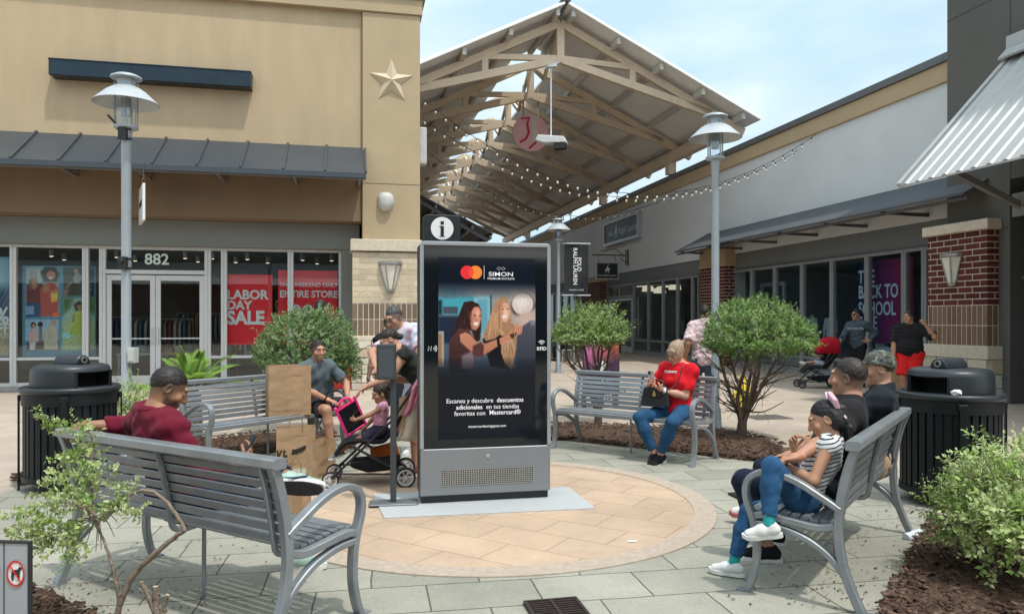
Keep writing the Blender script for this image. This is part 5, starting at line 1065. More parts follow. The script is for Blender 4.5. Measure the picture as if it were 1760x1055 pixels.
MB().cbox((0, .012, (p0[1]+p1[1])/2-.8), (p1[0]-p0[0]+.05, .03, p0[1]-p1[1]+.05)).build('backing', mat('backing_blue', (.10,.22,.32), .6), wp)
cv = Canvas(60, 120, (110,150,172)); cv.poly([(0,0),(60,0),(60,40),(0,40)], (136,176,196), soft=6); cv.poly([(0,40),(60,38),(60,72),(0,70)], (72,92,112), soft=5, tex=.25); cv.poly([(0,85),(60,82),(60,120),(0,120)], (176,160,122), soft=5, tex=.08)
wp2 = thing('window_poster', 'blue seascape poster lettered % OFF at the left edge', 'window poster', M=UV @ Matrix.Translation((U(-60), VS+.13, .8)))
p0, p1 = on_v(-150, 440, VS+.13), on_v(18, 612, VS+.13); zc_ = (p0[1]+p1[1])/2; xc_ = (p0[0]+p1[0])/2
wp2.matrix_world = UV @ Matrix.Translation((xc_, VS+.13, .8)); WM[wp2.name] = wp2.matrix_world.copy()
cv.cells('print', Matrix.Translation((0, -.008, zc_-.8)), p1[0]-p0[0], p0[1]-p1[1], mat('poster_print', (1,1,1)), wp2)
MB().cbox((0, .012, zc_-.8), (p1[0]-p0[0]+.03, .03, p0[1]-p1[1]+.03)).build('backing', mat('backing_blue', (.10,.22,.32)), wp2)
for s, x, y, h, bo in (('20%', 16, 544, .50, .02), ('OFF', 16, 565, .30, .02), ('STYLES', 16, 577, .14, .0)):
    q = on_v(x, y, VS+.12); text_mesh('lettering', s, h, TX(0, q[0], -.115, q[1]), WHT, wp2, F=UV, bold=bo, sx=.8, align='RIGHT')

# ================================================================ hung things under the canopy
ds = thing('round_sign', 'pink round sign with red and white swirl under the canopy', 'round sign')
c = at(912, 229, 28.0); ds.matrix_world = Matrix.Translation(c) @ Matrix.Rotation(PHI, 4, 'Z'); WM[ds.name] = ds.matrix_world.copy()
MB().lathe([(0,-.04),(.66,-.04),(.69,-.02),(.69,.02),(.66,.04),(0,.04)], n=48, axis=Matrix.Rotation(R(90),3,'X')).build('disc', mat('sign_pink', (.74,.40,.43), .5, var=.04), ds, smooth=40)
mb = MB(); mb.prism([(x*.69, -.044, z*.69) for x, z in ((.02,.9),(.30,.85),(.34,.1),(.42,-.45),(.12,-.60),(.10,-.2))], (0,-.004,0)); mb.build('pale_stroke', mat('sign_cream', (.60,.52,.48), .5), ds)
mb = MB(); mb.tube([(x*.69, -.05, z*.69) for x, z in ((-.55,.75),(-.1,.82),(-.2,.45),(-.12,.0),(-.28,-.35),(-.62,-.55))], .045, 6); mb.tube([(x*.69, -.05, z*.69) for x, z in ((.36,-.10),(.42,-.35),(.15,-.62),(-.1,-.85))], .045, 6); mb.build('red_stroke', mat('sign_crimson', (.50,.03,.06), .5), ds)
mb = MB(); 
for x in (-.28, .28): mb.box((x-.03,-.01,.60), (x+.03,.01,1.75))
mb.build('straps', mat('strap_tan', (.35,.29,.22), .6), ds)
pj = thing('ceiling_unit', 'white hooded unit hung on a rod from the front truss', 'hanging unit'); c = at(948, 243, 24.0); pj.matrix_world = Matrix.Translation(c) @ Matrix.Rotation(R(-14), 4, 'Z'); WM[pj.name] = pj.matrix_world.copy()
mb = MB(); mb.prism([(-.50,-.2,.02),(-.42,-.2,.20),(.42,-.2,.10),(.52,-.2,-.10),(-.2,-.2,-.08)], (0,.4,0)); mb.build('hood', mat('unit_white', (.66,.67,.67), .45), pj, bevel=.03, seg=2); MB().cbox((.28,0,-.19),(.36,.34,.16)).build('lens_box', DEV, pj, bevel=.01)
mb = MB(); mb.cyl((-.02,0,.12),(-.02,0,2.45),.025,n=8); mb.cbox((0,0,2.4),(.36,.2,.10)); mb.bar((-.25,0,2.3),(.25,0,2.5),.05,.05); mb.build('rod', mat('unit_white', (.66,.67,.67)), pj)
BULB = mat('bulb_glass', (.62,.60,.56), .15); WIRE = mat('wire_black', (.02,.02,.022), .6)
def strand(label, a, b, sag, n):
    a, b = Vector(a), Vector(b); t = thing('string_light', label, 'string lights', a, group='strings of bulbs across the street')
    f = lambda s: a*(1-s) + b*s - Vector((0, 0, sag*4*s*(1-s)))
    MB().tube([f(i/60)-a for i in range(61)], .008, 5).build('wire', WIRE, t); first = None
    for i in range(n):
        p = f((i+.5)/n) - a
        if first is None:
            first = MB().cyl((0,0,0),(0,0,-.07),.014,n=8).build('bulb', WIRE, t); first.location = p; g_ = MB().ball((0,0,-.10), (.030,.030,.040), 10, 7).build('glass', BULB, first, smooth=60)
        else:
            o = first.copy(); COL.objects.link(o); o.parent = t; o.location = p; h_ = first.children[0].copy(); COL.objects.link(h_); h_.parent = o
q1 = on_u(1403, 231, UF-.09); q2 = on_u(1372, 258, UF-.09)
strand('upper string of bulbs running down from the tan band', UV @ Vector((UF-.09, q1[0], q1[1])), at(722, 165, 19.5), 2.05, 40)
strand('lower string of bulbs hanging beneath the upper string', UV @ Vector((UF-.09, q2[0], q2[1])), at(722, 200, 20.5), 1.75, 40)
q3 = on_u(1300, 300, UF-.09); strand('farthest string of bulbs hung under the canopy trusses', UV @ Vector((UF-.09, q3[0]+6, 6.4)), at(722, 250, 27), 1.6, 34)
# ================================================================ people: bodies as blended distance fields meshed by surface nets
def V3(p): return np.array(p, float)
def nrm(v): v = V3(v); return v/max(np.linalg.norm(v), 1e-9)
def C(a, b, ra, rb=None, k=.02, cut=None, op=1): return ('c', V3(a), V3(b), ra, ra if rb is None else rb, k, cut or [], op)
def E(c, r, B=np.eye(3), k=.02, cut=None, op=1): return ('e', V3(c), V3(r), np.array(B, float), k, cut or [], op)
def evalf(pr, lo, h, shape):
    D = np.full(shape, 1.0, np.float32); hi = lo + h*(np.array(shape)-1)
    ax = [lo[i] + h*np.arange(shape[i]) for i in range(3)]
    for p in pr:
        k, cuts, op = p[-3], p[-2], p[-1]
        if p[0] == 'c': m = max(p[3], p[4]) + k + 2.5*h; a, b = np.minimum(p[1], p[2]) - m, np.maximum(p[1], p[2]) + m
        else: m = p[2].max() + k + 2.5*h; a, b = p[1] - m, p[1] + m
        i0 = np.maximum(np.floor((a-lo)/h).astype(int), 0); i1 = np.minimum(np.ceil((b-lo)/h).astype(int)+1, shape)
        if (i1 <= i0).any(): continue
        X = ax[0][i0[0]:i1[0], None, None]; Y = ax[1][None, i0[1]:i1[1], None]; Z = ax[2][None, None, i0[2]:i1[2]]
        if p[0] == 'c':
            A, B_, ra, rb = p[1:5]; ba = B_-A; l = ba@ba + 1e-12
            t = np.clip(((X-A[0])*ba[0]+(Y-A[1])*ba[1]+(Z-A[2])*ba[2])/l, 0, 1)
            d = np.sqrt((X-A[0]-t*ba[0])**2+(Y-A[1]-t*ba[1])**2+(Z-A[2]-t*ba[2])**2) - (ra+t*(rb-ra))
        else:
            c, r, B_ = p[1:4]; dx, dy, dz = X-c[0], Y-c[1], Z-c[2]
            q = [(dx*B_[0, i]+dy*B_[1, i]+dz*B_[2, i])/r[i] for i in range(3)]; k0 = np.sqrt(q[0]**2+q[1]**2+q[2]**2)
            k1 = np.sqrt((q[0]/r[0])**2+(q[1]/r[1])**2+(q[2]/r[2])**2)+1e-9; d = k0*(k0-1)/k1
        for cc, n in cuts: d = np.maximum(d, (X-cc[0])*n[0]+(Y-cc[1])*n[1]+(Z-cc[2])*n[2])
        S = D[i0[0]:i1[0], i0[1]:i1[1], i0[2]:i1[2]]
        if op < 0: d = -d; hh = np.maximum(k-np.abs(S-d), 0)/max(k, 1e-6); S[...] = np.maximum(S, d) + hh*hh*k*.25
        else: hh = np.maximum(k-np.abs(S-d), 0)/max(k, 1e-6); S[...] = np.minimum(S, d) - hh*hh*k*.25
    return D, ax
def nets(D, lo, h):
    S = D < 0; nx, ny, nz = D.shape; cnt = np.zeros((nx-1, ny-1, nz-1), np.int8); offs = [(i, j, k) for i in (0, 1) for j in (0, 1) for k in (0, 1)]
    for i, j, k in offs: cnt += S[i:nx-1+i, j:ny-1+j, k:nz-1+k]
    I, J, K = np.nonzero((cnt > 0) & (cnt < 8)); n = len(I)
    if n == 0: return np.zeros((0, 3)), np.zeros((0, 4), int)
    val = [D[I+o[0], J+o[1], K+o[2]] for o in offs]; P = np.zeros((n, 3)); w = np.zeros(n)
    for a in range(8):
        for b in range(a+1, 8):
            if sum(abs(offs[a][q]-offs[b][q]) for q in range(3)) != 1: continue
            cr = (val[a] < 0) != (val[b] < 0); t = np.where(cr, val[a]/np.where(cr, val[a]-val[b], 1), 0)
            for q in range(3): P[:, q] += np.where(cr, offs[a][q]+t*(offs[b][q]-offs[a][q]), 0)
            w += cr
    V_ = lo + h*(np.stack([I, J, K], 1) + P/w[:, None]); idx = np.full((nx-1, ny-1, nz-1), -1, np.int32); idx[I, J, K] = np.arange(n); F = []
    for ax_, (u, v) in enumerate(((1, 2), (2, 0), (0, 1))):
        sl0 = [slice(0, s) for s in D.shape]; sl0[ax_] = slice(0, D.shape[ax_]-1); sl1 = list(sl0); sl1[ax_] = slice(1, D.shape[ax_])
        cr = S[tuple(sl0)] != S[tuple(sl1)]; g = np.stack(np.nonzero(cr), 1); g = g[(g[:, u] > 0) & (g[:, v] > 0) & (g[:, u] < D.shape[u]-1) & (g[:, v] < D.shape[v]-1)]
        fl = S[tuple(g.T)]; q = []
        for du, dv in ((-1, -1), (0, -1), (0, 0), (-1, 0)): c = g.copy(); c[:, u] += du; c[:, v] += dv; q.append(idx[tuple(c.T)])
        q = np.stack(q, 1); q = np.where(fl[:, None], q, q[:, ::-1]); F.append(q)
    return V_, np.concatenate(F)
def field_mesh(pr, h, noise=None):
    lo = np.min([np.minimum(p[1], p[2])-max(p[3], p[4]) if p[0] == 'c' else p[1]-p[2].max() for p in pr if p[-1] > 0], 0) - 3*h
    hi = np.max([np.maximum(p[1], p[2])+max(p[3], p[4]) if p[0] == 'c' else p[1]+p[2].max() for p in pr if p[-1] > 0], 0) + 3*h
    sh = tuple(np.ceil((hi-lo)/h).astype(int)+1); D, ax = evalf(pr, lo, h, sh)
    if noise:
        amp, wl, seed = noise; rg = np.random.default_rng(seed); X, Y, Z = ax[0][:, None, None], ax[1][None, :, None], ax[2][None, None, :]; nz_ = 0
        for i in range(6):
            d = rg.normal(size=3); d /= np.linalg.norm(d); f = 6.28/(wl*(.6+.9*rg.random())); ph = rg.random()*6.28; e = rg.normal(size=3)*9
            nz_ = nz_ + np.sin(f*(X*d[0]+Y*d[1]+Z*d[2])+ph+1.5*np.sin(X*e[0]+Y*e[1]+Z*e[2]))
        D = D + np.float32(amp/2.4)*nz_.astype(np.float32)
    return nets(D, lo, h)
def ik(a, t, l1, l2, pole):
    a, t = V3(a), V3(t); d = t-a; L_ = np.linalg.norm(d); m = (l1+l2)*.995
    if L_ > m: t = a + d/L_*m; L_ = m
    L_ = max(L_, abs(l1-l2)+.02)
    u = (t-a)/np.linalg.norm(t-a); x = (l1*l1-l2*l2+L_*L_)/(2*L_); y = math.sqrt(max(l1*l1-x*x, 0)); p = V3(pole); p = p-u*(p@u); p = nrm(p)
    return a+u*x+p*y, t
SKIN = mat('skin', (1,1,1), .52, attr=True, var=.05, scale=18, spec=.35, bump=.06, bscale=220)
SKIN.node_tree.nodes['Principled BSDF'].inputs['Subsurface Weight'].default_value = .08; SKIN.node_tree.nodes['Principled BSDF'].inputs['Subsurface Radius'].default_value = (.012, .005, .003)
def cloth(name, col, rough=.9, var=.08, bump=.45, bscale=26, **k): return mat('cloth_'+name, col, rough, var=var, scale=7, bump=bump, bscale=bscale, spec=.15, sheen=.03, stretch=(1, 1, .5), **k)
def hairm(name, col): return mat('hair_'+name, col, .5, var=.18, scale=40, bump=.25, bscale=190, spec=.4, stretch=(1, 1, .35))
def rows(R_): return np.array(R_)
def hand_prims(w, d, n, s, curl=.5, left=True, spread=.0, thumb=1.0):
    d = nrm(d); n = nrm(V3(n)-d*(V3(n)@d)); sd = np.cross(n, d)*(1 if left else -1)          # sd points to the thumb side
    B = np.stack([sd, d, n], 1); pr = [E(w+d*.045*s+n*.002, (.040*s, .052*s, .0155*s), B, .012*s), C(w-d*.02*s, w+d*.02*s, .026*s, .027*s, .02*s)]
    for i, (o, l, b0) in enumerate(((.029, .070, .084), (.010, .080, .090), (-.010, .074, .086), (-.028, .058, .076))):
        p = w + d*b0*s*.92 + sd*o*s; dd = nrm(d + sd*spread*(o/.03)); a = curl*(.75+.12*i)
        for j, f in enumerate((.46, .31, .25)):
            ang = a*(.8, 1.75, 2.3)[j]; v = dd*math.cos(ang) + n*math.sin(ang); q = p + v*l*f*s; pr.append(C(p, q, (.0092, .0085, .0077)[j]*s, (.0085, .0077, .0066)[j]*s, .004*s)); p = q
    p = w + d*.022*s + sd*.030*s; v = nrm(d*.62 + sd*.68*thumb + n*.35); q = p+v*.042*s; pr.append(C(p, q, .0125*s, .0105*s, .008*s)); v = nrm(d*.85+sd*.25*thumb+n*(.35+.5*curl)); pr.append(C(q, q+v*.036*s, .0105*s, .0085*s, .004*s))
    return pr
def person(label, M, pel, fwd, up=(0,0,1), sf=None, hf=None, hu=(0,0,1), s=1.0, fat=1.0, wid=1.0, LH=None, RH=None, LF=None, RF=None, skin=(.42,.235,.15), hair=None, hcol=(.012,.009,.008),
           shirt=None, pants=None, shoes=None, h=.008, lips=(.35,.11,.09), beard=0, grp=None, female=False, hs=1.0, seed=1, fadec=None, socks=None, base=None, belly=0, cap=None, name='person', cat='person'):
    A = np.array(M); T = lambda p: A[:3, :3]@V3(p)+A[:3, 3]; TD = lambda d: A[:3, :3]@V3(d)
    pel, up = T(pel), nrm(TD(up)); f = TD(fwd); f = nrm(f-up*(f@up)); r = np.cross(f, up)
    sfw = TD(sf) if sf is not None else f; sfw = nrm(sfw-up*(sfw@up)); sr = np.cross(sfw, up)
    hf_ = nrm(TD(hf)) if hf is not None else sfw; hu_ = TD(hu); hu_ = nrm(hu_-hf_*(hu_@hf_)); hr = np.cross(hf_, hu_)
    w = s*wid; N_ = pel+up*.50*s; sh = {'L': N_-up*.055*s-sr*.172*w, 'R': N_-up*.055*s+sr*.172*w}; hip = {'L': pel-r*.088*w-up*.03*s, 'R': pel+r*.088*w-up*.03*s}
    chest = pel+up*.345*s; waist = pel+up*.17*s; Bt = np.stack([r, f, up], 1); Bs = np.stack([sr, sfw, up], 1); k6 = .06*s
    Hc = N_ + up*.055*s + hu_*.105*s*hs + hf_*.022*s; Bh = np.stack([hr, hf_, hu_], 1); hsz = s*hs
    HL = lambda x, y, z: Hc + Bh@np.array([x, y, z])*hsz
    def he(c, rr, k=.02, cut=None, op=1, B=None): return E(HL(*c), np.array(rr)*hsz, Bh if B is None else Bh@B, k*hsz, cut, op)
    def torso(t=0.0, cut=None, k=k6):
        out = [E(pel, (.168*w*fat+t, .118*s*fat+t, .125*s+t), Bt, k, cut), E(waist+f*.01*s, (.142*w*fat+t, .103*s*fat+t, .15*s+t), Bt, k, cut), E(chest, (.162*w*(.5+.5*fat)+t, .112*s*(.6+.4*fat)+t, .165*s+t), Bs, k, cut),
               C(sh['L']+sr*.03*s, sh['R']-sr*.03*s, .056*s+t, None, k, cut), C(N_+up*.02*s, sh['L']+up*.004*s, .044*s+t, .05*s+t, k, cut), C(N_+up*.02*s, sh['R']+up*.004*s, .044*s+t, .05*s+t, k, cut)]
        if belly: out.append(E(pel+up*.12*s+f*.045*s, (.15*w*fat+t, .115*s*fat*belly+t, .13*s+t), Bt, k, cut))
        if female: out += [E(chest+sfw*.085*s+sr*q*.062*s-up*.03*s, (.06*s+t, .055*s+t, .06*s+t), Bs, .04*s, cut) for q in (-1, 1)]
        return out
    arms, legs = {}, {}
    dflt = {'L': (pel-r*.27*s+f*.06*s-up*.02*s, -f*.6-r*.2), 'R': (pel+r*.27*s+f*.06*s-up*.02*s, -f*.6+r*.2)}
    hands = {}
    for q, g in (('L', LH), ('R', RH)):
        g = g or {}; t_ = T(g['w']) if 'w' in g else dflt[q][0]; po = TD(g['pole']) if 'pole' in g else dflt[q][1]
        e, t_ = ik(sh[q], t_, .292*s, .258*s, po); arms[q] = (sh[q], e, t_); dd = TD(g['d']) if 'd' in g else nrm(t_-e)
        n_ = TD(g['n']) if 'n' in g else (r if q == 'L' else -r); hands[q] = (t_, nrm(dd), n_, g.get('curl', .45), g.get('spread', .05))
    for q, g in (('L', LF), ('R', RF)):
        g = g or {}; sg = -1 if q == 'L' else 1; an = T(g['a']) if 'a' in g else np.array([*(pel+r*.10*sg*s)[:2], .09*s+ (base or 0)]); po = TD(g['pole']) if 'pole' in g else f
        kn, an = ik(hip[q], an, .435*s, .415*s, po); td = TD(g['toe']) if 'toe' in g else f; fu = TD(g['up']) if 'up' in g else np.array([0, 0, 1.]); td = nrm(td); fu = nrm(fu-td*(fu@td)); legs[q] = (hip[q], kn, an, td, fu)
    skn = [p for p in torso()]; fa = .5+.5*fat
    skn += [C(N_-up*.02*s, HL(0, -.018, -.05), .058*s*fa, .052*hsz*fa, .03*s)]
    for q in 'LR':
        a, e, t_ = arms[q]; skn += [C(a, e, .050*s*fa, .041*s*fa, .03*s), C(e, e*.6+t_*.4, .041*s*fa, .039*s*fa, .02*s), C(e*.6+t_*.4, t_, .039*s*fa, .026*s, .02*s)]
        hp, kn, an, td, fu = legs[q]; skn += [C(hp, kn, .088*s*fat, .056*s*fa, .05*s), C(kn, kn*.65+an*.35, .054*s*fa, .055*s*fa, .02*s), C(kn*.65+an*.35, an, .055*s*fa, .036*s, .02*s)]
        skn += [C(an-td*.02*s-fu*.03*s, an+td*.13*s-fu*.058*s, .032*s, .026*s, .02*s)]
    Vb, Fb = field_mesh(skn, h); hh = min(h*.62, .0048)*(1 if s > .7 else .8); hp_ = [he((0,-.012,.032), (.075,.094,.086)), he((0,.026,-.032), (.060,.070,.084), .03), he((0,.070,-.092), (.026,.022,.024), .03), he((0,.085,.034), (.052,.014,.016), .02)]
    hp_ += [C(HL(0,.092,.022), HL(0,.113,-.024), .0085*hsz, .0135*hsz, .010*hsz)] + [he((q*.0125,.101,-.028), (.009,.010,.008), .006) for q in (-1, 1)]
    hp_ += [he((q*.046,.068,-.022), (.022,.018,.022), .02) for q in (-1, 1)] + [he((q*.031,.104,.012), (.019,.014,.0125), .012, None, -1) for q in (-1, 1)] + [he((q*.031,.078,.011), (.0145,.0145,.0125), .004) for q in (-1, 1)]
    hp_ += [he((0,.092,-.0565), (.023,.0105,.0055), .005), he((0,.0905,-.067), (.020,.0105,.006), .005)]
    for q in (-1, 1):
        Be = np.array(Matrix.Rotation(R(-18), 3, 'X')); hp_ += [he((q*.0765,-.006,-.002), (.0095,.021,.033), .006, None, 1, Be), he((q*.084,-.002,.0), (.008,.012,.020), .005, None, -1, Be)]
    hp_ += [C(HL(0,-.018,-.05), N_+up*.0*s, .052*hsz*fa, .056*s*fa, .03*s)]
    Vh, Fh = field_mesh(hp_, hh)
    P = (Vh-Hc)@Bh/hsz; sk = np.array(skin); ch = np.tile(sk, (len(P), 1)); x, y, z = np.abs(P[:, 0]), P[:, 1], P[:, 2]
    def mixc(m, c): 
        m = np.clip(m, 0, 1)[:, None]; ch[:] = ch*(1-m)+np.array(c)*m
    hc = np.array(hcol)
    if beard: mixc(beard*np.clip((-.030-z+.35*np.maximum(.0, .02-y)*0)/.02, 0, 1)*np.clip((y+.005)/.02, 0, 1)*np.clip((z+.125)/.01, 0, 1)*(1-np.clip((.012-np.abs(z+.0))/.01, 0, 1)), hc*1.5+sk*.08)
    mixc(.5*np.exp(-((x-.045)/.022)**2-((z+.02)/.022)**2)*(y > .03), sk*np.array((1.12,.86,.82)))
    mixc(np.clip(1.6-np.sqrt(((x)/.024)**2+((z+.0615)/.0125)**2)*1.3, 0, 1)*(y > .075), lips)
    mixc(np.clip((.0055-np.abs(z-.034+.12*np.maximum(x-.03, 0)))/.003, 0, 1)*np.clip((.054-x)/.004, 0, 1)*np.clip((x-.012)/.004, 0, 1)*(y > .05), hc*.7+sk*.12)
    ey = np.sqrt(((x-.031)/.0135)**2+((z-.0105)/.0055)**2); mixc(np.clip((1.18-ey)/.3, 0, 1)*(y > .06), sk*.40); mixc(np.clip((1-ey)/.2, 0, 1)*(y > .06), (.55,.52,.49)); mixc(np.clip((.0060-np.sqrt((x-.031)**2+(z-.0105)**2))/.0015, 0, 1)*(y > .06), (.015,.010,.008))
    if fadec is not None: mixc(np.clip((z-.75*y+.060)/.055, 0, 1)*(y < .075)*.9, fadec); mixc(np.clip((z-.78*y-.004)/.034, 0, 1)*(y < .080)*np.clip((z+.02)/.02, 0, 1)*.92, hc*1.3)
    Vs, Fs, Cs = [Vb, Vh], [Fb, Fh+len(Vb)], [np.tile(sk, (len(Vb), 1)), ch]; off = len(Vb)+len(Vh)
    for q in 'LR':
        t_, dd, n_, cu, sp_ = hands[q]; Vx, Fx = field_mesh(hand_prims(t_, dd, n_, s, cu, q == 'L', sp_), min(h*.45, .0036)*(1 if s > .7 else .8)); Vs.append(Vx); Fs.append(Fx+off); Cs.append(np.tile(sk*np.array((1.03,.98,.97)), (len(Vx), 1))); off += len(Vx)
    org = np.array([pel[0], pel[1], 0]); t = thing(name, label, cat, tuple(org), group=grp)
    mk = lambda nm, V_, F_, m, p=t, c=None: mesh_np(nm, V_-org, F_, c, m, p, smooth=True)
    mk('body', np.concatenate(Vs), np.concatenate(Fs), SKIN, c=np.concatenate(Cs))
    if pants:
        pm, pl, slack = pants[0], pants[1], pants[2] if len(pants) > 2 else .014; pr = [E(pel, (.168*w*fat+slack, .118*s*fat+slack, .125*s+slack), Bt, k6, [(pel+up*.10*s, up)])]
        for q in 'LR':
            hp, kn, an, td, fu = legs[q]
            if pl <= 1: 
                e_ = hp+(kn-hp)*pl; d_ = nrm(kn-hp); pr.append(C(hp, e_+d_*.03, .088*s*fat+slack, (.088*(1-pl)+.060*pl)*s*fat+slack*1.5, .05*s, [(e_, d_)]))
            else:
                e_ = kn+(an-kn)*(pl-1); d_ = nrm(an-kn); r0 = .054*s*fa+slack; r1 = pants[3]*s if len(pants) > 3 else .052*s
                km = kn*.65+an*.35; pr += [C(hp, kn, .088*s*fat+slack, .056*s*fa+slack, .05*s), C(kn, km, r0, .056*s*fa+slack, .02*s), C(km, e_+d_*.02, .056*s*fa+slack, max(r1, .040*s+slack*.7), .03*s, [(e_, d_)])]
        mk('trousers' if pl > 1 else 'shorts', *field_mesh(pr, h*1.0, (.0028*s, .065*s, seed)), pm)
    if shirt:
        sm_, sl, hem = shirt[:3]; ts = shirt[3] if len(shirt) > 3 else .014; neck = shirt[4] if len(shirt) > 4 else .0
        ct = [(pel-up*(hem)*s, -up), (N_+up*(.035+neck)*s-sfw*.0, nrm(up+sfw*.35))]; pr = torso(ts*s, ct)
        for q in 'LR':
            a, e, t_ = arms[q]
            if sl <= 0: continue
            if sl <= 1: e_ = a+(e-a)*sl; d_ = nrm(e-a); pr.append(C(a, e_+d_*.03, .050*s*fa+ts*s*1.1, .046*s*fa+ts*s*1.5, .035*s, [(e_, d_)]))
            else: e_ = e+(t_-e)*(sl-1); d_ = nrm(t_-e); pr += [C(a, e, .050*s*fa+ts*s*1.1, .041*s*fa+ts*s*1.1, .035*s), C(e, e_+d_*.02, .041*s*fa+ts*s*1.1, .032*s+ts*s, .02*s, [(e_, d_)])]
        sh_o = mk('shirt', *field_mesh(pr, h, (.006*s, .10*s, seed+5)), sm_)
    if shoes:
        for q in 'LR':
            hp, kn, an, td, fu = legs[q]; rt = np.cross(td, fu); L_ = s*(1.0 if not female else .93); bt = [(an-fu*.080*s, -fu)]
            pr = [C(an-td*.040*L_-fu*.045*s, an+td*.05*L_-fu*.046*s, .040*s, .045*s, .02*s, bt), C(an+td*.05*L_-fu*.046*s, an+td*.150*L_-fu*.066*s, .043*s, .034*s, .03*s, bt), C(an-fu*.01*s-td*.012*L_, an-fu*.03*s-td*.012*L_, .043*s, .045*s, .02*s, bt + [(an+fu*.008*s, fu)])]
            so = mk('shoe', *field_mesh(pr, .0055 if h < .01 else .009), shoes[0])
            mb = MB(); pts = []
            for i in range(28):
                a = 6.28318*i/28; c_, s_ = math.cos(a), math.sin(a); yy = .055+.145*c_; ww = (.046 if c_ > 0 else .041)*(1-.12*math.exp(-((yy-.02)/.03)**2)); pts.append(an + td*(yy*L_) + rt*(ww*s*math.copysign(abs(s_)**.7, s_)) - fu*(.104*s - (.012*s if c_ > .85 else 0)))
            mb.prism([p-org for p in pts], Vector(fu*.030*s)); mb.build('sole', shoes[1], so, smooth=50)
            if socks: mk('sock', *field_mesh([C(an, an+nrm(kn-an)*.07*s, .041*s, .043*s, .01, [(an+nrm(kn-an)*.06*s, nrm(kn-an))])], .007), socks)
    # hair
    pl_n = Bh@nrm((0, .60, -.80)); hk = (HL(0, 0, (hair or {}).get('z', .014)), Bh@nrm((0, (hair or {}).get('sl', .60), -.80)))
    if hair:
        th_ = hair.get('t', .010); pr = ([he((0,-.012,.032), (.0785,.0975,.0895), .01, [hk]), he((0,-.016,.036), (.070,.088,.082+th_), .012, [hk])] if hair.get('z') else []) + [he((0,-.021,.040), (.0735+th_*.85, .0935+th_*.7, .084+th_) if not hair.get('z') else (.02,.02,.02), .01, [hk] if not hair.get('open') else [(HL(0,.062,.0), Bh@nrm((0,1,-.55)))])]
        for q in hair.get('e', []): pr.append(he(q[0], q[1], q[2] if len(q) > 2 else .03, [(HL(0,.075,0), hf_)] if len(q) < 4 else None))
        for q in hair.get('c', []): pr.append(C(HL(*q[0]), HL(*q[1]), q[2]*hsz, q[3]*hsz, .02*hsz))
        mk('hair', *field_mesh(pr, max(hh*1.1, .005), (hair.get('n', .0025)*hsz, hair.get('w', .022)*hsz, seed+9)), hairm(hair['m'], hcol))
    if cap:
        pr = [he((0,-.012,.040), (.0755+.018, .0945+.016, .086+.014), .01, [(HL(0,0,.028), Bh@nrm((0,.28,-1)))])]
        if cap[1]: pr.append(C(HL(-.045,.10,.045), HL(.045,.10,.045), .012*hsz, None, .01)); pr += [C(HL(q*.02,.10,.047), HL(q*.02,.155,.035), .010*hsz, .006*hsz, .02*hsz) for q in (-2, -1, 0, 1, 2)]
        mk('cap', *field_mesh(pr, .006), cap[0])
    return dict(t=t, HL=HL, Bh=Bh, Hc=Hc, hands=hands, arms=arms, legs=legs, N=N_, pel=pel, up=up, f=f, r=r, sf=sfw, sr=sr, s=s, hs=hsz, org=org, chest=chest, mk=mk)
def loc_build(mb, nm, m, P, **k): return mb.build(nm, m, P['t'], F=Matrix.Identity(4), **k)
def glasses(P, m, dark=None, r=.019):
    mb = MB(); HL = P['HL']
    for q in (-1, 1): mb.tube([HL(q*.034+.022*math.cos(a), .108, .011+r*math.sin(a)) for a in np.linspace(0, 6.28, 17)[:-1]], .0026*P['hs'], 6, closed=True); mb.tube([HL(q*.056,.106,.016), HL(q*.079,.06,.014), HL(q*.082,-.01,.008)], .0022*P['hs'], 5)
    mb.tube([HL(-.012,.109,.015), HL(.012,.109,.015)], .0025*P['hs'], 5); g = loc_build(mb, 'glasses', m, P)
    if dark:
        mb = MB(); 
        for q in (-1, 1): mb.prism([HL(q*.034+.022*math.cos(a), .107, .011+r*math.sin(a)) for a in np.linspace(0, 6.28, 17)[:-1]], Vector(P['Bh']@np.array([0,.002,0])))
        mb.build('lens', dark, g, F=Matrix.Identity(4))
def watch(P, q, m, w=.014):
    a, e, t_ = P['arms'][q]; d = nrm(t_-e); c = t_-d*.015; o = np.cross(d, [0, 0, 1.]); o = nrm(o); u = np.cross(o, d); mb = MB()
    mb.sweep([c+o*.031*math.cos(a_)+u*.029*math.sin(a_) for a_ in np.linspace(0, 6.28, 19)[:-1]], rrect(.006, w*1.6, .001), None, closed=True); mb.cbox(c+u*.032, (.03,.03,.012)); loc_build(mb, 'watch', m, P)
def holder(M): return M if isinstance(M, Matrix) else Matrix(M)
DENIM = cloth('denim', (.022,.075,.165), var=.35, bump=.25); DENIMD = cloth('denim_dark', (.014,.024,.055), var=.25); NAVYJ = cloth('denim_navy', (.012,.016,.034), var=.2)
BLKT = cloth('black_tee', (.018,.017,.019)); BLKT2 = cloth('navy_black_tee', (.016,.020,.026)); WSOLE = mat('sole_white', (.66,.66,.64), .6, var=.05); BSOLE = mat('sole_dark', (.045,.032,.035), .7)
WSHOE = cloth('white_leather', (.68,.68,.67), .5, var=.04); KSHOE = cloth('black_knit', (.012,.012,.015))
ID = Matrix.Identity(4)

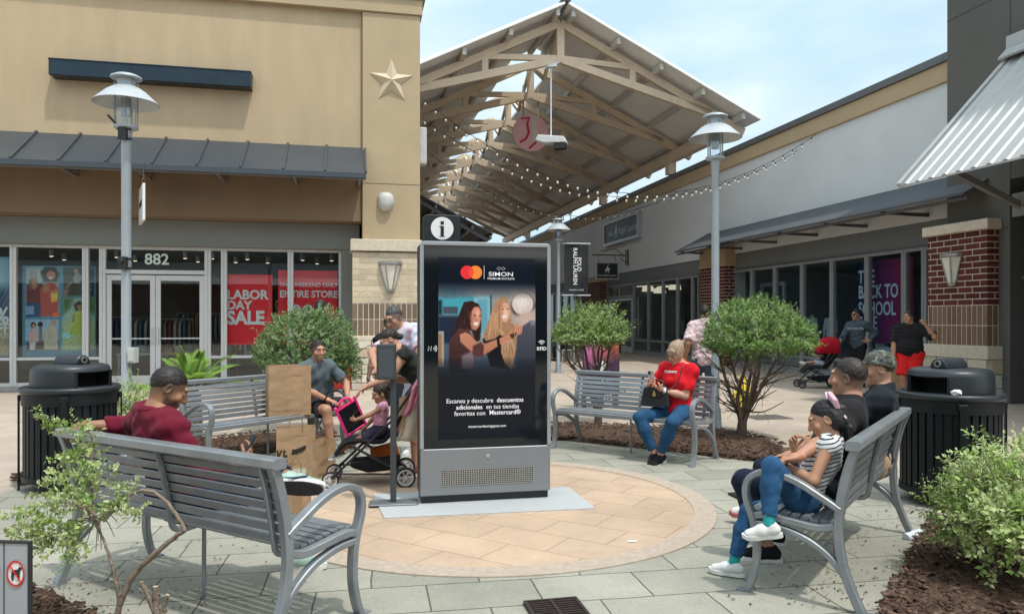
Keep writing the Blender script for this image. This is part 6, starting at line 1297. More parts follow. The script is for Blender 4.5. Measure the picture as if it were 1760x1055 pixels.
# --- man in maroon polo on the near left bench
MAROON = cloth('maroon_polo', (.135,.010,.026), var=.10)
P1 = person('man in maroon polo sitting back-on with arm along the bench', MA, (-.27,.03,.535), (.12,1,0), (.03,-.26,.95), sf=(.22,1,.10), hf=(.46,.80,-.55), hu=(.10,.35,1), s=1.01, fat=1.06, wid=1.10, h=.0075, seed=11,
    LH=dict(w=(-.80,-.22,.925), pole=(-.25,1,-.25), d=(-.75,-.45,-.35), n=(-.2,.3,-1), curl=.7), RH=dict(w=(.08,.22,.72), pole=(.5,-.3,-.9), d=(-.05,.55,.6), n=(-.8,-.2,.4), curl=.75),
    LF=dict(a=(.37,.33,.655), pole=(-.3,.9,.5), toe=(.85,.50,-.05), up=(-.50,.72,.30)), RF=dict(a=(.06,.62,.105), pole=(.5,.6,.3), toe=(.85,.5,0)),
    skin=(.30,.155,.09), hair=dict(m='near_black', t=.008, n=.0015, z=.026, sl=.50), hcol=(.014,.010,.009), beard=.9, fadec=(.10,.055,.035), shirt=(MAROON, 1.55, .12, .018, -.005), pants=(DENIMD, 1.86, .016, .058), shoes=(cloth('mint_trainer', (.36,.50,.43), var=.5, bump=.3), WSOLE))
mb = MB(); c = P1['N']; rr = .082
mb.sweep([c + P1['up']*(.028+.012*math.cos(a)) + (P1['sr']*rr*math.sin(a) - P1['sf']*rr*1.0*math.cos(a)) for a in np.linspace(-2.6, 2.6, 25)], rrect(.010, .045, .003), None); loc_build(mb, 'collar', MAROON, P1, smooth=50)
hp, kn, an, td, fu = P1['legs']['L']; mb = MB(); rt = np.cross(td, fu); pts = []
for i in range(28):
    a = 6.28318*i/28; c_, s_ = math.cos(a), math.sin(a); pts.append(an + td*((.055+.138*c_)*1.03) + rt*(.0445*1.03*math.copysign(abs(s_)**.7, s_)) - fu*(.1085*1.03))
mb.prism(pts, Vector(fu*.003))
for i in range(9): p = an+td*(-.06+.029*i)-fu*.112; mb.bar(p-rt*.034, p+rt*.034, .013, .006, up=tuple(fu))
loc_build(mb, 'tread', BSOLE, P1)
mb = MB(); mb.prism([an+td*x*1.03+rt*.047-fu*z for x, z in ((-.03,.085),(.03,.075),(.10,.045),(.08,.075),(.02,.092))], Vector(rt*.004)); mb.prism([an+td*x*1.03-rt*.047-fu*z for x, z in ((-.03,.085),(.03,.075),(.10,.045),(.08,.075),(.02,.092))], Vector(-rt*.004)); loc_build(mb, 'shoe_stripe', cloth('navy_trim', (.03,.04,.09)), P1)
def phone(label, c, x, y, z, m=None, grp=None):
    t = thing('smartphone', label, 'phone', M=basis(x, y, z, c)); MB().cbox((0,0,0), (.072,.148,.009)).build('case', m or mat('phone_black', (.012,.013,.016), .25), t, bevel=.004, seg=2); MB().cbox((0,0,.0048), (.066,.14,.0006)).build('screen', emit_mat('phone_screen', (.10,.13,.17), .35, gloss=True), t); return t
def hand_grip(P, q, k=.07, off=.02): t_, d, n_, *_ = P['hands'][q]; return t_+d*k+nrm(n_)*off, d, nrm(n_)
def ortho(x, y): x = nrm(x); y = V3(y); y = nrm(y-x*(x@y)); return Vector(x), Vector(y), Vector(np.cross(x, y))
c, d, n_ = hand_grip(P1, 'R', .075, .018); ax = ortho(np.array(MA)[:3,:3]@V3((.8,-.35,0)), np.array(MA)[:3,:3]@V3((.25,.5,.85))); phone('black phone held by the man in maroon polo', Vector(c)+Vector((0,0,.03)), *ax)

# --- woman in red on the far bench
RED_T = cloth('red_tee', (.60,.012,.022), var=.07)
P2 = person('woman in red tee and jeans looking at her phone', MC, (-.58,-.0,.545), (.06,1,0), (0,-.06,1), hf=(.18,.86,-.42), hu=(0,.4,1), s=.985, fat=1.06, h=.008, female=True, seed=21,
    LH=dict(w=(-.53,.25,.775), pole=(-.6,-.5,-.7), d=(.75,.35,.3), n=(.1,-.5,.8), curl=.8), RH=dict(w=(-.36,.24,.82), pole=(.7,-.5,-.7), d=(-.35,.5,.5), n=(-.7,.0,.2), curl=.75),
    LF=dict(a=(-.56,.36,.10), pole=(-.25,1,.1), toe=(.1,.95,-.22), up=(0,.25,1)), RF=dict(a=(-.47,.34,.10), pole=(.5,1,.1), toe=(-.15,.95,-.22), up=(0,.25,1)),
    skin=(.52,.29,.20), hair=dict(m='ash_blond', t=.011, open=False, n=.003, e=[((-.062,.03,.0),(.020,.045,.055),.02,1), ((.062,.03,.0),(.020,.045,.055),.02,1), ((0,.078,.058),(.058,.02,.026),.015,1)], c=[((0,-.09,.09),(0,-.135,.06),.03,.026),((0,-.135,.06),(0,-.13,-.05),.024,.012)]), hcol=(.33,.235,.16),
    shirt=(RED_T, .78, .10, .016, -.015), pants=(DENIM, 1.9, .012, .048), shoes=(KSHOE, WSOLE), lips=(.40,.12,.11))
glasses(P2, mat('specs_dark', (.03,.02,.018), .3), r=.015)
watch(P2, 'L', mat('watch_white', (.7,.7,.7), .4))
tmx = basis(tuple(-P2['sr']), tuple(P2['up']), tuple(P2['sf']), tuple(P2['chest']+P2['sf']*.168+P2['up']*.075)); text_mesh('shirt_lettering', 'TOMMY', .040, tmx, WHT, P2['t'], F=Matrix.Identity(4), bold=.0, sx=1.1, ext=.006)
c, d, n_ = hand_grip(P2, 'R', .08, .02); Mx = np.array(MC)[:3,:3]; ph = phone('pale silver phone held up by the woman in red', Vector(c)+Vector((0,0,.045)), *ortho(Mx@V3((1,0,0)), Mx@V3((0,.35,.95))), m=mat('phone_silver', (.45,.47,.50), .3, .3))
mb = MB(); mb.cbox((.015,.045,-.0055), (.03,.035,.003)); mb.build('camera_bump', mat('phone_black', (.012,.013,.016)), ph)
hb = thing('handbag', 'black leather handbag with gold clasp on the lap of the woman in red', 'handbag', M=MC @ Matrix.Translation((-.44,.235,.60)) @ Matrix.Rotation(R(8), 4, 'Z'))
LEA = mat('black_leather', (.012,.012,.013), .35, var=.1, bump=.15, bscale=160)
mb = MB(); vs = [(-.165,-.055,0),(.165,-.055,0),(.165,.055,0),(-.165,.055,0),(-.135,-.028,.20),(.135,-.028,.20),(.135,.028,.20),(-.135,.028,.20)]; mb.add(vs, [(3,2,1,0),(4,5,6,7),(0,1,5,4),(1,2,6,5),(2,3,7,6),(3,0,4,7)]); mb.build('body', LEA, hb, bevel=.014, seg=3)
mb = MB(); mb.prism([(x, .043, z) for x, z in ((-.10,.205),(-.09,.12),(-.05,.095),(.05,.095),(.09,.12),(.10,.205))], (0,.012,0)); mb.build('flap', LEA, hb, bevel=.005)
MB().cbox((0,.062,.125), (.034,.012,.034)).cbox((0,.060,.155), (.02,.008,.03)).build('clasp', mat('gold', (.65,.48,.18), .3, .9), hb, bevel=.003)
MB().tube([(-.10,0,.20),(-.08,0,.27),(0,0,.29),(.08,0,.27),(.10,0,.20)], .009, 8).build('handle', LEA, hb, smooth=60)
mb = MB(); pts = [np.array(MC@Vector((-.58,.235,.78))), P2['chest']+P2['sf']*.165-P2['sr']*.08-P2['up']*.04, P2['N']-P2['sr']*.10+P2['sf']*.075+P2['up']*.0, P2['N']-P2['sr']*.105-P2['sf']*.05+P2['up']*.01]; mb.tube(spline(pts, 6), .006, 6); mb.build('strap', LEA, hb, F=Matrix.Identity(4))

# --- man in grey tee on the left middle bench
GREYT_ = cloth('steel_tee', (.105,.135,.155), var=.10)
P3 = person('smiling man in grey blue tee leaning forward on the bench end', MB_, (-.66,-.02,.55), (-.05,1,0), (.10,.30,1), sf=(.15,1,0), hf=(.30,.94,-.10), hu=(.08,.1,1), s=1.0, fat=1.08, wid=1.06, h=.008, seed=31,
    RH=dict(w=(-.54,.37,.63), pole=(.9,-.3,.2), d=(-.25,.8,-.2), n=(0,.1,-1), curl=.35), LH=dict(w=(-.82,.42,.63), pole=(-.7,-.4,.2), d=(.05,.35,-.9), n=(.8,.3,.1), curl=.75),
    RF=dict(a=(-.56,.42,.10), pole=(.2,1,.4), toe=(.1,1,0)), LF=dict(a=(-.84,.46,.10), pole=(-.35,1,.4), toe=(-.1,1,0)), skin=(.46,.245,.16), hair=dict(m='near_black', t=.013, n=.003, z=.046, sl=.44), hcol=(.014,.011,.009), beard=.30, fadec=(.06,.035,.025),
    shirt=(GREYT_, .72, .10, .016), pants=(cloth('dark_shorts', (.035,.034,.042)), .82, .022), shoes=(cloth('grey_trainer', (.30,.27,.28), var=.4), WSOLE), lips=(.62,.42,.36))
watch(P3, 'R', mat('watch_black', (.015,.015,.017), .4)); c, d, n_ = hand_grip(P3, 'L', .085, .02); Mx = np.array(MB_)[:3,:3]; phone('black phone dangling in the hand of the man in grey tee', Vector(c)+Vector((0,0,-.03)), *ortho(Mx@V3((.6,-.5,0)), Mx@V3((.1,.4,-.9))))

# --- girl, man and man in cap on the right bench
mS = bpy.data.materials.new('cloth_stripes'); mS.use_nodes = True; t_ = mS.node_tree; b_ = t_.nodes['Principled BSDF']; b_.inputs['Roughness'].default_value = .9
tc_ = N(t_, 'ShaderNodeTexCoord'); wv = N(t_, 'ShaderNodeTexWave', bands_direction='Z'); wv.inputs['Scale'].default_value = 13; wv.inputs['Distortion'].default_value = .8; wv.inputs['Detail Scale'].default_value = 1.2; rp_ = N(t_, 'ShaderNodeValToRGB'); rp_.color_ramp.interpolation = 'CONSTANT'; rp_.color_ramp.elements[0].color = (.03,.035,.06,1); rp_.color_ramp.elements[1].position = .22; rp_.color_ramp.elements[1].color = (.66,.66,.66,1)
mp_ = N(t_, 'ShaderNodeMapping'); mp_.inputs['Rotation'].default_value = (0, R(12), 0); t_.links.new(tc_.outputs['Object'], mp_.inputs[0]); t_.links.new(mp_.outputs[0], wv.inputs[0]); t_.links.new(wv.outputs[0], rp_.inputs[0]); t_.links.new(rp_.outputs[0], b_.inputs['Base Color'])
P4 = person('girl in striped top with pink bow leaning on the man', MD, (-.66,.05,.51), (-.10,1,0), (.22,-.36,.90), sf=(-.12,1,.2), hf=(-.30,.86,-.38), hu=(.0,.34,1), s=.75, hs=1.19, h=.0065, seed=41, female=False, wid=.94,
    RH=dict(w=(-.49,.15,.77), pole=(.3,-.2,-1), d=(-.1,.1,.9), n=(-.5,-.5,0), curl=1.1), LH=dict(w=(-.74,.13,.71), pole=(-.5,-.7,-.5), d=(.2,.7,.1), n=(.2,.1,-1), curl=.35),
    LF=dict(a=(-1.00,.15,.43), pole=(-.25,.2,1), toe=(-.38,.88,-.12), up=(-.2,.1,1)), RF=dict(a=(-.72,.44,.09), pole=(.1,1,.6), toe=(-.1,1,0)), skin=(.40,.215,.135),
    hair=dict(m='black', t=.007, n=.0016, w=.03, e=[((-.03,-.05,-.02),(.055,.055,.07),.03,1)], c=[((.0,-.085,.055),(-.01,-.115,.03),.03,.028),((-.01,-.115,.03),(-.03,-.110,-.10),.028,.022),((-.03,-.110,-.10),(-.04,-.07,-.22),.022,.008)]), hcol=(.010,.008,.009),
    shirt=(mS, .0, .02, .014, -.01), pants=(DENIM, 1.86, .012, .046), shoes=(WSHOE, WSOLE), socks=cloth('teal_sock', (.03,.30,.32)))
bo = thing('hair_bow', 'pink and white bow in the dark hair of the girl', 'hair bow', M=Matrix.Translation(P4['HL'](.02,-.085,.095))); PINKB = cloth('pink_bow', (.72,.47,.56), var=.3); B_ = P4['Bh']*P4['hs']*1.45
for q in (-1, 1):
    mb = MB(); a = B_@V3((0,0,0)); P_ = [B_@V3(p) for p in ((q*.004,.0,.0),(q*.06,-.01,.045),(q*.078,-.02,.0),(q*.055,-.015,-.04))]; mb.prism(P_, Vector(B_@V3((0,.02,.006)))); mb.build('loop', PINKB, bo, bevel=.004)
    mb = MB(); mb.prism([B_@V3(p) for p in ((q*.002,-.01,-.01),(q*.03,-.025,-.10),(q*.055,-.025,-.085))], Vector(B_@V3((0,.008,0)))); mb.build('tail', PINKB, bo)
MB().ball((0,0,0), .016, 10, 8).build('knot', PINKB, bo)
P5 = person('broad man in black tee with short cropped hair holding the girl', MD, (-.14,.05,.53), (.06,1,0), (.08,-.27,.95), sf=(-.30,1,0), hf=(.10,.98,-.02), hu=(0,.04,1), s=1.02, fat=1.18, wid=1.20, h=.008, seed=51,
    LH=dict(w=(-.80,.05,.775), pole=(-1,-.7,-.55), d=(-.38,.85,-.22), n=(-.1,-.1,-1), curl=.40, spread=.18), RH=dict(w=(.16,.34,.62), pole=(.6,-.4,0), d=(-.1,.9,-.2), n=(0,0,-1)),
    LF=dict(a=(-.30,.36,.10), pole=(-.2,1,.3), toe=(-.3,.95,0)), RF=dict(a=(.10,.44,.10), pole=(.2,1,.3), toe=(.1,1,0)), skin=(.42,.22,.14), hair=dict(m='cropped', t=.0075, n=.0015, z=.044, sl=.44), hcol=(.022,.015,.013), fadec=(.13,.078,.056), beard=.3,
    shirt=(BLKT, 1.0, .12, .020), pants=(NAVYJ, 1.88, .016, .06), shoes=(KSHOE, WSOLE))
CAMO = bpy.data.materials.new('cloth_camo'); CAMO.use_nodes = True; t_ = CAMO.node_tree; b_ = t_.nodes['Principled BSDF']; b_.inputs['Roughness'].default_value = .9; no_ = N(t_, 'ShaderNodeTexNoise'); no_.inputs['Scale'].default_value = 34; no_.inputs['Detail'].default_value = 2; rp_ = N(t_, 'ShaderNodeValToRGB'); rp_.color_ramp.interpolation = 'CONSTANT'
for i, (p, c_) in enumerate(((0,(.03,.03,.028,1)),(.42,(.10,.10,.085,1)),(.52,(.05,.055,.045,1)),(.6,(.22,.22,.20,1)))):
    e_ = rp_.color_ramp.elements[i] if i < 2 else rp_.color_ramp.elements.new(p); e_.position = p; e_.color = c_
tc_ = N(t_, 'ShaderNodeTexCoord'); t_.links.new(tc_.outputs['Object'], no_.inputs[0]); t_.links.new(no_.outputs[0], rp_.inputs[0]); t_.links.new(rp_.outputs[0], b_.inputs['Base Color'])
P6 = person('man in grey camouflage cap and dark tee at the bench end', MD, (.76,-.06,.54), (-.15,1,0), (.0,-.16,1), hf=(-.28,.94,-.12), s=1.0, fat=1.05, h=.009, seed=61,
    LH=dict(w=(.50,.36,.62), pole=(-.5,-.5,0)), RH=dict(w=(.80,.34,.62), pole=(.5,-.5,0)), LF=dict(a=(.46,.80,.10), pole=(-.1,.5,1), toe=(-.2,1,0)), RF=dict(a=(.74,.44,.10), pole=(.1,1,.5), toe=(0,1,0)), skin=(.40,.22,.145), hair=dict(m='cropped', t=.005), hcol=(.03,.024,.02), cap=(CAMO, True),
    shirt=(BLKT2, .8, .12, .018), pants=(cloth('khaki', (.40,.28,.17)), 1.5, .016, .062), shoes=(WSHOE, mat('sole_red', (.45,.10,.09), .6)))

# --- family at the stroller
P7 = person('man in glasses and pastel tie-dye tee bending beside the kiosk', ID, (-1.02,8.62,.95), (-.55,-.84,0), (-.42,-.16,.86), hf=(-.50,-.74,-.44), hu=(-.3,-.2,1), s=1.06, h=.009, seed=71, fat=1.05,
    RH=dict(w=(-1.50,8.25,1.02), pole=(-.6,.3,.2)), LH=dict(w=(-1.0,8.1,.95), pole=(.5,.3,0)), LF=dict(a=(-.95,8.48,.10), toe=(-.5,-.8,0)), RF=dict(a=(-1.12,8.62,.10), toe=(-.5,-.8,0)), skin=(.44,.24,.155), hair=dict(m='salt', t=.016, n=.003, z=.046, sl=.44), hcol=(.05,.05,.052), fadec=(.16,.12,.10),
    shirt=(mat('cloth_tiedye', (.52,.50,.66), .9, var=.30, scale=4.5, spec=.2), .8, .10, .018), pants=(cloth('lavender_shorts', (.36,.36,.42)), 1.0, .02), shoes=(WSHOE, WSOLE), beard=.25)
glasses(P7, mat('specs_black', (.008,.008,.009), .3), r=.018)
tdm = MATS['cloth_tiedye'].node_tree; b_ = tdm.nodes['Principled BSDF']; n_ = N(tdm, 'ShaderNodeTexNoise'); n_.inputs['Scale'].default_value = 5; r_ = N(tdm, 'ShaderNodeValToRGB'); r_.color_ramp.elements[0].position = .38; r_.color_ramp.elements[0].color = (.34,.42,.66,1); r_.color_ramp.elements[1].position = .6; r_.color_ramp.elements[1].color = (.62,.42,.56,1); e_ = r_.color_ramp.elements.new(.5); e_.color = (.62,.60,.68,1)
tcx = N(tdm, 'ShaderNodeTexCoord'); tdm.links.new(tcx.outputs['Object'], n_.inputs[0]); tdm.links.new(n_.outputs[0], r_.inputs[0]); tdm.links.new(r_.outputs[0], b_.inputs['Base Color'])
P8 = person('woman in dark olive tank top bending over the stroller', ID, (-.84,7.60,.86), (-1,-.20,0), (-.62,-.06,.78), hf=(-.74,-.32,-.55), hu=(-.5,0,.86), s=.93, h=.0085, seed=81, female=True, fat=1.1,
    LH=dict(w=(-1.42,7.33,.89), pole=(.2,-.3,-.9), d=(-.8,-.1,-.5), n=(0,0,-1)), RH=dict(w=(-1.32,7.72,.95), pole=(.2,.4,-.9)), LF=dict(a=(-.97,7.50,.085), pole=(-1,0,0), toe=(-.9,-.4,0)), RF=dict(a=(-.90,7.74,.085), pole=(-1,0,0), toe=(-1,0,0)), skin=(.47,.255,.17),
    hair=dict(m='dark_brown', t=.010, n=.003, c=[((0,-.085,.0),(0,-.118,-.03),.035,.034)]), hcol=(.020,.013,.011), shirt=(cloth('olive_tank', (.030,.032,.028)), .10, .10, .012, -.03), pants=(cloth('olive_skirt', (.05,.045,.035)), .95, .02), shoes=(cloth('sandal', (.20,.09,.06)), mat('sole_tan', (.3,.2,.14), .7)))
person('person in black vest with arm hanging behind the glasses man', ID, (-1.585,9.75,.86), (.35,-.9,0), s=.93, h=.011, seed=82, RH=dict(w=(-1.84,9.62,.80), pole=(-.2,.6,0)), skin=(.17,.09,.06), hair=dict(m='black', t=.015), hcol=(.01,.008,.008), shirt=(BLKT, .0, .14, .014), pants=(BLKT2, 1.0, .02), shoes=(KSHOE, WSOLE), female=True)
# strollers
SBLK = mat('stroller_black', (.012,.012,.014), .5, .1); SFAB = cloth('stroller_fabric', (.016,.016,.019)); TYRE = mat('tyre', (.02,.02,.021), .8); RIMW = mat('rim_pale', (.55,.55,.55), .5)
def stroller(label, M, canopy=None, rimm=RIMW, seatm=SFAB, basket=None):
    t = thing('stroller', label, 'stroller', M=M)               # faces +x, 0.75 m long
    for y in (-.22, .22):
        mb = MB(); mb.bar((-.30,y,.11), (.20,y,.40), .028, .022); mb.bar((.30,y,.16), (-.18,y,.62), .028, .022); mb.bar((-.18,y,.62), (-.42,y,.98), .026, .022); mb.bar((.30,y,.16), (.36,y,.10), .026, .03); mb.bar((-.30,y,.12), (.34,y,.14), .02, .016); mb.build('side_frame', SBLK, t, bevel=.004)
    mb = MB(); mb.tube([(-.42,-.22,.98),(-.46,-.2,1.02),(-.47,0,1.03),(-.46,.2,1.02),(-.42,.22,.98)], .016, 8); mb.build('handle', SBLK, t, smooth=60); mb = MB(); mb.cyl((-.30,-.24,.10),(-.30,.24,.10),.012,n=8); mb.cyl((.20,-.22,.38),(.20,.22,.38),.012,n=8); mb.bar((.36,-.24,.11),(.36,.24,.11),.02,.02); mb.build('cross_bars', SBLK, t)
    for x, y, r_ in ((-.30,-.25,.095),(-.30,.25,.095),(.38,-.19,.078),(.38,.19,.078),):
        w = MB().lathe([(r_*.80,-.018),(r_*.97,-.018),(r_,-.008),(r_,.008),(r_*.97,.018),(r_*.80,.018)], (x,y,r_), 28, axis=Matrix.Rotation(R(90),3,'X')).build('wheel', TYRE, t, smooth=50)
        mb = MB().lathe([(r_*.62,-.015),(r_*.80,-.016),(r_*.80,.016),(r_*.62,.015),(r_*.62,-.015)], (x,y,r_), 28, axis=Matrix.Rotation(R(90),3,'X')); mb.cyl((x,y-.022,r_),(x,y+.022,r_),r_*.22,n=12)
        for i in range(6): a = 1.047*i; mb.bar((x+r_*.15*math.cos(a),y,r_+r_*.15*math.sin(a)),(x+r_*.66*math.cos(a),y,r_+r_*.66*math.sin(a)),.012,.014,up=(0,1,0))
        mb.build('rim', rimm, w)
    mb = MB(); mb.sweep(spline([(.34,0,.30),(.26,0,.40),(.14,0,.425),(-.06,0,.41),(-.14,0,.46),(-.26,0,.64),(-.36,0,.86)], 5), rrect(.36, .035, .012), (0,1,0)); mb.build('seat', seatm, t, smooth=50)
    mb = MB(); pts = []
    for x, z in ((-.26,.25),(-.22,.15),(.05,.13),(.20,.18),(.22,.22)): pts.append((x, z))
    mb.prism([(x,-.17,z) for x, z in pts], (0,.34,0)); mb.build('basket', SFAB, t, bevel=.02)
    if basket: mb = MB(); mb.cbox((-.10,-.12,.27),(.26,.14,.14),rot=Matrix.Rotation(R(14),3,'Y')); mb.build('basket_load', basket, t, bevel=.03, seg=2)
    if canopy:
        vs = []; fs = []; n1_, n2_ = 12, 12
        for i in range(n1_+1):
            a = R(-8+112*i/n1_)
            for j in range(n2_+1):
                b = R(-90+180*j/n2_); vs.append((-.20+.30*math.sin(a-.35)*1.0, .235*math.sin(b), .70+.33*math.cos(a-.35)*max(.0, math.cos(b))**.45*1.0))
        for i in range(n1_):
            for j in range(n2_): q = i*(n2_+1)+j; fs.append((q, q+1, q+n2_+2, q+n2_+1))
        o = MB().add(vs, fs).build('canopy', canopy, t, smooth=60); so = o.modifiers.new('thick', 'SOLIDIFY'); so.thickness = .012
    return t
g1 = ground(640, 826); sM = Matrix.Translation((-1.31,7.10,0)) @ Matrix.Rotation(R(180+8), 4, 'Z'); stroller('black stroller carrying the toddler with pink tablet', sM, basket=mat('cloth_orange', (.60,.14,.02), .8))
PKT = mat('cloth_pink_pattern', (.62,.30,.40), .9, var=.5, scale=40, spec=.2)
P9 = person('toddler in pink top sitting in the black stroller', sM, (-.06,0,.50), (1,0,0), (-.12,0,1), hf=(.85,.32,-.30), s=.50, hs=1.42, h=.006, seed=91, fat=1.15, LH=dict(w=(.20,.13,.60), pole=(-.3,.5,-.8), d=(1,-.2,.2), n=(0,-1,0), curl=.7), RH=dict(w=(.12,-.14,.46), pole=(-.3,-.5,.2), d=(.8,0,-.5), n=(0,1,0)),
    LF=dict(a=(.40,.08,.28), pole=(0,0,1), toe=(.8,0,-.25), up=(.2,0,1)), RF=dict(a=(.40,-.09,.26), pole=(0,0,1), toe=(.8,0,-.3), up=(.3,0,1)), skin=(.33,.175,.11), hair=dict(m='dark_brown', t=.012, n=.005, w=.03, open=True, e=[((0,-.11,.06),(.045,.04,.045),.02,1),((0,-.06,-.05),(.06,.05,.05),.03,1)], c=[((0,-.10,.06),(0,-.16,.02),.04,.03)]), hcol=(.018,.012,.010),
    shirt=(PKT, .05, .05, .012, -.02), pants=(cloth('dark_floral', (.03,.03,.05)), .75, .016), shoes=(cloth('grey_small_shoe', (.20,.20,.21)), WSOLE))
tb = thing('tablet', 'bright pink handled tablet case propped on the toddler', 'tablet', M=sM @ Matrix.Translation((.20,.10,.635)) @ Matrix.Rotation(R(27), 4, 'Z') @ Matrix.Rotation(R(28), 4, 'Y') @ Matrix.Rotation(R(-12), 4, 'X'))
PNK = mat('hot_pink', (.80,.03,.22), .45); mb = MB(); a, b_ = .115, .150
mb.box((-a,-.012,-b_),(-a+.022,.012,b_)); mb.box((a-.022,-.012,-b_),(a,.012,b_)); mb.box((-a+.022,-.012,-b_),(a-.022,.012,-b_+.022)); mb.box((-a+.022,-.012,b_-.022),(a-.022,.012,b_)); mb.tube([(-.06,0,b_-.005),(-.05,0,b_+.045),(0,0,b_+.06),(.05,0,b_+.045),(.06,0,b_-.005)], .013, 8)
for q in (-1, 1): mb.ball((q*(a-.012),0,b_+.008),(.02,.014,.022),10,8)
mb.build('case', PNK, tb, bevel=.004); MB().box((-a+.02,-.008,-b_+.02),(a-.02,.006,b_-.02)).build('screen', mat('tablet_glass', (.015,.016,.02), .12), tb)

sM2 = Matrix.Translation((6.92,16.9,0)) @ Matrix.Rotation(R(180-6), 4, 'Z') @ Matrix.Scale(1.12, 4); stroller('red canopied stroller parked by the shop window', sM2, canopy=cloth('red_canopy', (.35,.008,.02)), rimm=mat('rim_dark', (.07,.07,.075)), seatm=SFAB)
person('baby with white shoes lying in the red stroller', sM2, (-.04,0,.50), (1,0,.1), (-.45,0,1), hf=(.7,-.3,-.2), s=.44, hs=1.45, h=.010, seed=92, fat=1.15, LF=dict(a=(.42,.07,.52), pole=(0,0,1), toe=(.7,0,.5), up=(-.4,0,1)), RF=dict(a=(.42,-.07,.50), pole=(0,0,1), toe=(.7,0,.5), up=(-.4,0,1)), LH=dict(w=(.22,.12,.66), pole=(0,.4,-.8)), RH=dict(w=(.24,-.13,.66), pole=(0,-.4,-.8)), skin=(.45,.26,.18), hair=dict(m='dark_brown', t=.008), hcol=(.02,.014,.011), shirt=(BLKT2, .6, .04, .014), pants=(cloth('pale_shorts', (.45,.50,.58)), .8, .016), shoes=(WSHOE, WSOLE), base=.3)

# --- people farther off
FLOR = mat('cloth_floral', (.62,.46,.48), .9, var=.55, scale=26, spec=.2)
P10 = person('man in pale floral shirt and jeans walking away with bottle', ID, (3.06,11.9,.95), (.15,1,0), (0,.02,1), hf=(.25,1,.05), s=1.05, fat=1.0, h=.010, seed=101, LH=dict(w=(2.76,11.95,.93), pole=(-.3,-.9,0), d=(0,.2,-1), n=(1,0,0), curl=.9), skin=(.36,.185,.12), hair=dict(m='near_black', t=.010, z=.03, sl=.5), hcol=(.016,.012,.011), fadec=(.12,.07,.05), shirt=(FLOR, .85, .13, .032), pants=(cloth('mid_jeans', (.04,.085,.15), var=.3), 1.9, .015, .06), shoes=(WSHOE, WSOLE), LF=dict(a=(2.9,12.05,.10), toe=(.1,1,0)), RF=dict(a=(3.12,11.75,.10), toe=(.2,1,0)))
bt = thing('water_bottle', 'small clear bottle in the hand of the floral shirt man', 'bottle', tuple(P10['hands']['L'][0]+np.array([0,.03,-.14]))); MB().lathe([(0,0),(.03,0),(.032,.02),(.032,.12),(.014,.16),(.014,.18),(0,.18)], n=16).build('bottle', mat('bottle_blue', (.30,.50,.62), .15), bt, smooth=40)
P11 = person('man in sunglasses and slate sweatshirt pushing the red stroller', ID, (7.88,17.1,.95), (-.75,-.66,0), (-.03,0,1), hf=(-.92,-.35,.02), s=1.04, h=.012, seed=111, RH=dict(w=(7.42,16.95,1.06), pole=(-.2,.3,-.7), d=(-.9,-.2,-.2), n=(0,0,-1), curl=1), LH=dict(w=(8.02,16.85,1.06), pole=(1,.2,-.1), d=(-.8,.2,-.1), n=(-.2,1,0), curl=.4), skin=(.36,.2,.13), hair=dict(m='black', t=.02, n=.006, w=.04), hcol=(.010,.008,.008), shirt=(cloth('slate_sweat', (.065,.085,.105)), 1.92, .08, .020), pants=(BLKT, 1.9, .015), shoes=(KSHOE, WSOLE))
glasses(P11, mat('specs_black', (.008,.008,.009)), dark=mat('dark_lens', (.006,.006,.007), .15), r=.017)
tmx = basis(tuple(-P11['sr']), tuple(P11['up']), tuple(P11['sf']), tuple(P11['chest']+P11['sf']*.145+P11['up']*.02)); text_mesh('shirt_lettering', 'BROOKLYN', .075, tmx, mat('pale_print', (.35,.38,.42), .7), P11['t'], F=Matrix.Identity(4), bold=.01, ext=.008)
P12 = person('heavy man in black tee and red shorts holding a paper bag', ID, (7.22,13.65,.92), (-.62,-.78,0), (-.0,-.03,1), hf=(-.85,-.50,.02), s=1.0, fat=1.26, wid=1.08, belly=1.12, h=.010, seed=121, LH=dict(w=(7.33,13.30,1.44), pole=(.6,-.3,-.8), d=(-.35,.2,.8), n=(-.5,.7,.2), curl=.9), RH=dict(w=(6.92,13.62,.86), pole=(-.4,.6,.1), d=(-.1,0,-1), n=(.9,0,0), curl=.9), skin=(.42,.22,.14), hair=dict(m='near_black', t=.012, z=.034, sl=.44), hcol=(.014,.011,.010), fadec=(.06,.04,.03), shirt=(BLKT, .92, .16, .026), pants=(cloth('red_shorts', (.66,.02,.02)), .98, .034), shoes=(KSHOE, WSOLE), LF=dict(a=(7.33,13.7,.10), toe=(-.4,-.9,0)), RF=dict(a=(7.10,13.6,.10), toe=(-.7,-.7,0)))
person('woman with long black hair standing behind the rounded bush', ID, (-2.99,11.7,1.0), (.1,1,0), hf=(.1,1,-.1), s=1.07, h=.012, seed=131, skin=(.4,.22,.15), hair=dict(m='black', t=.016, e=[((0,-.06,-.06),(.085,.06,.12),.03,1)]), hcol=(.010,.008,.009), female=True, shirt=(BLKT, .8, .1), pants=(DENIMD, 1.9), shoes=(KSHOE, WSOLE))
person('distant man in white tee in front of the far shop door', ID, (4.42,31.6,.93), (-.2,-1,0), s=1.0, h=.016, seed=132, skin=(.36,.2,.13), hair=dict(m='black', t=.012), hcol=(.012,.01,.009), shirt=(cloth('white_tee', (.55,.55,.55)), .8, .1, .02), pants=(DENIMD, 1.9), shoes=(WSHOE, WSOLE))
chM = Matrix.Translation((1.98,27.2,0)) @ Matrix.Rotation(R(100), 4, 'Z')
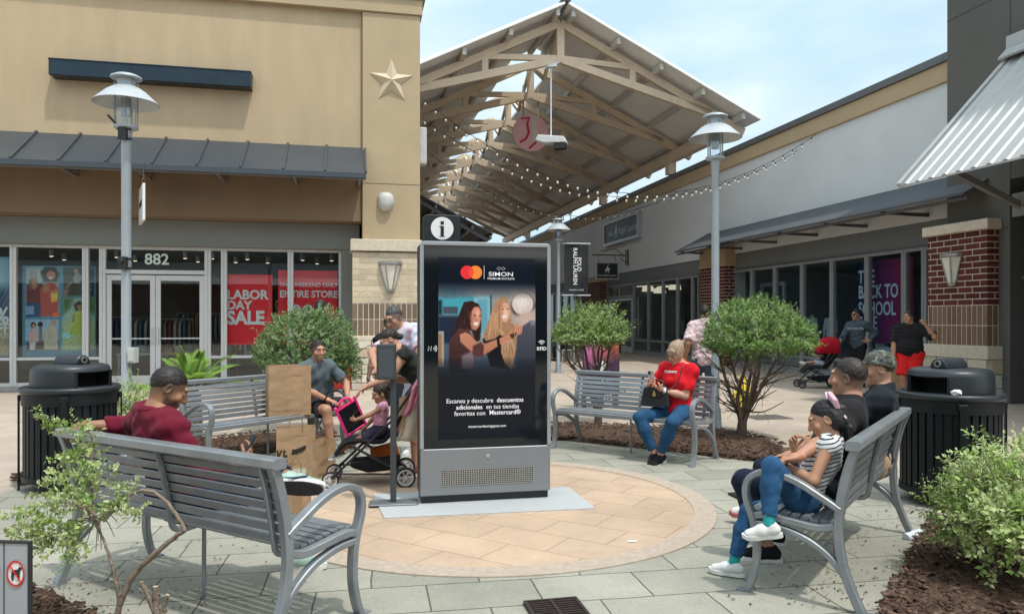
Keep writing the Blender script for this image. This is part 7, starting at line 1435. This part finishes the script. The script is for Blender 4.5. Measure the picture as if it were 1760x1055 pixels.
person('seated person in dark clothes on a far white chair', chM, (0,0,.53), (0,1,0), (0,-.08,1), s=1.0, h=.016, seed=133, LF=dict(a=(-.12,.42,.1), toe=(0,1,0)), RF=dict(a=(.12,.42,.1), toe=(0,1,0)), LH=dict(w=(-.12,.3,.62), pole=(-.5,-.4,0)), RH=dict(w=(.12,.3,.62), pole=(.5,-.4,0)), skin=(.3,.17,.11), hair=dict(m='black', t=.014), hcol=(.012,.01,.009), shirt=(BLKT, 1.8, .1, .02), pants=(BLKT2, 1.9), shoes=(KSHOE, WSOLE))
ch_ = thing('chair', 'white chair under the seated person in dark clothes', 'chair', M=chM); CHW = mat('chair_white', (.6,.6,.6), .5); MB().box((-.22,-.22,.42),(.22,.22,.445)).build('seat', CHW, ch_); MB().box((-.22,-.235,.5),(.22,-.215,.85)).build('backrest', CHW, ch_)
for x in (-.2, .2):
    for y in (-.22, .2): MB().cyl((x,y,0),(x,y,.419 if y > 0 else .84),.014,n=8).build('leg', CHW, ch_)
# --- mannequins in the near shop window
def mannequin(label, x, u, top, bot, zt_):
    q = V(x, u); t = thing('mannequin', label, 'mannequin', M=UV @ Matrix.Translation((u, q, 0)))
    def f(pr): return field_mesh(pr, .014, (.004, .1, int(x)))
    m1 = f([E((0,0,zt_-.25),(.13,.19,.22),k=.05), C((0,-.17,zt_-.10),(0,.17,zt_-.10),.06,k=.05), C((0,-.20,zt_-.10),(-.02,-.25,zt_-.42),.055,k=.03), C((0,.20,zt_-.10),(-.02,.25,zt_-.42),.055,k=.03), E((0,0,zt_-.52),(.12,.17,.14),k=.05)]); mesh_np('top', m1[0], m1[1], None, top, t, smooth=True)
    m2 = f([E((0,0,zt_-.66),(.125,.165,.13),k=.04), C((0,-.08,zt_-.7),(0,-.10,.12),.085,.055,k=.03), C((0,.08,zt_-.7),(0,.10,.12),.085,.055,k=.03)]); mesh_np('bottoms', m2[0], m2[1], None, bot, t, smooth=True)
    m3 = f([C((0,0,zt_-.12),(0,0,zt_+.02),.05,.045), C((-.02,-.25,zt_-.42),(-.05,-.25,zt_-.68),.035,.03), C((-.02,.25,zt_-.42),(-.05,.25,zt_-.68),.035,.03), C((0,-.10,.2),(0,-.10,.06),.05,.045), C((0,.10,.2),(0,.10,.06),.05,.045)]); mesh_np('figure', m3[0], m3[1], None, mat('mannequin_white', (.5,.5,.48), .5), t, smooth=True)
    MB().lathe([(0,.015),(.2,.015),(.2,0)], n=24).build('base', mat('mannequin_base', (.3,.3,.3)), t)
mannequin('headless mannequin in pale tee at the left of the near shop', 1396, UF+.75, cloth('cream_tee', (.50,.50,.42)), cloth('grey_jogger', (.20,.21,.22)), 1.62)
mannequin('headless mannequin in white shirt and tan trousers behind glass', 1428, UF+.75, cloth('white_shirt', (.58,.58,.58)), cloth('tan_trouser', (.36,.22,.10)), 1.62)
# ================================================================ plants
LEAFM = mat('leaf', (1,1,1), .42, attr=True, var=.12, scale=30, spec=.45)
LEAFM.node_tree.nodes['Principled BSDF'].inputs['Subsurface Weight'].default_value = 0
_lt = LEAFM.node_tree; _b = _lt.nodes['Principled BSDF']; _o = [n for n in _lt.nodes if n.type == 'OUTPUT_MATERIAL'][0]
_tr = N(_lt, 'ShaderNodeBsdfTranslucent'); _mx = N(_lt, 'ShaderNodeMixShader'); _mx.inputs[0].default_value = .25
_src = _b.inputs['Base Color'].links[0].from_socket; _lt.links.new(_src, _tr.inputs[0]); _lt.links.new(_b.outputs[0], _mx.inputs[1]); _lt.links.new(_tr.outputs[0], _mx.inputs[2]); _lt.links.new(_mx.outputs[0], _o.inputs[0])
BARK = mat('bark', (.115,.085,.065), .9, var=.4, scale=30, bump=.6, bscale=60, spec=.2); BARKP = mat('bark_pale', (.21,.165,.125), .9, var=.4, scale=30, bump=.6, bscale=70, spec=.2)
def unit(a): return a/np.maximum(np.linalg.norm(a, axis=-1, keepdims=True), 1e-9)
def leaves(name, p, d, n, l, w, cin, ced, parent, origin, kind=None):
    """p,d,n (k,3); l,w (k,); colours at the midrib and at the rim"""
    d = unit(d); s = unit(np.cross(d, n)); n = np.cross(s, d); l = l[:, None]; w = w[:, None]; k = len(p)
    B = p; M_ = p+d*l*.5+n*l*.06; Lf = p+d*l*.45-s*w*.5-n*l*.02; Rt = p+d*l*.45+s*w*.5-n*l*.02; Tp = p+d*l-n*l*.10
    v = np.stack([B, Lf, Rt, Tp, M_], 1).reshape(-1, 3)-np.array(origin); o = np.arange(k)[:, None]*5; t_ = np.array([[0,4,1],[0,2,4],[4,3,1],[4,2,3]]); f = (o[:, None, :]+t_[None]).reshape(-1, 3)
    c = np.stack([cin, ced, ced, ced*.9+cin*.1, cin], 1).reshape(-1, 3); return mesh_np(name, v, f, c, LEAFM, parent)
def shoots(rg, base, dirs, ln, per, ll, lw, pal, edge, spread=.9, ew=.55, up=.25):
    """leafy shoots: arrays of leaves along each"""
    k = len(base); t = np.tile(np.linspace(.08, 1, per), (k, 1)); P = base[:, None]+dirs[:, None]*(ln[:, None]*t)[..., None]; ang = rg.random((k, per))*6.28
    d0 = unit(dirs); a = unit(np.cross(d0, rg.normal(size=(k, 3)))); b = np.cross(d0, a); side = a[:, None]*np.cos(ang)[..., None]+b[:, None]*np.sin(ang)[..., None]
    D = unit(d0[:, None]*.6+side*spread+np.array([0, 0, up])); Nn = unit(d0[:, None]*.8-side*.4+np.array([0,0,.5])+rg.normal(size=(k, per, 3))*.3); q = k*per
    L_ = (ll*(.6+.7*rg.random((k, per)))*(1.1-.35*t)).ravel(); Wd = L_*lw
    ci = np.array(pal)[rg.integers(len(pal), size=k)][:, None]*(.75+.5*rg.random((k, per, 1))); tint = rg.random((k, 1, 1)) < ew; ce = np.where(tint, np.array(edge)*(.8+.4*rg.random((k, per, 1))), ci*1.1)
    return P.reshape(-1, 3), D.reshape(-1, 3), Nn.reshape(-1, 3), L_, Wd, ci.reshape(-1, 3), ce.reshape(-1, 3)
def lump(d, rg, n=20, amp=.27):
    c = unit(rg.normal(size=(n, 3))); a = rg.random(n)*amp; return 1-amp*.4+(a[None]*np.exp(-((1-d@c.T)/.10))).sum(1)
def topiary(label, base, cc, rad, nshoot, pal, edge, ew, seed, name='trimmed_bush', stems=7, ll=.036, flat=.55, bare=26, group=None, low=-.35, lean=0):
    rg = np.random.default_rng(seed); base, cc, rad = np.array(base, float), np.array(cc, float), np.array(rad, float); t = thing(name, label, 'bush', tuple(base), group=group)
    d = unit(rg.normal(size=(nshoot, 3))); d[:, 2] = np.where(d[:, 2] < low, low*rg.random(nshoot)-.02, d[:, 2]); d = unit(d); r = (1-.42*rg.random(nshoot)**2.2)*lump(d, np.random.default_rng(seed+1))
    sc = np.where(d[:, 2:] < 0, flat, 1.0); p = cc+d*rad*r[:, None]*np.concatenate([np.ones((nshoot, 2)), sc], 1)
    dr = unit(d*.8+rg.normal(size=d.shape)*.45+np.array([0,0,.35])); ln = .05+.075*rg.random(nshoot); a = rg.random(nshoot) < .09; ln[a] *= 2.0
    leaves('crown', *shoots(rg, p, dr, ln, 11, ll, .52, pal, edge, ew=ew), t, base)
    mb = MB(); 
    for i in range(stems):
        a = 6.28*i/stems+rg.random()*.6; e = cc+np.array([math.cos(a)*rad[0]*(.35+.5*rg.random()), math.sin(a)*rad[1]*(.35+.5*rg.random()), rad[2]*(-.1+.3*rg.random())]); b0 = base+np.array([math.cos(a)*.05, math.sin(a)*.05, -.02])
        m1 = b0*.62+e*.38+np.array([math.cos(a)*-.04, math.sin(a)*-.04, .10])+rg.normal(size=3)*.05; m2 = b0*.25+e*.75+rg.normal(size=3)*.08; fk = base+np.array([math.cos(a)*.035, math.sin(a)*.035, .16+.14*rg.random()]); m1 = m1*.6+fk*.4+np.array([0,0,.06]); sp_ = spline([base+np.array([math.cos(a)*.03, math.sin(a)*.03, -.02]), fk, m1, m2, e], 5); k = len(sp_); mb.tube([np.array(q)-base for q in sp_], [.030*(1-j/k)**.8+.006 for j in range(k)], 6)
        for j in range(bare//stems):
            q = np.array(sp_[int(rg.integers(k//3, k-2))]); v = unit(np.array([math.cos(a+rg.normal()*.9), math.sin(a+rg.normal()*.9), .35+.5*rg.random()])); L_ = .22+.30*rg.random(); pts = [q, q+v*L_*.5+rg.normal(size=3)*.02, q+v*L_+np.array([0,0,.03])+rg.normal(size=3)*.03]; sp2 = spline(pts, 4); mb.tube([np.array(z)-base for z in sp2], [.009*(1-i2/len(sp2))+.003 for i2 in range(len(sp2))], 5)
            for _ in range(2): q2 = np.array(sp2[int(rg.integers(2, len(sp2)))]); v2 = unit(v+rg.normal(size=3)*.7); mb.tube([q2-base, q2+v2*.10-base, q2+v2*.19+rg.normal(size=3)*.02-base], [.004,.003,.002], 4)
    mb.build('trunk', BARK, t, smooth=60); return t
GP = [(.11,.22,.04),(.15,.27,.055),(.085,.17,.035),(.18,.30,.065)]; ED = (.42,.49,.24)
b = ground(1270, 752); cN = at(1296, 583, 9.66); topiary('broad flat topped bush on bare twisted stems right of the woman in red', (b.x, 9.66, 0), (cN.x, 9.66, 1.26), (.65,.60,.50), 2500, GP, ED, .34, 201, stems=7, bare=63, flat=.45)
b = ground(1028, 730); cN = at(1017, 573, 11.0); topiary('smaller trimmed bush in front of the purple poster board', (b.x, 11.0, 0), (cN.x, 11.0, 1.30), (.51,.48,.37), 1700, [(.19,.30,.07),(.15,.25,.055),(.22,.32,.08)], ED, .5, 202, stems=8, bare=40, flat=.5)
cN = at(530, 592, 10.2); topiary('dense rounded bush behind the man in grey blue tee', (cN.x+.05, 10.2, 0), (cN.x, 10.2, 1.10), (.64,.58,.56), 2600, [(.10,.20,.045),(.08,.16,.04),(.13,.24,.055)], (.42,.48,.28), .50, 203, stems=7, bare=40, flat=.75, low=-.8)
def shrub(label, base, cc, rad, n, ll, per, pal, edge, ew, seed, lnm=.16, name='variegated_shrub', stalks=14, inner=.75):
    rg = np.random.default_rng(seed); base, cc, rad = map(lambda q: np.array(q, float), (base, cc, rad)); t = thing(name, label, 'shrub', tuple(base)); d = unit(rg.normal(size=(n, 3))); d[:, 2] = np.abs(d[:, 2])*1.0-.35*(rg.random(n) < .45); d = unit(d)
    r = (1-inner*rg.random(n)**1.6)*lump(d, np.random.default_rng(seed+1), 14, .3); p = cc+d*rad*r[:, None]; p[:, 2] = np.maximum(p[:, 2], .04); dr = unit(d+rg.normal(size=d.shape)*.55+np.array([0,0,.55])); ln = lnm*(.5+rg.random(n))
    leaves('foliage', *shoots(rg, p, dr, ln, per, ll, .50, pal, edge, ew=ew, spread=1.0), t, base); mb = MB()
    for i in range(n//6): mb.tube([p[i]-dr[i]*.1-base, p[i]+dr[i]*ln[i]*.9-base], [.0035,.0015], 4)
    for i in range(stalks): e = p[i*3]; m_ = (base+e)/2+rg.normal(size=3)*.05; sp_ = spline([base+rg.normal(size=3)*np.array([.06,.06,0]), m_, e], 5); mb.tube([np.array(q)-base for q in sp_], [.011*(1-j/len(sp_))+.003 for j in range(len(sp_))], 5)
    mb.build('stems', BARKP, t, smooth=60); return t
VP_ = [(.23,.36,.08),(.29,.42,.10),(.18,.29,.06)]; VE_ = (.66,.69,.36)
shrub('pale variegated shrub spilling over mulch beside the right bin', (2.93,4.42,0), (2.98,4.38,.30), (.47,.46,.50), 1150, .040, 12, VP_, VE_, .72, 211, .15)
shrub('small pale shrub behind the left litter bin under the lamp', (-4.15,8.1,0), (-4.12,8.1,.42), (.23,.25,.48), 330, .030, 11, VP_, VE_, .7, 212, .14, stalks=8)
# cycad
cy = thing('cycad', 'young cycad with arching feathery fronds behind the slatted bench', 'palm', (-3.96,9.3,0)); rg = np.random.default_rng(5); Pp, Dd, Nn, Ll, Ww, Ci, Ce = [], [], [], [], [], [], []; mb = MB()
mb.lathe([(.11,0),(.12,.25),(.10,.62),(.05,.70),(0,.71)], n=14)
for i in range(17):
    a = 6.28*i/17*2.4+rg.random()*.3; el = R(20+55*(i % 4)/3+8*rg.random()); L_ = .62+.14*rg.random(); pts = []
    for j in range(15):
        s = j/14; r_ = L_*s*math.cos(el)*(1+.25*s); z = .66+L_*s*math.sin(el)-.30*s*s*L_; pts.append(np.array([math.cos(a)*r_, math.sin(a)*r_, z]))
    mb.tube(pts, [.008*(1-.7*j/14) for j in range(15)], 5)
    for j in np.linspace(.14, .99, 24):
        k = j*14; q = pts[int(k)]*(1-(k % 1))+pts[min(int(k)+1, 14)]*(k % 1); tg = unit(pts[min(int(k)+1, 14)]-pts[int(min(k, 13))]); sd = unit(np.cross(tg, [0,0,1.]))
        for sg in (-1, 1): Pp.append(q+np.array([-3.96,9.3,0])); Dd.append(sd*sg*.85+tg*.55+np.array([0,0,.25])); Nn.append(np.array([0,0,1.])-sd*sg*.3); Ll.append(.17*math.sin(min(1,(1.02-j)*1.6+.25)*1.5)+.02); Ww.append(.014); c = np.array((.15,.27,.035))*(.75+.5*rg.random()); Ci.append(c); Ce.append(c*1.2)
leaves('fronds', *map(np.array, (Pp, Dd, Nn, Ll, Ww, Ci, Ce)), cy, (-3.96,9.3,0)); mb.build('stem', BARKP, cy, smooth=60)
# broken shrub in the near left bed: bent bare stems, foliage only at their ends
def near(px, py, d=3.5): return np.array(at(px, py, d))
rg = np.random.default_rng(17); b0 = np.array(ground(196, 1112)); t = thing('bent_shrub', 'broken pale leaved shrub with bare bent stems behind the near bench', 'shrub', tuple(b0))
mb = MB(); canes = [([(196,1112,3.52),(205,1040,3.52),(232,985,3.52),(262,955,3.5),(296,926,3.48),(318,911,3.46)], .0165, .010), ([(318,911,3.46),(304,886,3.46),(284,860,3.47),(255,843,3.5),(228,848,3.5),(205,868,3.5),(180,895,3.5)], .010, .005), ([(205,1045,3.52),(200,1000,3.5),(186,950,3.52),(168,905,3.55),(150,880,3.58)], .0085, .005), ([(168,905,3.55),(158,860,3.6),(157,800,3.64),(158,752,3.66),(146,735,3.66)], .006, .004), ([(228,848,3.5),(190,862,3.52),(150,870,3.55),(110,880,3.55)], .005, .003), ([(200,1000,3.5),(206,985,3.5),(217,978,3.5)], .004, .002), ([(180,895,3.5),(140,870,3.54),(100,862,3.58)], .005, .003)]
for pts, r0, r1 in canes: sp_ = spline([near(*p) for p in pts], 6); mb.tube([np.array(q)-b0+rg.normal(size=3)*.0015 for q in sp_], [r0+(r1-r0)*j/(len(sp_)-1) for j in range(len(sp_))], 8)
for _ in range(14):
    q = near(60+150*rg.random(), 860+90*rg.random(), 3.5+.12*rg.random()); e = near(170, 890, 3.54); m_ = (q+e)/2+np.array([0,0,.03]); sp_ = spline([e, m_, q], 5); mb.tube([np.array(z)-b0 for z in sp_], [.0035-.002*j/len(sp_) for j in range(len(sp_))], 5)
mb.build('stems', BARKP, t, smooth=60)
cl = [((74,722),(148,745),26,3.66,.02), ((142,740),(160,790),34,3.66,.03), ((100,800),(165,770),30,3.64,.05), ((95,850),(170,815),70,3.60,.07), ((45,900),(165,860),120,3.55,.10), ((40,945),(140,905),90,3.52,.07), ((120,950),(150,920),26,3.5,.05), ((190,870),(240,830),34,3.5,.025), ((225,890),(238,865),12,3.48,.02), ((160,800),(185,785),10,3.6,.02), ((150,820),(165,870),26,3.58,.03)]
Pb, Db = [], []
for a, b_, n, d, sd in cl:
    A_, B_ = near(*a, d), near(*b_, d)
    for i in range(int(n*.68)): s = rg.random(); Pb.append(A_*(1-s)+B_*s+rg.normal(size=3)*sd*.6); Db.append(unit((A_-B_)*1.0+rg.normal(size=3)*.12+np.array([0,0,.02])))
Pb, Db = np.array(Pb), np.array(Db); leaves('foliage', *shoots(rg, Pb, Db, .05+.07*rg.random(len(Pb)), 10, .029, .52, VP_, (.66,.68,.38), ew=.78, spread=1.0, up=.2), t, b0)
s0 = np.array(ground(272, 1118)); t2 = thing('pruned_stump', 'short pruned stump with pale cut ends beside the bent shrub', 'tree stump', tuple(s0)); mb = MB(); me_ = MB()
for pts, r0, r1 in (([(272,1118),(270,1070),(268,1035),(267,1008)], .020, .013), ([(270,1070),(258,1030),(243,1000)], .014, .010), ([(271,1075),(280,1045),(288,1022)], .013, .009), ([(274,1090),(280,1060),(283,1040)], .012, .009)):
    sp_ = [np.array(near(*p, 3.5)) for p in pts]; sp_ = spline(sp_, 4); mb.tube([np.array(q)-s0+rg.normal(size=3)*.002 for q in sp_], [r0+(r1-r0)*j/(len(sp_)-1) for j in range(len(sp_))], 9); e, f_ = np.array(sp_[-1]), np.array(sp_[-2]); u_ = unit(e-f_); me_.cyl(e-s0, e-s0+u_*.003, r1*.9, n=9)
mb.build('stubs', BARKP, t2, smooth=60); me_.build('cut_ends', mat('cut_wood', (.50,.42,.32), .8), t2)
# ivy on the tower corner
rg = np.random.default_rng(23); n = 900; q = np.stack([UT-.02-.06*rg.random(n), 10.3+.75*rg.random(n)**.8, .1+3.7*rg.random(n)], 1); Pw = np.array([UV@Vector(x) for x in q]); dn = np.array(UV.to_3x3()@Vector((-1,0,0)))
iv = thing('climbing_ivy', 'dark green ivy climbing the tower wall at the right edge', 'ivy', M=UV @ Matrix.Translation((UT-.05, 10.6, 0))); WM[iv.name] = Matrix.Identity(4); iv.matrix_world = Matrix.Identity(4)
c_ = np.array((.035,.075,.02))*(.6+.8*rg.random((n,1))); leaves('foliage', Pw, rg.normal(size=(n,3))*.6+np.array([0,0,-.4]), dn+rg.normal(size=(n,3))*.3, .06+.05*rg.random(n), .05+.03*rg.random(n), c_, c_*1.15, iv, (0,0,0))
tr_ = MB()
for v in (10.4, 10.7, 10.95): tr_.tube([UV@Vector((UT-.02, v+.04*math.sin(z*3), z)) for z in np.linspace(0, 3.7, 14)], .012, 5)
tr_.build('stems', BARK, iv)
# red planter with yellow flowers
pq = ground(586, 667); pt = thing('planter', 'glossy red rounded planter with yellow flowers near the stone pier', 'planter', M=Matrix.Translation((pq.x, pq.y-.2, 0)) @ Matrix.Rotation(PHI, 4, 'Z'))
MB().lathe([(0,0),(.30,0),(.33,.04),(.36,.55),(.36,.60),(.33,.60),(.31,.52),(0,.52)], n=32).build('pot', mat('red_gloss', (.55,.015,.02), .3), pt, smooth=40); tx = mat('sign_white', (.7,.71,.71))
text_mesh('lettering', 'SALE', .1, basis((1,0,0),(0,0,1),(0,-1,0),(0,-.352,.12)), tx, pt) if False else None
rg = np.random.default_rng(9); n = 260; p = np.stack([rg.normal(size=n)*.16, rg.normal(size=n)*.16, .58+.28*rg.random(n)], 1); P0 = np.array(pt.matrix_world.translation); cg = np.array((.06,.13,.03))*(.7+.6*rg.random((n,1)))
leaves('leaves', p+P0, rg.normal(size=(n,3))+np.array([0,0,1.]), rg.normal(size=(n,3))+np.array([0,-.5,1.]), .07+.04*rg.random(n), .04+.02*rg.random(n), cg, cg*1.2, pt, (0,0,0)).matrix_parent_inverse = pt.matrix_world.inverted()
mb = MB()
for i in range(16):
    a, b_ = rg.normal()*.15, rg.normal()*.12-.05; mb.ball((a, b_, .80+.14*rg.random()), (.045,.045,.028), 9, 6)
mb.build('blooms', mat('yellow_petal', (.75,.50,.02), .6, var=.25, scale=30), pt)

# ================================================================ bags
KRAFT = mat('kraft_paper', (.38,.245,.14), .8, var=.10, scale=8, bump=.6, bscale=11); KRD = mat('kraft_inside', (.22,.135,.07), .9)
def paper_bag(name, label, M, w, d, h, handles=True, m=None, closed=False, crease=True):
    t = thing(name, label, 'shopping bag', M=M); m = m or KRAFT; g_ = .003; rg_ = random.Random(int(w*1000+h*777)); vs = []; fs = []; nl = 6
    ring = lambda z, k, j: [(-w/2*k,-d/2*(k-.0),z),(-w/6,-d/2*k-j*.6,z),(w/6,-d/2*k+j*.8,z),(w/2*k,-d/2*k,z),(w/2*k-j,0,z),(w/2*k,d/2*k,z),(w/6,d/2*k+j*.5,z),(-w/6,d/2*k-j*.5,z),(-w/2*k,d/2*k,z),(-w/2*k+j,0,z)]
    for i in range(nl+1): s = i/nl; vs += [(x+rg_.uniform(-1,1)*.003, y+rg_.uniform(-1,1)*.003, z) for x, y, z in ring(h*s, 1.0+.01*math.sin(3*s), .02*s*d/.16 + .002)]
    for i in range(nl):
        for j in range(10): fs.append((i*10+j, i*10+(j+1) % 10, (i+1)*10+(j+1) % 10, (i+1)*10+j))
    fs.append(tuple(range(10))[::-1]); b_ = MB().add(vs, fs).build('body', m, t); so = b_.modifiers.new('paper', 'SOLIDIFY'); so.thickness = .002
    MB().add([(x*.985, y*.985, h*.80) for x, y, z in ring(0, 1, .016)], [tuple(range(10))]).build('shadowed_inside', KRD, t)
    if crease:
        mb = MB(); y = -d/2-.0035; mb.prism([(-w*.5,y,.11*h*1.0),(w*.5,y,.11*h),(w*.5,y,.11*h+.003),(-w*.5,y,.11*h+.003)], (0,-.0008,0)); mb.build('fold_line', KRD, t)
    if handles:
        mb = MB()
        for y in (-d/2+.006, d/2-.006): mb.tube(spline([(-w*.17,y,h-.03),(-w*.165,y,h+.05),(-w*.08,y,h+.105),(w*.08,y,h+.105),(w*.165,y,h+.05),(w*.17,y,h-.03)], 5), .003, 6)
        mb.build('handles', KRD, t)
    return t
MBl = lambda x, y, z, a: MB_ @ Matrix.Translation((x, y, z)) @ Matrix.Rotation(R(a), 4, 'Z')
paper_bag('paper_bag', 'large blank brown paper bag standing on the bench seat', MBl(-.20, .12, .470, 150), .46, .24, .56, handles=False)
g1 = ground(503, 806); nb2 = paper_bag('paper_bag', 'brown paper bag with a big black tick logo on the paving', Matrix.Translation((g1.x+.0, g1.y+.12, .004)) @ Matrix.Rotation(R(16), 4, 'Z'), .39, .20, .42)
mb = MB(); y = -.1055
SW = [(-.070,.055),(-.085,.085),(-.075,.12),(-.045,.155),(-.058,.12),(-.048,.098),(-.02,.092),(.03,.105),(.19,.165),(.06,.075),(-.0,.050),(-.04,.043)]
mb.prism([(x*.98+.005, y, z*1.1+.095) for x, z in SW], (0,-.0012,0)); mb.build('logo', mat('print_black', (.015,.013,.012), .7), nb2)
text_mesh('lettering', 'KE', .17, basis((1,0,0),(0,0,1),(0,-1,0),(-.192,-.1058,.125)), MATS['print_black'], nb2, bold=.03, sx=.55, align='LEFT'); text_mesh('lettering', 'N', .10, basis((1,0,0),(0,0,1),(0,-1,0),(.165,-.1058,.055)), MATS['print_black'], nb2, bold=.03, sx=.8)
g1 = ground(549, 824); paper_bag('paper_bag', 'narrow plain brown paper bag beside the bag with the tick', Matrix.Translation((g1.x-.02, g1.y+.14, .004)) @ Matrix.Rotation(R(62), 4, 'Z'), .26, .14, .36, handles=False)
paper_bag('paper_bag', 'brown paper bag on the paving beyond the knees of the maroon man', Matrix.Translation((-1.62, 5.52, .004)) @ Matrix.Rotation(R(-12), 4, 'Z'), .24, .14, .40)
paper_bag('paper_bag', 'brown paper bag hanging from the black stroller handle', Matrix.Translation((-.91, 7.02, .44)) @ Matrix.Rotation(R(-8), 4, 'Z'), .26, .14, .38)
paper_bag('paper_bag', 'brown paper bag hanging from the hand of the red shorts man', Matrix.Translation(Vector(tuple(P12['hands']['R'][0])) + Vector((-.02,-.02,-.60))) @ Matrix.Rotation(R(12), 4, 'Z'), .30, .15, .42)
yx = at(1276,548,12.6).x; yb = thing('plastic_bag', 'bright yellow shopping bag behind the stems of the broad bush', 'shopping bag', (yx, 12.6, 0))
yv = field_mesh([E((0,0,.24),(.15,.10,.22),k=.05), E((.03,-.02,.12),(.13,.10,.12),k=.05), C((-.05,0,.42),(-.03,0,.60),.035,.02,k=.05), C((.06,0,.42),(.03,0,.60),.035,.02,k=.05)], .014, (.012, .10, 4)); mesh_np('bag_body', yv[0], yv[1], None, mat('yellow_plastic', (.78,.56,.02), .35, var=.1), yb, smooth=True)
# pink and cream cloth hanging on the stroller
for lab, m_, x, z0, z1, w in (('pink folded cloth draped over the stroller handle', mat('cloth_rose', (.60,.22,.28), .9, var=.2), -.985, .66, 1.00, .085), ('cream cloth hanging below the pink cloth on the stroller', mat('cloth_cream', (.52,.45,.36), .9, var=.1), -.98, .42, .86, .20)):
    vs = []; fs = []; n1_, n2_ = 8, 8
    for i in range(n1_+1):
        for j in range(n2_+1): s, u_ = i/n1_, j/n2_; vs.append((x+(.16 if 'pink' in lab else .05)*u_+w*(s-.5)+.01*math.sin(7*u_), 6.93+.02*math.sin(9*s+3*u_)+(.03 if 'cream' in lab else 0), z0+(z1-z0)*u_))
    for i in range(n1_):
        for j in range(n2_): q = i*(n2_+1)+j; fs.append((q, q+n2_+1, q+n2_+2, q+1))
    o = MB().add(vs, fs).build('draped_cloth', m_, smooth=60); so = o.modifiers.new('thick', 'SOLIDIFY'); so.thickness = .012; tag(o, lab, 'cloth')
# litter
g1 = ground(1572, 918, .03); bo_ = thing('plastic_bottle', 'crushed clear plastic bottle lying by the bench leg', 'bottle', M=Matrix.Translation(g1) @ Matrix.Rotation(R(25), 4, 'Z') @ Matrix.Rotation(R(82), 4, 'Y')); MB().lathe([(0,-.09),(.03,-.09),(.033,-.07),(.027,-.03),(.033,0),(.028,.03),(.030,.05),(.013,.085),(.013,.10),(0,.10)], n=14).build('bottle', mat('bottle_clear', (.62,.68,.72), .12, var=.2), bo_)
g1 = ground(1086, 930, .012); tag(MB().add([(g1.x-.03,g1.y-.012,.0135),(g1.x+.028,g1.y-.016,.0135),(g1.x+.034,g1.y+.010,.020),(g1.x-.02,g1.y+.018,.016),(g1.x,g1.y,.022)], [(0,1,4),(1,2,4),(2,3,4),(3,0,4)]).build('paper_scrap', MATS['paper_white']), 'torn white paper scrap lying on the tan circle', 'litter')
rg = np.random.default_rng(31); n = 620; cv_ = []; ctr = [(1450,955,60,30), (1500,900,70,35), (1420,1010,60,20), (1560,880,30,25), (300,960,90,40), (150,1005,70,14), (240,1030,120,18), (600,800,80,20)]
P_ = np.array([tuple(ground(c[0]+rg.normal()*c[2], min(c[1]+rg.normal()*c[3], 1090), .006)) for c in [ctr[i % len(ctr)] for i in range(n)]]); a = rg.random(n)*6.28; dd = np.stack([np.cos(a), np.sin(a), rg.normal(size=n)*.1], 1); cc_ = np.array((.085,.055,.035))*(.5+1.1*rg.random((n,1))); P_[:, 2] = .010+.004*rg.random(n)
o = leaves('leaf_litter', P_, dd, np.tile([0,0,1.],(n,1))+rg.normal(size=(n,3))*.15, .012+.022*rg.random(n), .006+.010*rg.random(n), cc_, cc_*1.1, None, (0,0,0)); o['kind'] = 'stuff'
